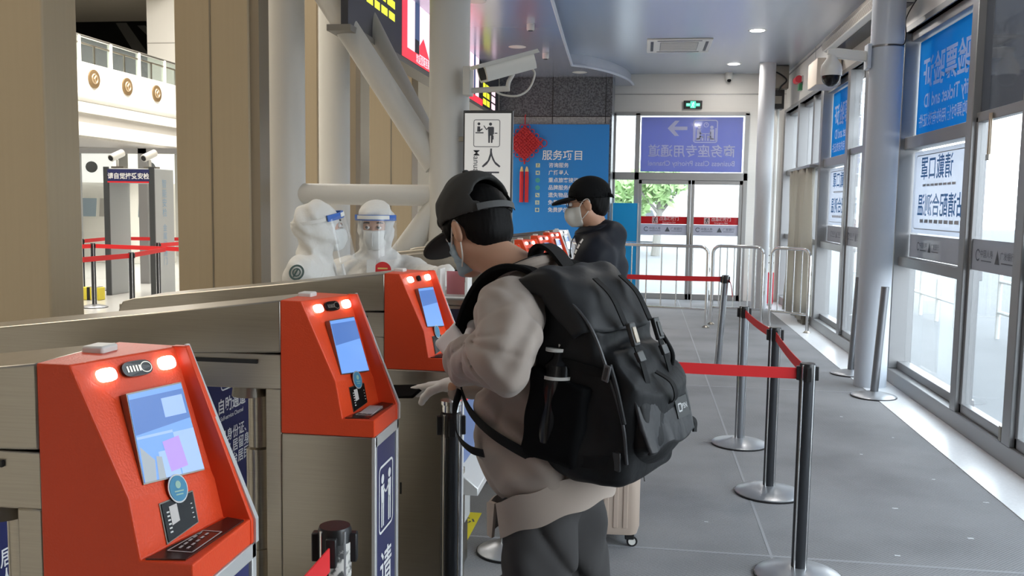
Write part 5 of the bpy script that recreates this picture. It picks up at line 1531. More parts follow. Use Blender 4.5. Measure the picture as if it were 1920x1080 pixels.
# hall side gate box at the far left end of the third lane: a low steel counter
# glazed screen and ticket machines under the mezzanine
ms_ = thing('glass_screen', 'tall glazed screen with steel posts behind the metal detector', 'screen wall', (-10.5, 16.0, 0))
for x in (-12.4, -10.75, -9.35, -8.0, -6.6): MB().box((x - .09, 16.0, 0), (x + .09, 16.12, 2.55)).build('steel_post', M_FRAME, ms_, world=True, bevel=.005)
MB().box((-13.5, 16.0, 2.45), (-5.5, 16.12, 2.55)).build('head_rail', M_FRAME, ms_, world=True)
MB().box((-13.5, 16.05, .05), (-5.5, 16.06, 2.45)).build('pane', G_CLEAR, ms_, world=True, smooth=False)
mlabels = ('white ticket machine first in the row behind the glazed screen', 'white ticket machine second in the row behind the glazed screen', 'white ticket machine framed by the metal detector opening', 'white ticket machine just past the lettered detector panel', 'white ticket machine cut off by the wide beige column')
for k in range(5):
    x = -15.2 + k * 1.55
    t = thing('ticket_machine', mlabels[k], 'ticket machine', (x, 21.0, 0), .35, 'ticket machines under the mezzanine')
    MB().prism([(-.5, 0, 0), (-.5, 0, 1.0), (-.5, .25, 1.75), (-.5, .25, 2.0), (-.5, .7, 2.0), (-.5, .7, 0)], (1.0, 0, 0)).build('cabinet', M_HALLW, t, bevel=.01)
    MB().prism([(-.28, .045, 1.15), (.08, .045, 1.15), (.08, .195, 1.60), (-.28, .195, 1.60)], (0, -.01, .003)).build('screen', mat('dim_screen', (.12, .15, .17), .2, 0, (.16, .2, .22), .5), t, smooth=False)
    MB().prism([(.16, .045, 1.15), (.44, .045, 1.15), (.44, .195, 1.60), (.16, .195, 1.60)], (0, -.01, .003)).build('keypad', M_HSHADE, t, smooth=False)
    MB().box((-.2, .02, .86), (.2, .06, .92)).build('tray', mat('green_tray', (.4, .5, .2), .5), t, smooth=False)
    hd_ = MB().box((-.5, .1, 2.0), (.5, .7, 2.75)).build('lit_header', mat('lit_header', (.8, .8, .78), .5, 0, (1, .98, .94), .55), t, smooth=False)
    MB().lathe([(.14, -.012), (.14, 0)], (0, .1, 2.38), 24, 'y').build('round_mark', M_DETD, hd_)
wk = MB().box((-30, 24, 0), (-9, 24.2, 2.9)).build('wall_under', M_HALLW, smooth=False); struct(wk, 'white wall under the mezzanine', 'wall')
ybx = thing('cable_ramp', 'small yellow and black box on the hall floor by the metal detector', 'box', (-8.6, 13.2, 0))
MB().box((-.16, -.08, 0), (.16, .08, .20)).build('yellow_case', mat('box_yellow', (.72, .60, .05), .5), ybx, bevel=.01)
MB().box((-.05, -.085, 0), (-.0, .085, .205)).box((.08, -.085, 0), (.12, .085, .205)).build('black_stripe', M_BLACK, ybx, smooth=False)

# ---------------------------------------------------------------- outdoors
M_PAVE = mat('pale_paving', (.165, .17, .175), .8, 0, noise=(.6, .08, (1, 1, 1)))
eg = MB().box((2.62, -40, -.22), (60, 90, -.05)).box((-30, 40.2, -.22), (2.62, 90, -.05)).box((-2.2, 16.2, -.22), (2.62, 40.2, -.05)).build('ground', M_PAVE, smooth=False); struct(eg, 'pale paving outside the glass walls', 'ground')
M_BLD = mat('pale_facade', (.52, .52, .525), .7)
def building(x0, y0, x1, y1, h, label, face, nz=6, nx=6):
    o = thing('building', label, 'building', ((x0 + x1) / 2, (y0 + y1) / 2, -.05))
    MB().box((x0, y0, -.05), (x1, y1, h)).build('walls', M_BLD, o, world=True, smooth=False)
    b = MB()
    for i in range(nx):
        for k in range(nz):
            z = 2 + (h - 3) * k / nz
            if face == 'y':
                xa = x0 + (x1 - x0) * (i + .2) / nx; xb = x0 + (x1 - x0) * (i + .8) / nx; b.box((xa, y0 - .05, z), (xb, y0, z + 1.2))
            else:
                ya = y0 + (y1 - y0) * (i + .2) / nx; yb = y0 + (y1 - y0) * (i + .8) / nx; b.box((x0 - .05, ya, z), (x0, yb, z + 1.2))
    b.build('window_band', mat('facade_glass' if face == 'x' else 'pale_facade_glass', (.25, .27, .29) if face == 'x' else (.42, .44, .46), .4), o, world=True, smooth=False)
    MB().box((x0 - .3, y0 - .3, h), (x1 + .3, y1 + .3, h + .4)).build('roof', M_BLD, o, world=True, smooth=False)
    return o
M_BLD = mat('white_facade', (.72, .72, .72), .7)
far_b = building(-14, 78, 22, 88, 12, 'pale building far beyond the exit door', 'y', 4, 12)
M_BLD = MATS['pale_facade']
building(34, 2, 44, 60, 14, 'pale building across the forecourt beyond the glass wall', 'x', 5, 14)
def tree(x, y, h, r, label, n=420, seed=1):
    t = thing('tree', label, 'tree', (x, y, -.05))
    MB().tube([(0, 0, 0), (.1, .05, h * .45), (.05, .1, h * .7)], [.16, .11, .06], 10).tube([(.1, .05, h * .45), (.7, .3, h * .7)], [.07, .03], 8).tube([(.1, .05, h * .45), (-.6, -.3, h * .72)], [.07, .03], 8).build('trunk', mat('bark', (.25, .24, .22), .9), t)
    rn = random.Random(seed); b = MB()
    for k in range(n):
        while True:
            p = Vector((rn.uniform(-1, 1), rn.uniform(-1, 1), rn.uniform(-1, 1)))
            if .35 < p.length < 1: break
        c = Vector((p.x * r, p.y * r, h * .78 + p.z * r * .75))
        for j in range(3):
            a = Vector((rn.gauss(0, 1), rn.gauss(0, 1), rn.gauss(0, 1))).normalized() * rn.uniform(.12, .26); q = a.orthogonal().normalized() * a.length * .45
            d = Vector((rn.gauss(0, .18), rn.gauss(0, .18), rn.gauss(0, .18)))
            b.face([c + d - a, c + d + q, c + d + a, c + d - q])
    b.build('foliage', mat('leaf_green', (.34, .50, .22), .7), t, smooth=False)
tree(.42, 31, 3.1, .80, 'pale green leafy tree outside seen through the exit door', 210, 2)
tree(-.75, 33, 2.4, .8, 'tree outside behind the narrow side window', 380, 5)
tree(17, 24, 5, 2.2, 'tree on the forecourt seen through the near glass wall', 420, 8)
car = thing('car', 'small grey car parked outside beyond the exit door', 'car', (-.25, 42, -.05))
MB().prism([(-1.0, 0, .35), (-1.0, 0, .95), (-.55, 0, 1.0), (.55, 0, 1.0), (1.0, 0, .95), (1.0, 0, .35)], (0, 2.2, 0)).build('body', mat('car_paint', (.42, .44, .46), .3), car, bevel=.08)
MB().prism([(-.85, .3, 1.0), (-.65, .5, 1.5), (.65, .5, 1.5), (.85, .3, 1.0)], (0, 1.4, 0)).build('cabin', mat('car_glass', (.06, .07, .08), .1), car, bevel=.05)
for sx in (-.82, .82): MB().lathe([(.30, -.1), (.30, .1)], (sx, .45, .30), 20, 'x').build('wheel', M_BLACK, car)
# steel railings outside the right wall
def railing(a, b_, label, n=9):
    a, b_ = Vector((*a, -.05)), Vector((*b_, -.05)); d = b_ - a
    t = thing('outdoor_railing', label, 'railing', tuple(a), math.atan2(d.y, d.x), 'white railings outside the glass wall')
    for z in (.35, .75, 1.15): MB().tube([(0, 0, z), (d.length, 0, z)], .025, 8).build('rail', M_WHITEP, t)
    for k in range(n): MB().tube([(d.length * k / (n - 1), 0, 0), (d.length * k / (n - 1), 0, 1.2)], .03, 8).build('upright', M_WHITEP, t)
railing((4.6, 7.0), (4.6, 12.5), 'white railing outside behind the big blue signed window')
railing((4.4, 13.5), (4.4, 20.0), 'white railing outside behind the farther glass leaves')
railing((6.4, 9.0), (6.4, 16.0), 'second white railing farther out on the forecourt')
# ---------------------------------------------------------------- people
def skin_mat(name, c):
    m = mat(name, c, 0.5, bump=(300, .08, .001)); b = m.node_tree.nodes['Principled BSDF']
    b.inputs['Subsurface Weight'].default_value = 0.08; b.inputs['Subsurface Radius'].default_value = (.012, .005, .003); return m
M_SKIN = skin_mat('skin', (0.52, 0.29, 0.19))
M_HAIR = mat('black_hair', (0.006, 0.0055, 0.0055), 0.55, bump=(180, .15, .002), spec=.10)
M_GLOVE = mat('white_glove', (0.74, 0.71, 0.68), 0.75)
M_HOODIE = mat('taupe_sweat_cloth', (0.325, 0.272, 0.236), 0.92, sheen=.1, noise=(3, .08, (1, 1, 1)), bump=(420, .12, .001))
M_RIB = mat('taupe_rib_knit', (0.36, 0.30, 0.258), 0.95, bump=(500, .2, .001))
M_PANT = mat('dark_grey_trouser_cloth', (0.045, 0.043, 0.043), 0.9, spec=.15, noise=(6, .2, (1, 1, .5)))
M_CAPG = mat('charcoal_cap_cloth', (0.046, 0.045, 0.043), 0.9, spec=.2, noise=(9, .2, (1, 1, 1)))
M_CAPU = mat('dark_cap_lining', (0.012, 0.012, 0.012), 0.95)
M_MASKB = mat('pale_blue_mask', (0.33, 0.45, 0.54), 0.8)
M_MASKW = mat('white_mask', (0.66, 0.65, 0.61), 0.8)
M_ELAST = mat('white_elastic', (0.70, 0.68, 0.64), 0.8)
M_SHOE = mat('white_shoe', (.55, .54, .52), .5); M_SOLE = mat('shoe_sole', (.30, .30, .29), .7)
M_EYEW = mat('eye_white', (.75, .73, .70), .2); M_EYEB = mat('dark_iris', (.02, .012, .008), .15)
M_BROW = M_HAIR
def xyz(R, t, p): return tuple(np.array(R) @ np.array(p, float) + np.array(t, float))

def face_bits(parent, R, t, look=(0, 0), brows=True):
    for sd in (1, -1):
        c = xyz(R, t, (.0865, sd * .031, 0))
        e = MB().ball(c, .0125, 16, 10).build('eye', M_EYEW, parent)
        dv = np.array((.98, look[0], look[1])); dv /= np.linalg.norm(dv)
        c2 = xyz(R, t, np.array((.0865, sd * .031, 0)) + dv * .0085)
        MB().ball(c2, .0080, 14, 8).build('iris', M_EYEB, e)
        for zz, nm in ((.007, 'eyelid'),):
            pts = [xyz(R, t, (.0975 - .006 * abs(k / 3), sd * (.031 + .0145 * k / 3), zz - .003 * (k / 3) ** 2)) for k in range(-3, 4)]
            MB().tube(pts, .0028, 6).build(nm, M_SKIN, parent)
        if brows:
            pts = [xyz(R, t, (.0965 - .010 * (k / 3) ** 2, sd * (.034 + .019 * k / 3), .024 - .003 * (k / 3) ** 2)) for k in range(-3, 4)]
            MB().tube(pts, [.002, .0035, .004, .004, .0035, .003, .0015], 6).build('eyebrow', M_BROW, parent)

def shoe(parent, x, y, ang=0, m=None):
    F = SDF((x - .16, y - .12, -.01), (x + .24, y + .12, .15), .008); F.frame(rot_z(ang), (x, y, 0))
    F.chain([(-.06, 0, .045), (.05, 0, .045), (.15, 0, .034)], [.045, .046, .036], .03); F.cone((-.05, 0, .05), (-.04, 0, .11), .045, .042, .03)
    F.half((0, 0, .004), (0, 0, -1)); F.mesh('shoe', m or M_SHOE, parent)

# ================= man with the grey cap, seen from behind his left shoulder
m1 = thing('person', 'man in grey cap and taupe hoodie wearing a black backpack, holding a phone', 'person', (-.30, 2.45, 0), math.radians(155))
HC = np.array((.185, 0, 1.530)); HR = rot_z(math.radians(-15)) @ rot_y(math.radians(20))
SHL, ELL, WRL = (-.045, .180, 1.325), (-.138, .330, 1.228), (.078, .198, 1.192)
SHR, ELR, WRR = (-.045, -.185, 1.325), (.075, -.275, 1.090), (.325, -.105, 1.045)
F = SDF((-.34, -.42, 0), (.62, .42, 1.70), .0055)
F.frame(HR, HC); head_shape(F); F.frame()
nk = xyz(HR, HC, (-.025, 0, -.075))
F.cone(nk, (.02, 0, 1.395), .052, .062, .03)
F.cone(nk, (-.02, 0, 1.38), .045, .062, .03)
F.ell((-.02, 0, 1.24), (.095, .145, .17), .03).ell((-.045, 0, 1.02), (.085, .125, .16), .05).ell((-.085, 0, .88), (.085, .120, .11), .05)
for a, b_, c in ((SHL, ELL, WRL), (SHR, ELR, WRR)): F.chain([a, b_, c], [.048, .036, .026], .02)
for sd in (1, -1):
    F.chain([(-.09, sd * .075, .86), (-.085, sd * .095, .48), (-.11, sd * .105, .09)], [.068, .050, .036], .02)
    F.chain([(-.13, sd * .10, .07), (.06, sd * .115, .045)], [.036, .028], .02)
dL, nL, tL = (.70, -.22, .50), (.25, -.9, -.2), (.2, .1, .95)
hand_shape(F, xyz(np.eye(3), WRL, (.015, -.008, .008)), dL, nL, tL, 1.0, (1.0, 1.05, 1.1, 1.15), (.5, .5))
hWR = (.345, -.112, 1.046); dR, nR, tR = (.96, -.10, -.17), (-.15, .10, -.97), (.1, .99, .1)
hand_shape(F, hWR, dR, nR, tR, 1.0, (.10, .14, .20, .28), (.75, .9))
F.half((0, 0, .012), (0, 0, -1))
F.mesh('body', M_SKIN, m1)
face_bits(m1, HR, HC, (0, -.2))
# gloves
for nm, W, d, n, t, cu, th in (('glove', xyz(np.eye(3), WRL, (.015, -.008, .008)), dL, nL, tL, (1.0, 1.05, 1.1, 1.15), (.5, .5)), ('glove', hWR, dR, nR, tR, (.10, .14, .20, .28), (.75, .9))):
    G = SDF(np.array(W) - .06, np.array(W) + np.array(d) / np.linalg.norm(d) * .12 + .17, .0035)
    G = SDF(np.minimum(np.array(W) - .09, np.array(W) + np.array(d) * .2 - .09), np.maximum(np.array(W) + .09, np.array(W) + np.array(d) * .2 + .09), .0032)
    hand_shape(G, W, d, n, t, 1.0, cu, th, g=.0018)
    G.mesh(nm, M_GLOVE, m1)
# hair under the cap
F = SDF(HC - .16, HC + .16, .0045); F.frame(HR, HC)
F.ell((-.020, 0, .030), (.101, .0835, .092), .02); F.ell((-.062, 0, -.028), (.050, .066, .052), .03); F.cone((-.02, .066, .005), (.040, .068, .012), .020, .012, .02); F.cone((-.02, -.066, .005), (.040, -.068, .012), .020, .012, .02)
F.cone((.062, .040, .045), (.062, -.040, .045), .034, .034, .02)
for sd in (1, -1): F.cone((.045, sd * .070, .012), (.036, sd * .0765, -.024), .010, .005, .008)
F.half((.060, 0, -.012), (.75, 0, -.66)); F.ell((.10, 0, -.02), (.045, .064, .060), .01, 's')
for sd in (1, -1): F.ell((-.010, sd * .094, -.022), (.034, .034, .043), .006, 's', rot_y(.25))
F.half((0, 0, -.072), (.25, 0, -1), k=0)
F.disp(lambda x, y, z: .0010 * np.sin(x * 210 + y * 160) * np.sin(z * 40 + y * 230) + .0008 * np.sin(x * 400 - z * 90 + y * 350))
F.mesh('hair', M_HAIR, m1)
# cap
F = SDF(HC - np.array((.17, .15, .12)), HC + np.array((.26, .15, .19)), .0042); F.frame(HR, HC)
F.ell((-.010, 0, .046), (.1185, .0975, .118), 0)
F.cone((.045, 0, .09), (.03, 0, .13), .062, .03, .04)
F.ell((-.010, 0, .036), (.1095, .0885, .108), .004, 's')
F.half((0, 0, .026), (.06, 0, -1))
F.rbox((-.135, 0, .064), (.085, .070, .014), .01, .0, 's'); F.ell((-.135, 0, .070), (.090, .070, .052), .006, 's')
F.disp(lambda x, y, z: .0008 * np.sin(x * 90 + z * 60) * np.sin(y * 80))
cap = F.mesh('cap', M_CAPG, m1)
F = SDF(HC - np.array((.05, .15, .14)), HC + np.array((.28, .15, .14)), .004); F.frame(HR @ rot_y(math.radians(9)), HC)
F.ell((.105, 0, .012), (.115, .086, .022), 0); F.ell((.095, 0, -.012), (.15, .12, .028), .004, 's'); F.ell((-.01, 0, .02), (.096, .078, .08), .004, 's')
F.mesh('cap_brim', M_CAPG, cap)
bt = MB().ball(xyz(HR, HC, (-.008, 0, .168)), (.010, .010, .006)).build('cap_button', M_CAPG, cap)
st_pts = [xyz(HR, HC, (-.010 + .122 * math.cos(a), .1005 * math.sin(a), .030)) for a in [math.radians(180 - 42 + 84 * k / 12) for k in range(13)]]
MB().ribbon(st_pts, tuple(np.array(HR) @ np.array((0, 0, 1))), .018, .003).build('cap_strap', mat('cap_strap_grey', (.085, .085, .085), .8), cap)
for sa in (0, 60, 120):
    a = math.radians(sa)
    pts = [xyz(HR, HC, (-.010 + .1192 * math.cos(t) * math.cos(a), .0982 * math.cos(t) * math.sin(a), .046 + .1187 * math.sin(t))) for t in [math.radians(20 + 140 * k / 16) for k in range(17)]]
# surgical mask
F = SDF(HC - np.array((.10, .13, .2)), HC + np.array((.2, .13, .12)), .004); F.frame(HR, HC)
head_shape(F, .006, False); F.half((0, 0, -.030), (-.25, 0, 1)); F.half((0, 0, -.110), (-.1, 0, -1)); F.half((.030, 0, -.05), (-1, 0, .25))
F.disp(lambda x, y, z: .0012 * np.sin(z * 330 + x * 90))
mk = F.mesh('face_mask', M_MASKB, m1)
for sd in (1, -1):
    up_pts = [xyz(HR, HC, p) for p in ((.044, sd * .064, -.040), (.020, sd * .076, -.012), (-.004, sd * .083, .018), (-.018, sd * .084, .020), (-.028, sd * .086, .0), (-.022, sd * .084, -.040), (-.004, sd * .073, -.076), (.030, sd * .054, -.100))]
    MB().tube(curve_pts(up_pts, 6), .0022, 6).build('ear_loop', M_ELAST, mk)
# hoodie
F = SDF((-.36, -.42, .66), (.42, .44, 1.46), .0058)
F.ell((-.015, 0, 1.25), (.130, .185, .17), .04).ell((-.055, 0, 1.33), (.105, .185, .095), .04)
F.cone((-.03, .06, 1.365), SHL, .062, .078, .04).cone((-.03, -.06, 1.365), SHR, .062, .078, .04)
F.cone((-.04, 0, 1.10), (-.075, 0, .93), .148, .152, .05).ell((-.080, 0, .90), (.162, .192, .15), .05)
F.ell((.030, 0, 1.00), (.105, .165, .16), .06)
def sleeve(F, a, b_, c, r=(.078, .074, .058), n=6, cuff=.05):
    a, b_, c = [np.array(q, float) for q in (a, b_, c)]
    m1_, m2_ = a * .5 + b_ * .5, b_ * .68 + c * .32
    e = b_ * .86 + (a * .5 + c * .5) * .14
    F.cone(a, m1_, r[0], r[1] + .004, .04); F.cone(m1_, e, r[1] + .004, r[1], .05); F.cone(e, m2_, r[1], r[1] * .95, .05)
    for k in range(n):
        t0, t1 = .30 + .70 * k / n, .30 + .70 * (k + .66) / n
        p, q = b_ * (1 - t0) + c * t0, b_ * (1 - t1) + c * t1
        rr0 = r[1] * (1 - t0) + r[2] * t0
        off = np.array((0, .006 * math.sin(k * 2.1), .007 * math.cos(k * 1.7)))
        F.cone(p + off, q + off, rr0 + .002, rr0 - .009, .012)
    d = (c - b_) / np.linalg.norm(c - b_)
    F.cone(c - d * .03, c + d * cuff, r[2] - .010, r[2] - .014, .012)
sleeve(F, SHL, ELL, WRL, (.074, .070, .062), cuff=.012); sleeve(F, SHR, ELR, WRR, (.076, .066, .052), cuff=.0)
def folds1(x, y, z):
    w = np.exp(-((z - 1.0) / .22) ** 2)
    e = np.exp(-(((x + .13) / .16) ** 2 + ((y - .27) / .13) ** 2 + ((z - 1.25) / .12) ** 2))
    th = np.arctan2(z - 1.275, x + .015 + 0 * z)
    g1 = np.exp(-(((x + .06) / .13) ** 2 + ((z - 1.225) / .075) ** 2)) * np.clip((y - .2) * 12, 0, 1)
    g2 = np.clip((1.12 - z) * 6, 0, 1) * np.clip((.36 - y) * 8, 0, 1)
    cr = .016 * g1 * (1 - np.abs(np.sin(4.2 * th + 1.1 + 6 * y))) ** 4 + .013 * g2 * (1 - np.abs(np.sin(11 * x + 16 * y + 2.2 * np.sin(5 * z) + 2.5 * z))) ** 5
    return cr + e * (.010 * np.sin(46 * (z * .8 + x * .55) + 5 * np.sin(12 * x + 8 * y)) + .005 * np.sin(70 * x - 60 * z)) + w * .009 * np.sin(26 * y + 30 * x + 6 * np.sin(9 * z)) + .005 * np.sin(38 * z + 30 * x + 4 * np.sin(14 * y)) * np.sin(17 * y + 8 * z) + .0018 * np.sin(75 * z - 50 * x + 3 * np.sin(40 * y))
F.disp(folds1)
def hemz(x): return .800 - .44 * (x - .0)
F.half((0, 0, hemz(0)), (-.44, 0, -1)); F.cone((.05, 0, 1.41), (.09, 0, 1.52), .064, .075, .01, 's')
F.mesh('hoodie', M_HOODIE, m1, 1)
# rib waistband with a side slit
def band(name, m, parent, a0, a1, cx, ax, by, dz0, dz1, n=60, th=.006, flare=1.0, s0=0, s1=0):
    b = MB()
    for k in range(n + 1):
        a = math.radians(a0 + (a1 - a0) * k / n)
        for r_, dz in ((1.0, dz0), (flare, dz1), (flare * .955, dz1), (.955, dz0)):
            aa = a + (math.radians(s0 * (1 - k / n) + s1 * k / n) if dz == dz1 else 0)
            x, y = cx + ax * r_ * math.cos(aa), by * r_ * math.sin(aa)
            b.v.append((x, y, hemz(x) + dz + .004 * math.sin(a * 9)))
    for k in range(n):
        for j in range(4): b.f.append((k * 4 + j, k * 4 + (j + 1) % 4, k * 4 + 4 + (j + 1) % 4, k * 4 + 4 + j))
    b.f.append((0, 1, 2, 3)); b.f.append((n * 4 + 3, n * 4 + 2, n * 4 + 1, n * 4))
    return b.build(name, m, parent)
band('rib_waistband', M_RIB, m1, 68, 298, -.080, .170, .196, .018, -.078, flare=.99, s0=7)
band('rib_waistband', M_RIB, m1, -60, 66, -.080, .170, .196, .018, -.075, flare=.99, s1=-6)
cr = [xyz(np.eye(3), (.015, 0, 1.415), (.078 * math.cos(a), .082 * math.sin(a), -.035 * math.cos(a) + .006)) for a in [2 * PI * k / 28 for k in range(28)]]
MB().tube(cr, .016, 10, closed=True).build('collar', M_RIB, m1)
MB().tube([(p[0] * 1.0, p[1] * .93, p[2] + .014) for p in cr], .006, 8, closed=True).build('inner_collar', M_BLACK, m1)
# trousers
F = SDF((-.36, -.30, .05), (.14, .30, .98), .0075)
F.ell((-.085, 0, .88), (.135, .160, .13), .04)
for sd in (1, -1): F.chain([(-.095, sd * .080, .86), (-.095, sd * .098, .62), (-.085, sd * .105, .42), (-.105, sd * .11, .12)], [.092, .100, .098, .092], .03)
F.disp(lambda x, y, z: .016 * (1 - np.abs(np.sin(13 * x + 9 * y + 3 * np.sin(5 * z) + 3 * z))) ** 4 + .007 * np.sin(34 * x + 24 * y + 7 * np.sin(6 * z) + 4 * z) * np.clip((1.0 - z) * 3, 0, 1) + .006 * np.sin(30 * z + 40 * y))
F.half((0, 0, .075), (0, 0, -1)); F.mesh('trousers', M_PANT, m1, 2)
for sd in (1, -1): shoe(m1, -.06, sd * .115, 0)

# phone held in the right glove
ph = thing('phone', 'black phone held flat in the capped man\'s white gloved hand', 'phone', (0, 0, 0))
fv = Vector((-math.cos(math.radians(25)), math.sin(math.radians(25)), 0)); lv = Vector((-math.sin(math.radians(25)), -math.cos(math.radians(25)), 0))
def w1p(p): return Vector((-.30, 2.45, 0)) + fv * p[0] + lv * p[1] + Vector((0, 0, p[2]))
pc_ = w1p((.530, -.082, 1.006)); pd = (fv * .97 + Vector((0, 0, -.13))).normalized(); ps = (lv * .93 + Vector((0, 0, -.36))).normalized(); pn = pd.cross(ps).normalized()
ph.location = pc_
MB().obox((0, 0, 0), pd * .078, ps * .037, pn * .0052).build('phone_case', mat('matte_black_case', (.006, .006, .006), .8, spec=.05), ph, bevel=.004)
MB().obox(pn * (.0046 if pn.z > 0 else -.0046), pd * .074, ps * .034, pn * .0004).build('phone_glass', mat('dim_phone_glass', (.006, .006, .007), .6, spec=.06), ph, smooth=False)

# ================= the backpack he wears
M_BAG = mat('black_nylon', (0.0065, 0.007, 0.008), 0.55, spec=.22, noise=(5, .25, (1, 1, 1)), bump=(14, .25, .02))
M_BAGS = mat('black_side_cloth', (0.003, 0.0033, 0.0038), 0.8, spec=.12, bump=(20, .2, .015))
M_BAGF = mat('black_coated_flap', (0.011, 0.0115, 0.013), 0.55, spec=.3, bump=(11, .12, .02))
M_WEB = mat('black_webbing', (0.005, 0.005, 0.0055), 0.7, spec=.2, bump=(600, .3, .001))
M_BUCK = mat('black_buckle', (0.015, 0.015, 0.016), 0.3)
bp1 = thing('backpack', 'big black flap top backpack on the capped man\'s back', 'backpack', (-.30, 2.45, 0), math.radians(155))
F = SDF((-.50, -.24, .84), (-.06, .24, 1.50), .0065)
F.rbox((-.195, 0, 1.19), (.088, .160, .245), .030, .02, 'u', rot_y(-.10))
F.rbox((-.285, 0, 1.085), (.108, .156, .165), .035, .04, 'u', rot_y(-.14))
F.ell((-.225, 0, .985), (.135, .165, .085), .06); F.ell((-.335, 0, 1.10), (.085, .140, .125), .05)
F.half((-.185, 0, 1.412), (-.76, 0, .65)); F.half((-.15, 0, 1.422), (0, 0, 1))
F.disp(lambda x, y, z: .004 * np.sin(24 * z + 17 * x) * np.sin(19 * y + 6 * z) + .0025 * np.abs(np.sin(40 * x + 25 * z + 14 * y)) - .001)
body = F.mesh('main_bag', M_BAG, bp1, 2)
# flap lid: draped sheet over the top, with side skirts
prof_ = [(-.092, 1.395), (-.098, 1.422), (-.120, 1.437), (-.155, 1.438), (-.196, 1.424), (-.228, 1.395), (-.256, 1.362), (-.282, 1.330), (-.303, 1.298)]
lat = [(-.172, -.062), (-.174, -.040), (-.172, -.018), (-.160, -.004), (-.12, .003), (-.06, .007), (0, .004), (.06, .008), (.12, .003), (.160, -.004), (.172, -.018), (.174, -.040), (.172, -.062)]
b = MB(); nr_ = len(lat)
pr2 = [(p.x, p.z) for p in curve_pts([(x, 0, z) for x, z in prof_], 3)]; la2 = [(p.x, p.z) for p in curve_pts([(y, 0, dz) for y, dz in lat], 3)]
for i, (x, z) in enumerate(pr2):
    t = i / (len(pr2) - 1); k0 = min(i + 1, len(pr2) - 1); k1 = max(i - 1, 0)
    tx, tz = pr2[k0][0] - pr2[k1][0], pr2[k0][1] - pr2[k1][1]; L_ = math.hypot(tx, tz); nx, nz = tz / L_, -tx / L_
    if nz < 0 and t < .8: nx, nz = -nx, -nz
    nx, nz = (-abs(nx), abs(nz))
    for y, dz in la2:
        sk = 1.0 if dz > -.01 else (.6 + .5 * math.sin(t * 3.0))
        cr_ = .005 * math.sin(26 * y + 9 * t + 2) * math.sin(7 * t + 8 * y) + .004 * math.sin(41 * y - 13 * t)
        d = dz * sk + cr_ * (1 if abs(y) < .165 else .3)
        wav = .010 * math.sin(y * 30 + 1) * max(0, t - .75) * 4 * .25
        b.v.append((x + nx * d + wav * .5 + (0.03 * t * (abs(y) / .17) ** 3), y * (1 + .03 * t), z + nz * d + wav - .012 * t * (1 - (y / .17) ** 2)))
n2 = len(la2)
for i in range(len(pr2) - 1):
    for j in range(n2 - 1): b.f.append((i * n2 + j, i * n2 + j + 1, (i + 1) * n2 + j + 1, (i + 1) * n2 + j))
lf_ = b.build('lid_flap', M_BAGF, bp1, angle=50); md = lf_.modifiers.new('t', 'SOLIDIFY'); md.thickness = .006; md.offset = 0
# side mesh panel pocket and zip
F = SDF((-.32, .10, .90), (-.08, .25, 1.22), .006)
F.rbox((-.185, .160, 1.075), (.085, .030, .120), .022, .0, 'u', rot_y(-.14)); F.half((-.2, .15, 1.175), (-.25, 0, 1))
F.disp(lambda x, y, z: .0022 * np.sin(60 * z + 30 * x)); F.mesh('side_pocket', M_BAGS, bp1)
MB().tube(curve_pts([(-.118, .160, 1.39), (-.20, .168, 1.375), (-.275, .168, 1.31), (-.325, .163, 1.20), (-.365, .158, 1.08), (-.375, .15, .98)], 8), .0045, 8).build('zip_piping', mat('piping_dark_grey', (.035, .036, .04), .4), bp1)
MB().tube(curve_pts([(-.33, .164, 1.22), (-.352, .166, 1.16), (-.37, .16, 1.08)], 6), .006, 8).build('zip_cover', M_BAGF, bp1)
# front pocket with its own flap and patch
F = SDF((-.50, -.20, .92), (-.28, .20, 1.20), .0052)
F.rbox((-.395, 0, 1.070), (.026, .140, .066), .022, .0, 'u', rot_y(.26)); F.ell((-.37, 0, 1.01), (.055, .125, .055), .03)
F.disp(lambda x, y, z: .0025 * np.sin(36 * y + 20 * z) * np.sin(25 * z))
F.mesh('front_pocket', M_BAG, bp1, 2)
nb = Vector((-.965, 0, .26)).normalized(); ub = Vector((.26, 0, .965)).normalized(); rb_ = Vector((0, -1, 0))
pf = Vector((-.418, 0, 1.078))
b = MB()
for k in range(25):
    y = -.148 + .296 * k / 24
    for v, dn in ((.072, -.012), (.066, .004), (0, .008), (-.060, .010 + .004 * math.sin(k * .9)), (-.066, .006)):
        b.v.append(tuple(pf + ub * (v + .006 * math.sin(k * .5)) + Vector((0, y, 0)) + nb * (dn + .004 * math.sin(k * .7 + v * 30) - .9 * abs(y) ** 2.2)))
for k in range(24):
    for j in range(4): b.f.append((k * 5 + j, k * 5 + j + 1, k * 5 + 6 + j, k * 5 + 5 + j))
pkf = b.build('pocket_flap', mat('grey_black_flap', (.018, .018, .020), .45, spec=.35, bump=(12, .3, .02)), bp1); md = pkf.modifiers.new('t', 'SOLIDIFY'); md.thickness = .006
po = pf + nb * .0125 + ub * .012 + rb_ * -.0 + Vector((0, -.055, 0))
lab = MB().obox(po, rb_ * .037, ub * .026, nb * .0012).build('brand_patch', mat('patch_black', (.012, .012, .012), .35), bp1, smooth=False)
g = Pane(po + nb * .0018, rb_, ub); g.rrect(-.026, -.011, -.004, .011, .004, .004).text('PSN', .019, .013, 0, .02); g.build('lettering', mat('patch_grey_print', (.42, .42, .42), .5), lab)
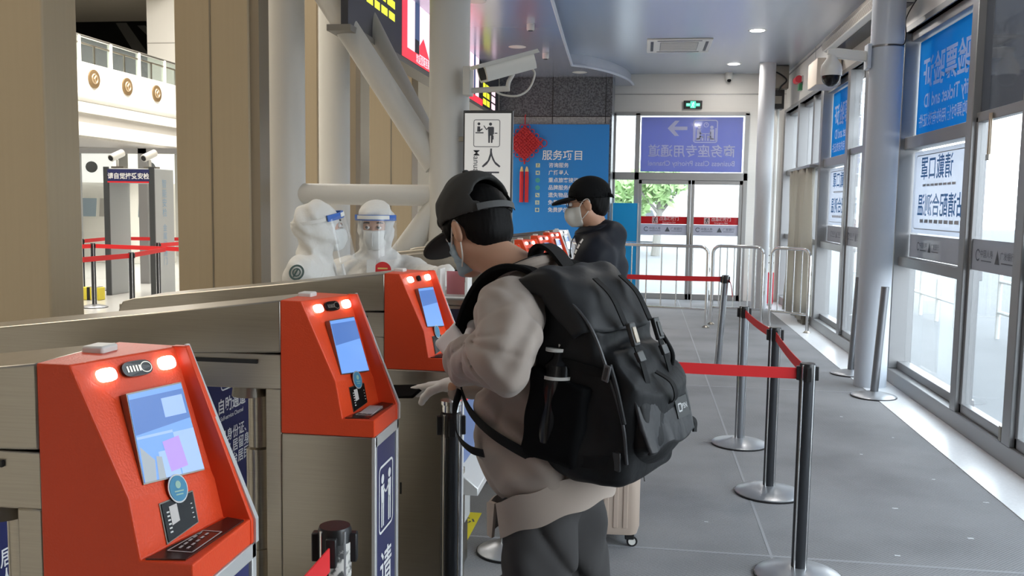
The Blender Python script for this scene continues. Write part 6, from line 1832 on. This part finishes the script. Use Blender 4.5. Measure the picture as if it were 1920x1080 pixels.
# webbing straps, buckles on the back
def strap(pts, w=.025, t=.003, side=(0, 1, 0), name='strap', m=None, parent=None):
    return MB().ribbon(curve_pts(pts, 8), side, w, t).build(name, m or M_WEB, parent or bp1)
for y in (.072, -.072):
    strap([(-.235, y, 1.418), (-.285, y, 1.375), (-.325, y, 1.305)], name='lid_strap')
    bk = MB().obox((-.345, y, 1.285), Vector((.012, 0, -.028)) * .0 + Vector((-.010, 0, -.028)), (0, .016, 0), (.006, 0, -.002)).build('buckle', M_BUCK, bp1, bevel=.003)
    MB().obox((-.352, y, 1.285), (-.007, 0, -.019), (0, .009, 0), (.003, 0, -.001)).build('buckle_tongue', mat('champagne_clip', (.42, .36, .29), .35, .4) if y > 0 else M_BUCK, bk, bevel=.002)
    strap([(-.352, y, 1.262), (-.378, y, 1.20), (-.402, y, 1.12)], name='front_strap')
    MB().obox((-.366, y, 1.232), (-.006, 0, -.012), (0, .017, 0), (.005, 0, -.002)).build('ladder_lock', M_BUCK, bp1, bevel=.002)
strap([(-.385, .02, 1.19), (-.425, .01, 1.165), (-.432, .0, 1.125), (-.41, .01, 1.105)], .02, .003, name='daisy_loop')
strap([(-.395, .075, 1.135), (-.403, .075, 1.112)], .03, .004, name='webbing_tab', m=mat('grey_tab', (.06, .06, .065), .6))
MB().tube(curve_pts([(-.345, -.10, 1.27), (-.375, -.105, 1.22), (-.372, -.11, 1.18)], 6), .006, 8).build('pull_cord', M_WEB, bp1)
# side compression strap with grey ladder buckle
strap([(-.20, .170, 1.215), (-.27, .172, 1.205), (-.335, .165, 1.195)], .022, .003, (0, 0, 1), 'side_strap')
sbk = MB().obox((-.325, .172, 1.200), (.010, -.002, .002), (0, .004, 0), (-.004, 0, .020)).build('side_buckle', mat('grey_buckle', (.11, .11, .115), .35, .3), bp1, bevel=.002)
MB().obox((-.325, .1765, 1.200), (.004, 0, .001), (0, .001, 0), (-.003, 0, .015)).build('buckle_slot', M_BLACK, sbk, smooth=False)
strap([(-.16, .17, .985), (-.27, .172, .975), (-.355, .15, .985)], .03, .004, (0, 0, 1), 'bottom_strap')
MB().obox((-.35, .155, .985), (.012, -.003, 0), (0, .005, 0), (0, 0, .024)).build('bottom_buckle', M_BUCK, bp1, bevel=.003)
strap([(-.395, -.13, 1.055), (-.425, -.145, 1.04), (-.43, -.14, 1.01)], .02, .005, name='side_tail')
strap([(-.385, .10, 1.005), (-.372, .08, .96), (-.34, .06, .925)], .025, .003, name='lower_strap')
# haul loop
strap([(-.055, 0, 1.385), (-.022, 0, 1.428), (-.014, 0, 1.468), (-.036, 0, 1.492), (-.075, 0, 1.478), (-.118, 0, 1.435)], .064, .010, (0, 1, 0), 'haul_loop')
strap([(-.042, .035, 1.455), (-.062, .040, 1.425), (-.078, .045, 1.395)], .014, .004, (1, 0, 0), 'grey_tab', mat('pale_grey_tab', (.34, .34, .34), .6))
# shoulder straps
for sd in (1, -1):
    MB().ribbon(curve_pts([(-.115, sd * .100, 1.375), (-.085, sd * .115, 1.425), (-.015, sd * .125, 1.438), (.055, sd * .125, 1.408), (.108, sd * .128, 1.335), (.136, sd * .130, 1.25), (.138, sd * .132, 1.17)], 8), (0, 1, .1 * sd), .062, .016).build('shoulder_strap', M_BAGS, bp1, bevel=.004)
    strap([(.138, sd * .132, 1.18), (.128, sd * .140, 1.10), (.080, sd * .160, 1.045), (-.010, sd * .185, 1.005), (-.12, sd * .178, .965), (-.16, sd * .14, .95)], .030, .004, (0, .3, 1), 'lower_webbing')
    MB().obox((.140, sd * .134, 1.165), (0, 0, .018), (0, .020, 0), (.006, 0, 0)).build('strap_adjuster', M_BUCK, bp1, bevel=.002)
strap([(.128, .148, 1.10), (.125, .175, 1.045), (.095, .20, .99), (.045, .215, .965), (.0, .215, .96)], .026, .003, (0, .5, 1), 'dangling_webbing')
# bottle in the side pocket
bo = thing('bottle', 'black water bottle with pale rim in the backpack\'s side pocket', 'bottle', tuple(w1p((-.165, .152, 1.0))), math.radians(155))
b = MB().lathe([(.036, 0), (.041, .01), (.041, .165), (.039, .172)], (0, 0, 0), 28); b.v = [(x - z * .10, y, z) for x, y, z in b.v]; b.build('bottle_body', M_BLACKG, bo)
tl = lambda z: (-z * .10, .0, z)
b = MB().lathe([(.0425, .170), (.0425, .178)], (0, 0, 0), 28); b.v = [(x - z * .10, y, z) for x, y, z in b.v]; b.build('pale_rim', M_WHITEP, bo)
b = MB().lathe([(.040, .178), (.037, .205), (.022, .22), (.018, .238)], (0, 0, 0), 28); b.v = [(x - z * .10, y, z) for x, y, z in b.v]; b.build('cap_dome', M_BLACKG, bo)
b = MB().lathe([(.030, .238), (.030, .246)], (.012, 0, 0), 24); b.v = [(x - z * .10, y, z) for x, y, z in b.v]; b.build('spout_lid', M_WHITEP, bo)
MB().box((-.060, -.012, .243), (-.02, .012, .258)).build('lid_tab', M_WHITEP, bo, bevel=.003)

# ================= man in black hooded jacket
M_JACK = mat('black_navy_jacket_cloth', (0.005, 0.0065, 0.012), 0.6, spec=.25, noise=(5, .2, (1, 1, 1)))
M_CAPB = mat('black_cap_cloth', (0.004, 0.004, 0.0045), 0.8, spec=.15)
m2 = thing('person', 'man in black cap, glasses, white mask and dark hooded jacket behind the backpack', 'person', (-.255, 4.84, 0), math.radians(172))
H2 = np.array((.040, 0, 1.612)); R2 = rot_y(math.radians(4))
F = SDF((-.30, -.36, 0), (.30, .36, 1.78), .008)
F.frame(R2, H2); head_shape(F); F.frame()
F.cone((.012, 0, 1.545), (-.03, 0, 1.43), .055, .065, .03)
F.ell((-.03, 0, 1.25), (.10, .14, .18), .03).ell((-.04, 0, 1.02), (.11, .14, .18), .04).ell((-.05, 0, .92), (.115, .16, .13), .05)
for sd in (1, -1):
    F.chain([(-.03, sd * .150, 1.335), (-.045, sd * .22, 1.12), (.10, sd * .195, .98)], [.045, .038, .028], .02)
    hand_shape(F, (.11, sd * .195, .972), (.85, -.2 * sd, -.4), (0, -sd, 0), (.3, 0, .9), 1.0, (.6, .65, .7, .75))
    F.chain([(-.05, sd * .09, .88), (-.03, sd * .10, .48), (-.06, sd * .10, .09)], [.088, .058, .04], .03); F.chain([(-.06, sd * .10, .06), (.10, sd * .11, .045)], [.036, .028], .02)
F.half((0, 0, .012), (0, 0, -1)); F.mesh('body', M_SKIN, m2)
face_bits(m2, R2, H2)
F = SDF(H2 - .16, H2 + .16, .005); F.frame(R2, H2)
F.ell((-.018, 0, .032), (.101, .083, .090), .02); F.ell((-.060, 0, -.028), (.046, .062, .050), .03)
F.ell((.10, 0, -.03), (.062, .075, .075), .01, 's')
for sd in (1, -1): F.ell((-.012, sd * .088, -.022), (.030, .030, .040), .006, 's', rot_y(.25)); F.ell((.05, sd * .08, -.06), (.05, .04, .06), .01, 's')
F.half((0, 0, -.075), (.2, 0, -1)); F.disp(lambda x, y, z: .002 * np.sin(x * 200 + y * 160) * np.sin(z * 60 + y * 200)); F.mesh('hair', M_HAIR, m2)
F = SDF(H2 - np.array((.17, .15, .12)), H2 + np.array((.22, .15, .18)), .005); F.frame(R2, H2)
F.ell((-.012, 0, .046), (.116, .096, .100), 0); F.ell((-.012, 0, .040), (.110, .090, .094), .004, 's'); F.half((0, 0, .028), (.05, 0, -1)); cap2 = F.mesh('cap', M_CAPB, m2)
F = SDF(H2 - np.array((.05, .15, .14)), H2 + np.array((.25, .15, .14)), .0045); F.frame(R2 @ rot_y(math.radians(8)), H2)
F.ell((.098, 0, .030), (.098, .080, .022), 0); F.ell((.088, 0, .006), (.13, .11, .026), .004, 's'); F.ell((-.01, 0, .02), (.096, .078, .08), .004, 's'); F.mesh('cap_brim', M_CAPB, cap2)
MB().obox(xyz(R2, H2, (-.130, .02, .035)), (.012, 0, .004), (0, .02, .004), (.003, 0, .008)).build('cap_strap_end', M_CAPB, cap2, bevel=.002)
F = SDF(H2 - np.array((.08, .13, .2)), H2 + np.array((.2, .13, .1)), .0045); F.frame(R2, H2)
head_shape(F, .006, False, False); F.ell((.085, 0, -.058), (.045, .052, .056), .02); F.half((0, 0, -.014), (.05, 0, 1)); F.half((0, 0, -.122), (0, 0, -1)); F.half((.026, 0, -.05), (-1, 0, .1)); mk2 = F.mesh('face_mask', M_MASKW, m2)
for sd in (1, -1):
    MB().tube(curve_pts([xyz(R2, H2, p) for p in ((.044, sd * .062, -.035), (.012, sd * .080, .010), (-.016, sd * .084, .022), (-.028, sd * .086, .0), (-.016, sd * .083, -.042), (.030, sd * .060, -.088))], 6), .0025, 6).build('ear_loop', M_ELAST, mk2)
gs = MB()
for sd in (1, -1):
    gs.tube([xyz(R2, H2, (.104 - .012 * abs(math.sin(a)) * 0, sd * .033 + .026 * math.cos(a), .002 + .017 * math.sin(a))) for a in [2 * PI * k / 16 for k in range(16)]], .0022, 6, closed=True)
    gs.tube([xyz(R2, H2, p) for p in ((.103, sd * .059, .006), (.07, sd * .078, .010), (-.01, sd * .083, .012))], .002, 6)
gs.tube([xyz(R2, H2, (.106, -.008, .004)), xyz(R2, H2, (.106, .008, .004))], .002, 6); gs.build('glasses', mat('brown_frame', (.06, .03, .02), .3), m2)
F = SDF((-.34, -.40, .72), (.30, .40, 1.54), .008)
F.ell((-.03, 0, 1.26), (.145, .195, .20), .05).ell((-.035, 0, 1.02), (.155, .19, .22), .06)
for sd in (1, -1):
    F.cone((-.03, sd * .06, 1.405), (-.035, sd * .165, 1.350), .075, .085, .06); F.chain([(-.035, sd * .165, 1.345), (-.05, sd * .225, 1.12), (.09, sd * .195, .985)], [.085, .075, .058], .075)
# stand up collar and thrown back hood
F.cone((.040, -.03, 1.440), (.040, .03, 1.440), .058, .058, .03); F.ell((-.03, 0, 1.455), (.105, .10, .055), .03); F.ell((-.100, 0, 1.425), (.055, .12, .070), .045); F.ell((-.105, 0, 1.465), (.045, .10, .040), .04); F.cone((-.05, 0, 1.47), (-.108, 0, 1.462), .062, .046, .03)
F.cone((.01, 0, 1.47), (.03, 0, 1.60), .060, .070, .01, 's')
F.disp(lambda x, y, z: .006 * np.sin(24 * y + 18 * z + 9 * x) * np.sin(15 * z + 12 * x) + .003 * np.sin(50 * x + 40 * z)); F.half((0, 0, .78), (0, 0, -1)); F.mesh('jacket', M_JACK, m2, 2)
ja = [o for o in m2.children if o.name.startswith('jacket')][0]
from mathutils.bvhtree import BVHTree
bv = BVHTree.FromPolygons([v.co for v in ja.data.vertices], [tuple(p.vertices) for p in ja.data.polygons])
b = MB()
def on_sleeve(x, z):
    hit = bv.ray_cast(Vector((x, .6, z)), Vector((0, -1, 0)))
    return (hit[0] + hit[1] * .003) if hit[0] is not None else Vector((x, .25, z))
for k in range(8):
    if k == 4: continue
    x0, z0 = .015 + .012 * k, 1.425 - .026 * k
    x1, z1 = x0 + .0085, z0 - .019
    b.face([on_sleeve(x0, z0), on_sleeve(x0 + .012, z0 + .004), on_sleeve(x1 + .012, z1 + .004), on_sleeve(x1, z1)])
x0, z0 = .066, 1.318
b.face([on_sleeve(x0 - .012, z0 - .012), on_sleeve(x0 + .022, z0 - .006), on_sleeve(x0 + .008, z0 + .014)])
b.build('white_sleeve_tape', M_WHITE, m2, smooth=False)
cr2 = [(-.005 + .088 * math.cos(a), .088 * math.sin(a), 1.470 - .020 * math.cos(a)) for a in [2 * PI * k / 28 for k in range(28)]]
MB().tube(cr2, .024, 10, closed=True).build('collar', M_JACK, m2)
MB().tube(curve_pts([(.095, .05, 1.445), (.115, .055, 1.40), (.118, .055, 1.34)], 6), .003, 6).build('drawcord', M_BLACK, m2)
MB().ball((.118, .055, 1.335), (.006, .006, .010)).build('cord_stop', M_BLACK, m2)
F = SDF((-.30, -.30, .05), (.2, .30, 1.0), .012); F.ell((-.05, 0, .90), (.14, .175, .13), .04)
for sd in (1, -1): F.chain([(-.05, sd * .09, .86), (-.03, sd * .10, .48), (-.06, sd * .10, .12)], [.115, .095, .085], .03)
F.half((0, 0, .075), (0, 0, -1)); F.mesh('trousers', mat('black_trouser_cloth', (.016, .016, .018), .85), m2)
for sd in (1, -1): shoe(m2, -.01, sd * .105, 0, M_BLACK)

# ================= two workers in white protective suits
M_SUIT = mat('white_protective_suit', (0.66, 0.64, 0.60), 0.65, bump=(16, .45, .012))
M_VISOR = glass('clear_visor', (.96, .97, .98), .07, haze=.07, hazecol=(.85, .87, .9)); M_FOAM = mat('blue_foam_band', (.03, .12, .45), .6)
M_GLW = mat('latex_glove', (.68, .67, .64), .5)
def worker(label, loc, rz, scale, arms, facing, look=(0, 0), pitch=0.0, patch_=False, badge=False, hood_over=False):
    w = thing('person', label, 'person', loc, rz); S = scale
    H = np.array((.02, 0, 1.47)) * S; R = rot_z(facing) @ rot_y(pitch)
    F = SDF((-.34, -.75, 0), (.85, .75, 1.72), .0105); F.frame(R, H); head_shape(F, 0, False); F.frame()
    F.cone((.0, 0, 1.40 * S), (-.02, 0, 1.29 * S), .05, .06, .03); F.ell((-.02, 0, 1.15), (.10, .155, .2), .04).ell((-.02, 0, .88), (.11, .15, .2), .05)
    for i, (sd, sh, el, wr, hd, hn) in enumerate(arms):
        F.chain([sh, el, wr], [.05, .04, .028], .03); hand_shape(F, wr, hd, hn, (0, -sd, .3), .92, (.25, .3, .35, .4))
    for sd in (1, -1): F.chain([(-.02, sd * .085, .80), (0, sd * .09, .45), (-.03, sd * .09, .08)], [.08, .055, .04], .03); F.chain([(-.03, sd * .09, .06), (.10, sd * .10, .045)], [.036, .028], .02)
    F.half((0, 0, .012), (0, 0, -1)); F.mesh('body', M_SKIN, w)
    face_bits(w, R, H, look)
    # suit
    F = SDF((-.40, -.75, .04), (.85, .75, 1.74), .0078)
    F.frame(R, H)
    F.ell((-.018, 0, .036), (.118, .100, .106), .02); F.ell((-.01, 0, -.045), (.100, .092, .085), .04)
    F.ell((.088, 0, -.022), (.060, .062, .088), .015, 's')
    F.frame()
    F.cone((-.01, 0, 1.36 * S), (-.02, 0, 1.29 * S), .080, .10, .025)
    F.ell((-.02, 0, 1.12), (.15, .20, .20), .05).ell((-.02, 0, .85), (.165, .20, .25), .06)
    for sd, sh, el, wr, hd, hn in arms:
        F.cone((-.02, sd * .06, 1.27 * S), sh, .070, .080, .04); F.chain([sh, el, wr], [.080, .070, .048], .03)
    for sd in (1, -1): F.chain([(-.02, sd * .09, .78), (0, sd * .10, .45), (-.03, sd * .10, .06)], [.12, .10, .085], .03)
    F.disp(lambda x, y, z: .005 * np.sin(30 * z + 22 * y + 3 * np.sin(20 * x)) * np.sin(18 * y + 16 * x + 5 * z) + .005 * np.sin(62 * z + 45 * x - 30 * y + 2 * np.sin(25 * y)) + .003 * np.abs(np.sin(40 * x - 55 * z + 35 * y))); F.mesh('suit', M_SUIT, w, 1)
    # mask
    F = SDF(H - .2, H + .22, .005); F.frame(R, H); head_shape(F, .006, False, False); F.ell((.085, 0, -.055), (.042, .050, .056), .02); F.half((0, 0, -.012), (.05, 0, 1)); F.half((0, 0, -.122), (0, 0, -1)); F.half((.030, 0, -.05), (-1, 0, .1)); mk = F.mesh('face_mask', M_MASKW, w)
    MB().tube([xyz(R, H, (.128, 0, -.03)), xyz(R, H, (.131, 0, -.06)), xyz(R, H, (.122, 0, -.10))], .002, 6).build('mask_seam', M_ELAST, mk)
    # gloves
    for sd, sh, el, wr, hd, hn in arms:
        G = SDF(np.array(wr) - .2, np.array(wr) + .2, .005); hand_shape(G, wr, hd, hn, (0, -sd, .3), .92, (.25, .3, .35, .4), g=.003); G.mesh('glove', M_GLW, w)
    # visor
    b = MB(); n = 24
    for z, off in ((.062, 0), (.02, .010), (-.06, .016), (-.17, .018)):
        for k in range(n + 1):
            a = math.radians(-82 + 164 * k / n)
            b.v.append(xyz(R, H, (-.004 + (.130 + off) * math.cos(a), (.108 + off * .6) * math.sin(a), z)))
    for j in range(3):
        for k in range(n): i = j * (n + 1) + k; b.f.append((i, i + 1, i + n + 2, i + n + 1))
    v = b.build('face_shield', M_VISOR, w)
    fb = [xyz(R, H, (-.006 + .127 * math.cos(a), .106 * math.sin(a), .050)) for a in [math.radians(-86 + 172 * k / 24) for k in range(25)]]
    fo = MB().ribbon(fb, tuple(np.array(R) @ np.array((0, 0, 1))), .030, .010).build('foam_band', M_FOAM, w)
    fb = [xyz(R, H, (-.002 + .131 * math.cos(a), .110 * math.sin(a), .052)) for a in [math.radians(-50 + 100 * k / 16) for k in range(17)]]
    MB().ribbon(fb, tuple(np.array(R) @ np.array((0, 0, 1))), .020, .002).build('white_label', M_WHITEP, fo)
    fb = [xyz(R, H, (-.014 + .122 * math.cos(a), .106 * math.sin(a), .048)) for a in [math.radians(86 + 188 * k / 24) for k in range(25)]]
    MB().ribbon(fb, tuple(np.array(R) @ np.array((0, 0, 1))), .016, .003).build('elastic_strap', M_ELAST, v)
    # zip flap
    zp = [(.128, -.01, 1.30 * S), (.150, -.01, 1.18), (.148, -.01, 1.05), (.150, -.01, .92)]
    MB().ribbon(curve_pts(zp, 4), (0, 1, 0), .045, .006).build('zip_flap', M_SUIT, w)
    for sd in (1, -1): shoe(w, .0, sd * .10, 0, M_SUIT)
    return w
w2 = worker('person in white protective suit and face shield with a red badge on the chest', (-1.425, 4.74, 0), math.radians(-80), 1.0,
            [(1, (-.02, .185, 1.225), (.25, .33, 1.20), (.60, .40, 1.262), (.97, .18, -.04), (0, .1, -1)), (-1, (-.02, -.185, 1.215), (-.02, -.20, 1.0), (.12, -.08, .92), (.9, .3, -.2), (0, .3, -1))], -.03, (-.30, -.05))
bd2 = Pane((0, 0, 0), (1, 0, 0), (0, 0, 1))
b = MB().lathe([(.045, 0), (.045, .004)], (.128, .050, 1.245), 28, 'x').build('red_badge', mat('badge_red', (.65, .03, .03), .5), w2)
gpn = Pane((.1335, .050, 1.245), (0, 1, 0), (0, 0, 1)); gpn.rect(-.026, .006, .026, .014).rect(-.014, -.018, .026, -.010); gpn.build('badge_print', mat('badge_yellow', (.75, .5, .15), .5), b)
w1 = worker('person in white protective suit turned sideways with a round dark sleeve emblem', (-1.572, 4.23, 0), math.radians(8), 1.0,
            [(1, (-.03, .165, 1.255), (.05, .18, .98), (.20, .12, .90), (.9, -.3, -.2), (0, -.3, -1)), (-1, (-.03, -.165, 1.265), (-.09, -.185, 1.0), (.06, -.15, .88), (.9, .2, -.3), (0, .3, -1))], .60, (0, 0), math.radians(-12))
gpn = Pane((-.035, -.258, 1.275), (.98, -.05, .1), (-.02, .16, .98)); gpn.ring(0, 0, .036, .009).ring(0, 0, .020, .006).line([(-.015, -.02), (.008, .018)], .008); gpn.text('LE', .05, -.01, -.075, .01); gpn.build('sleeve_emblem', mat('emblem_green', (.06, .10, .09), .5), w1)
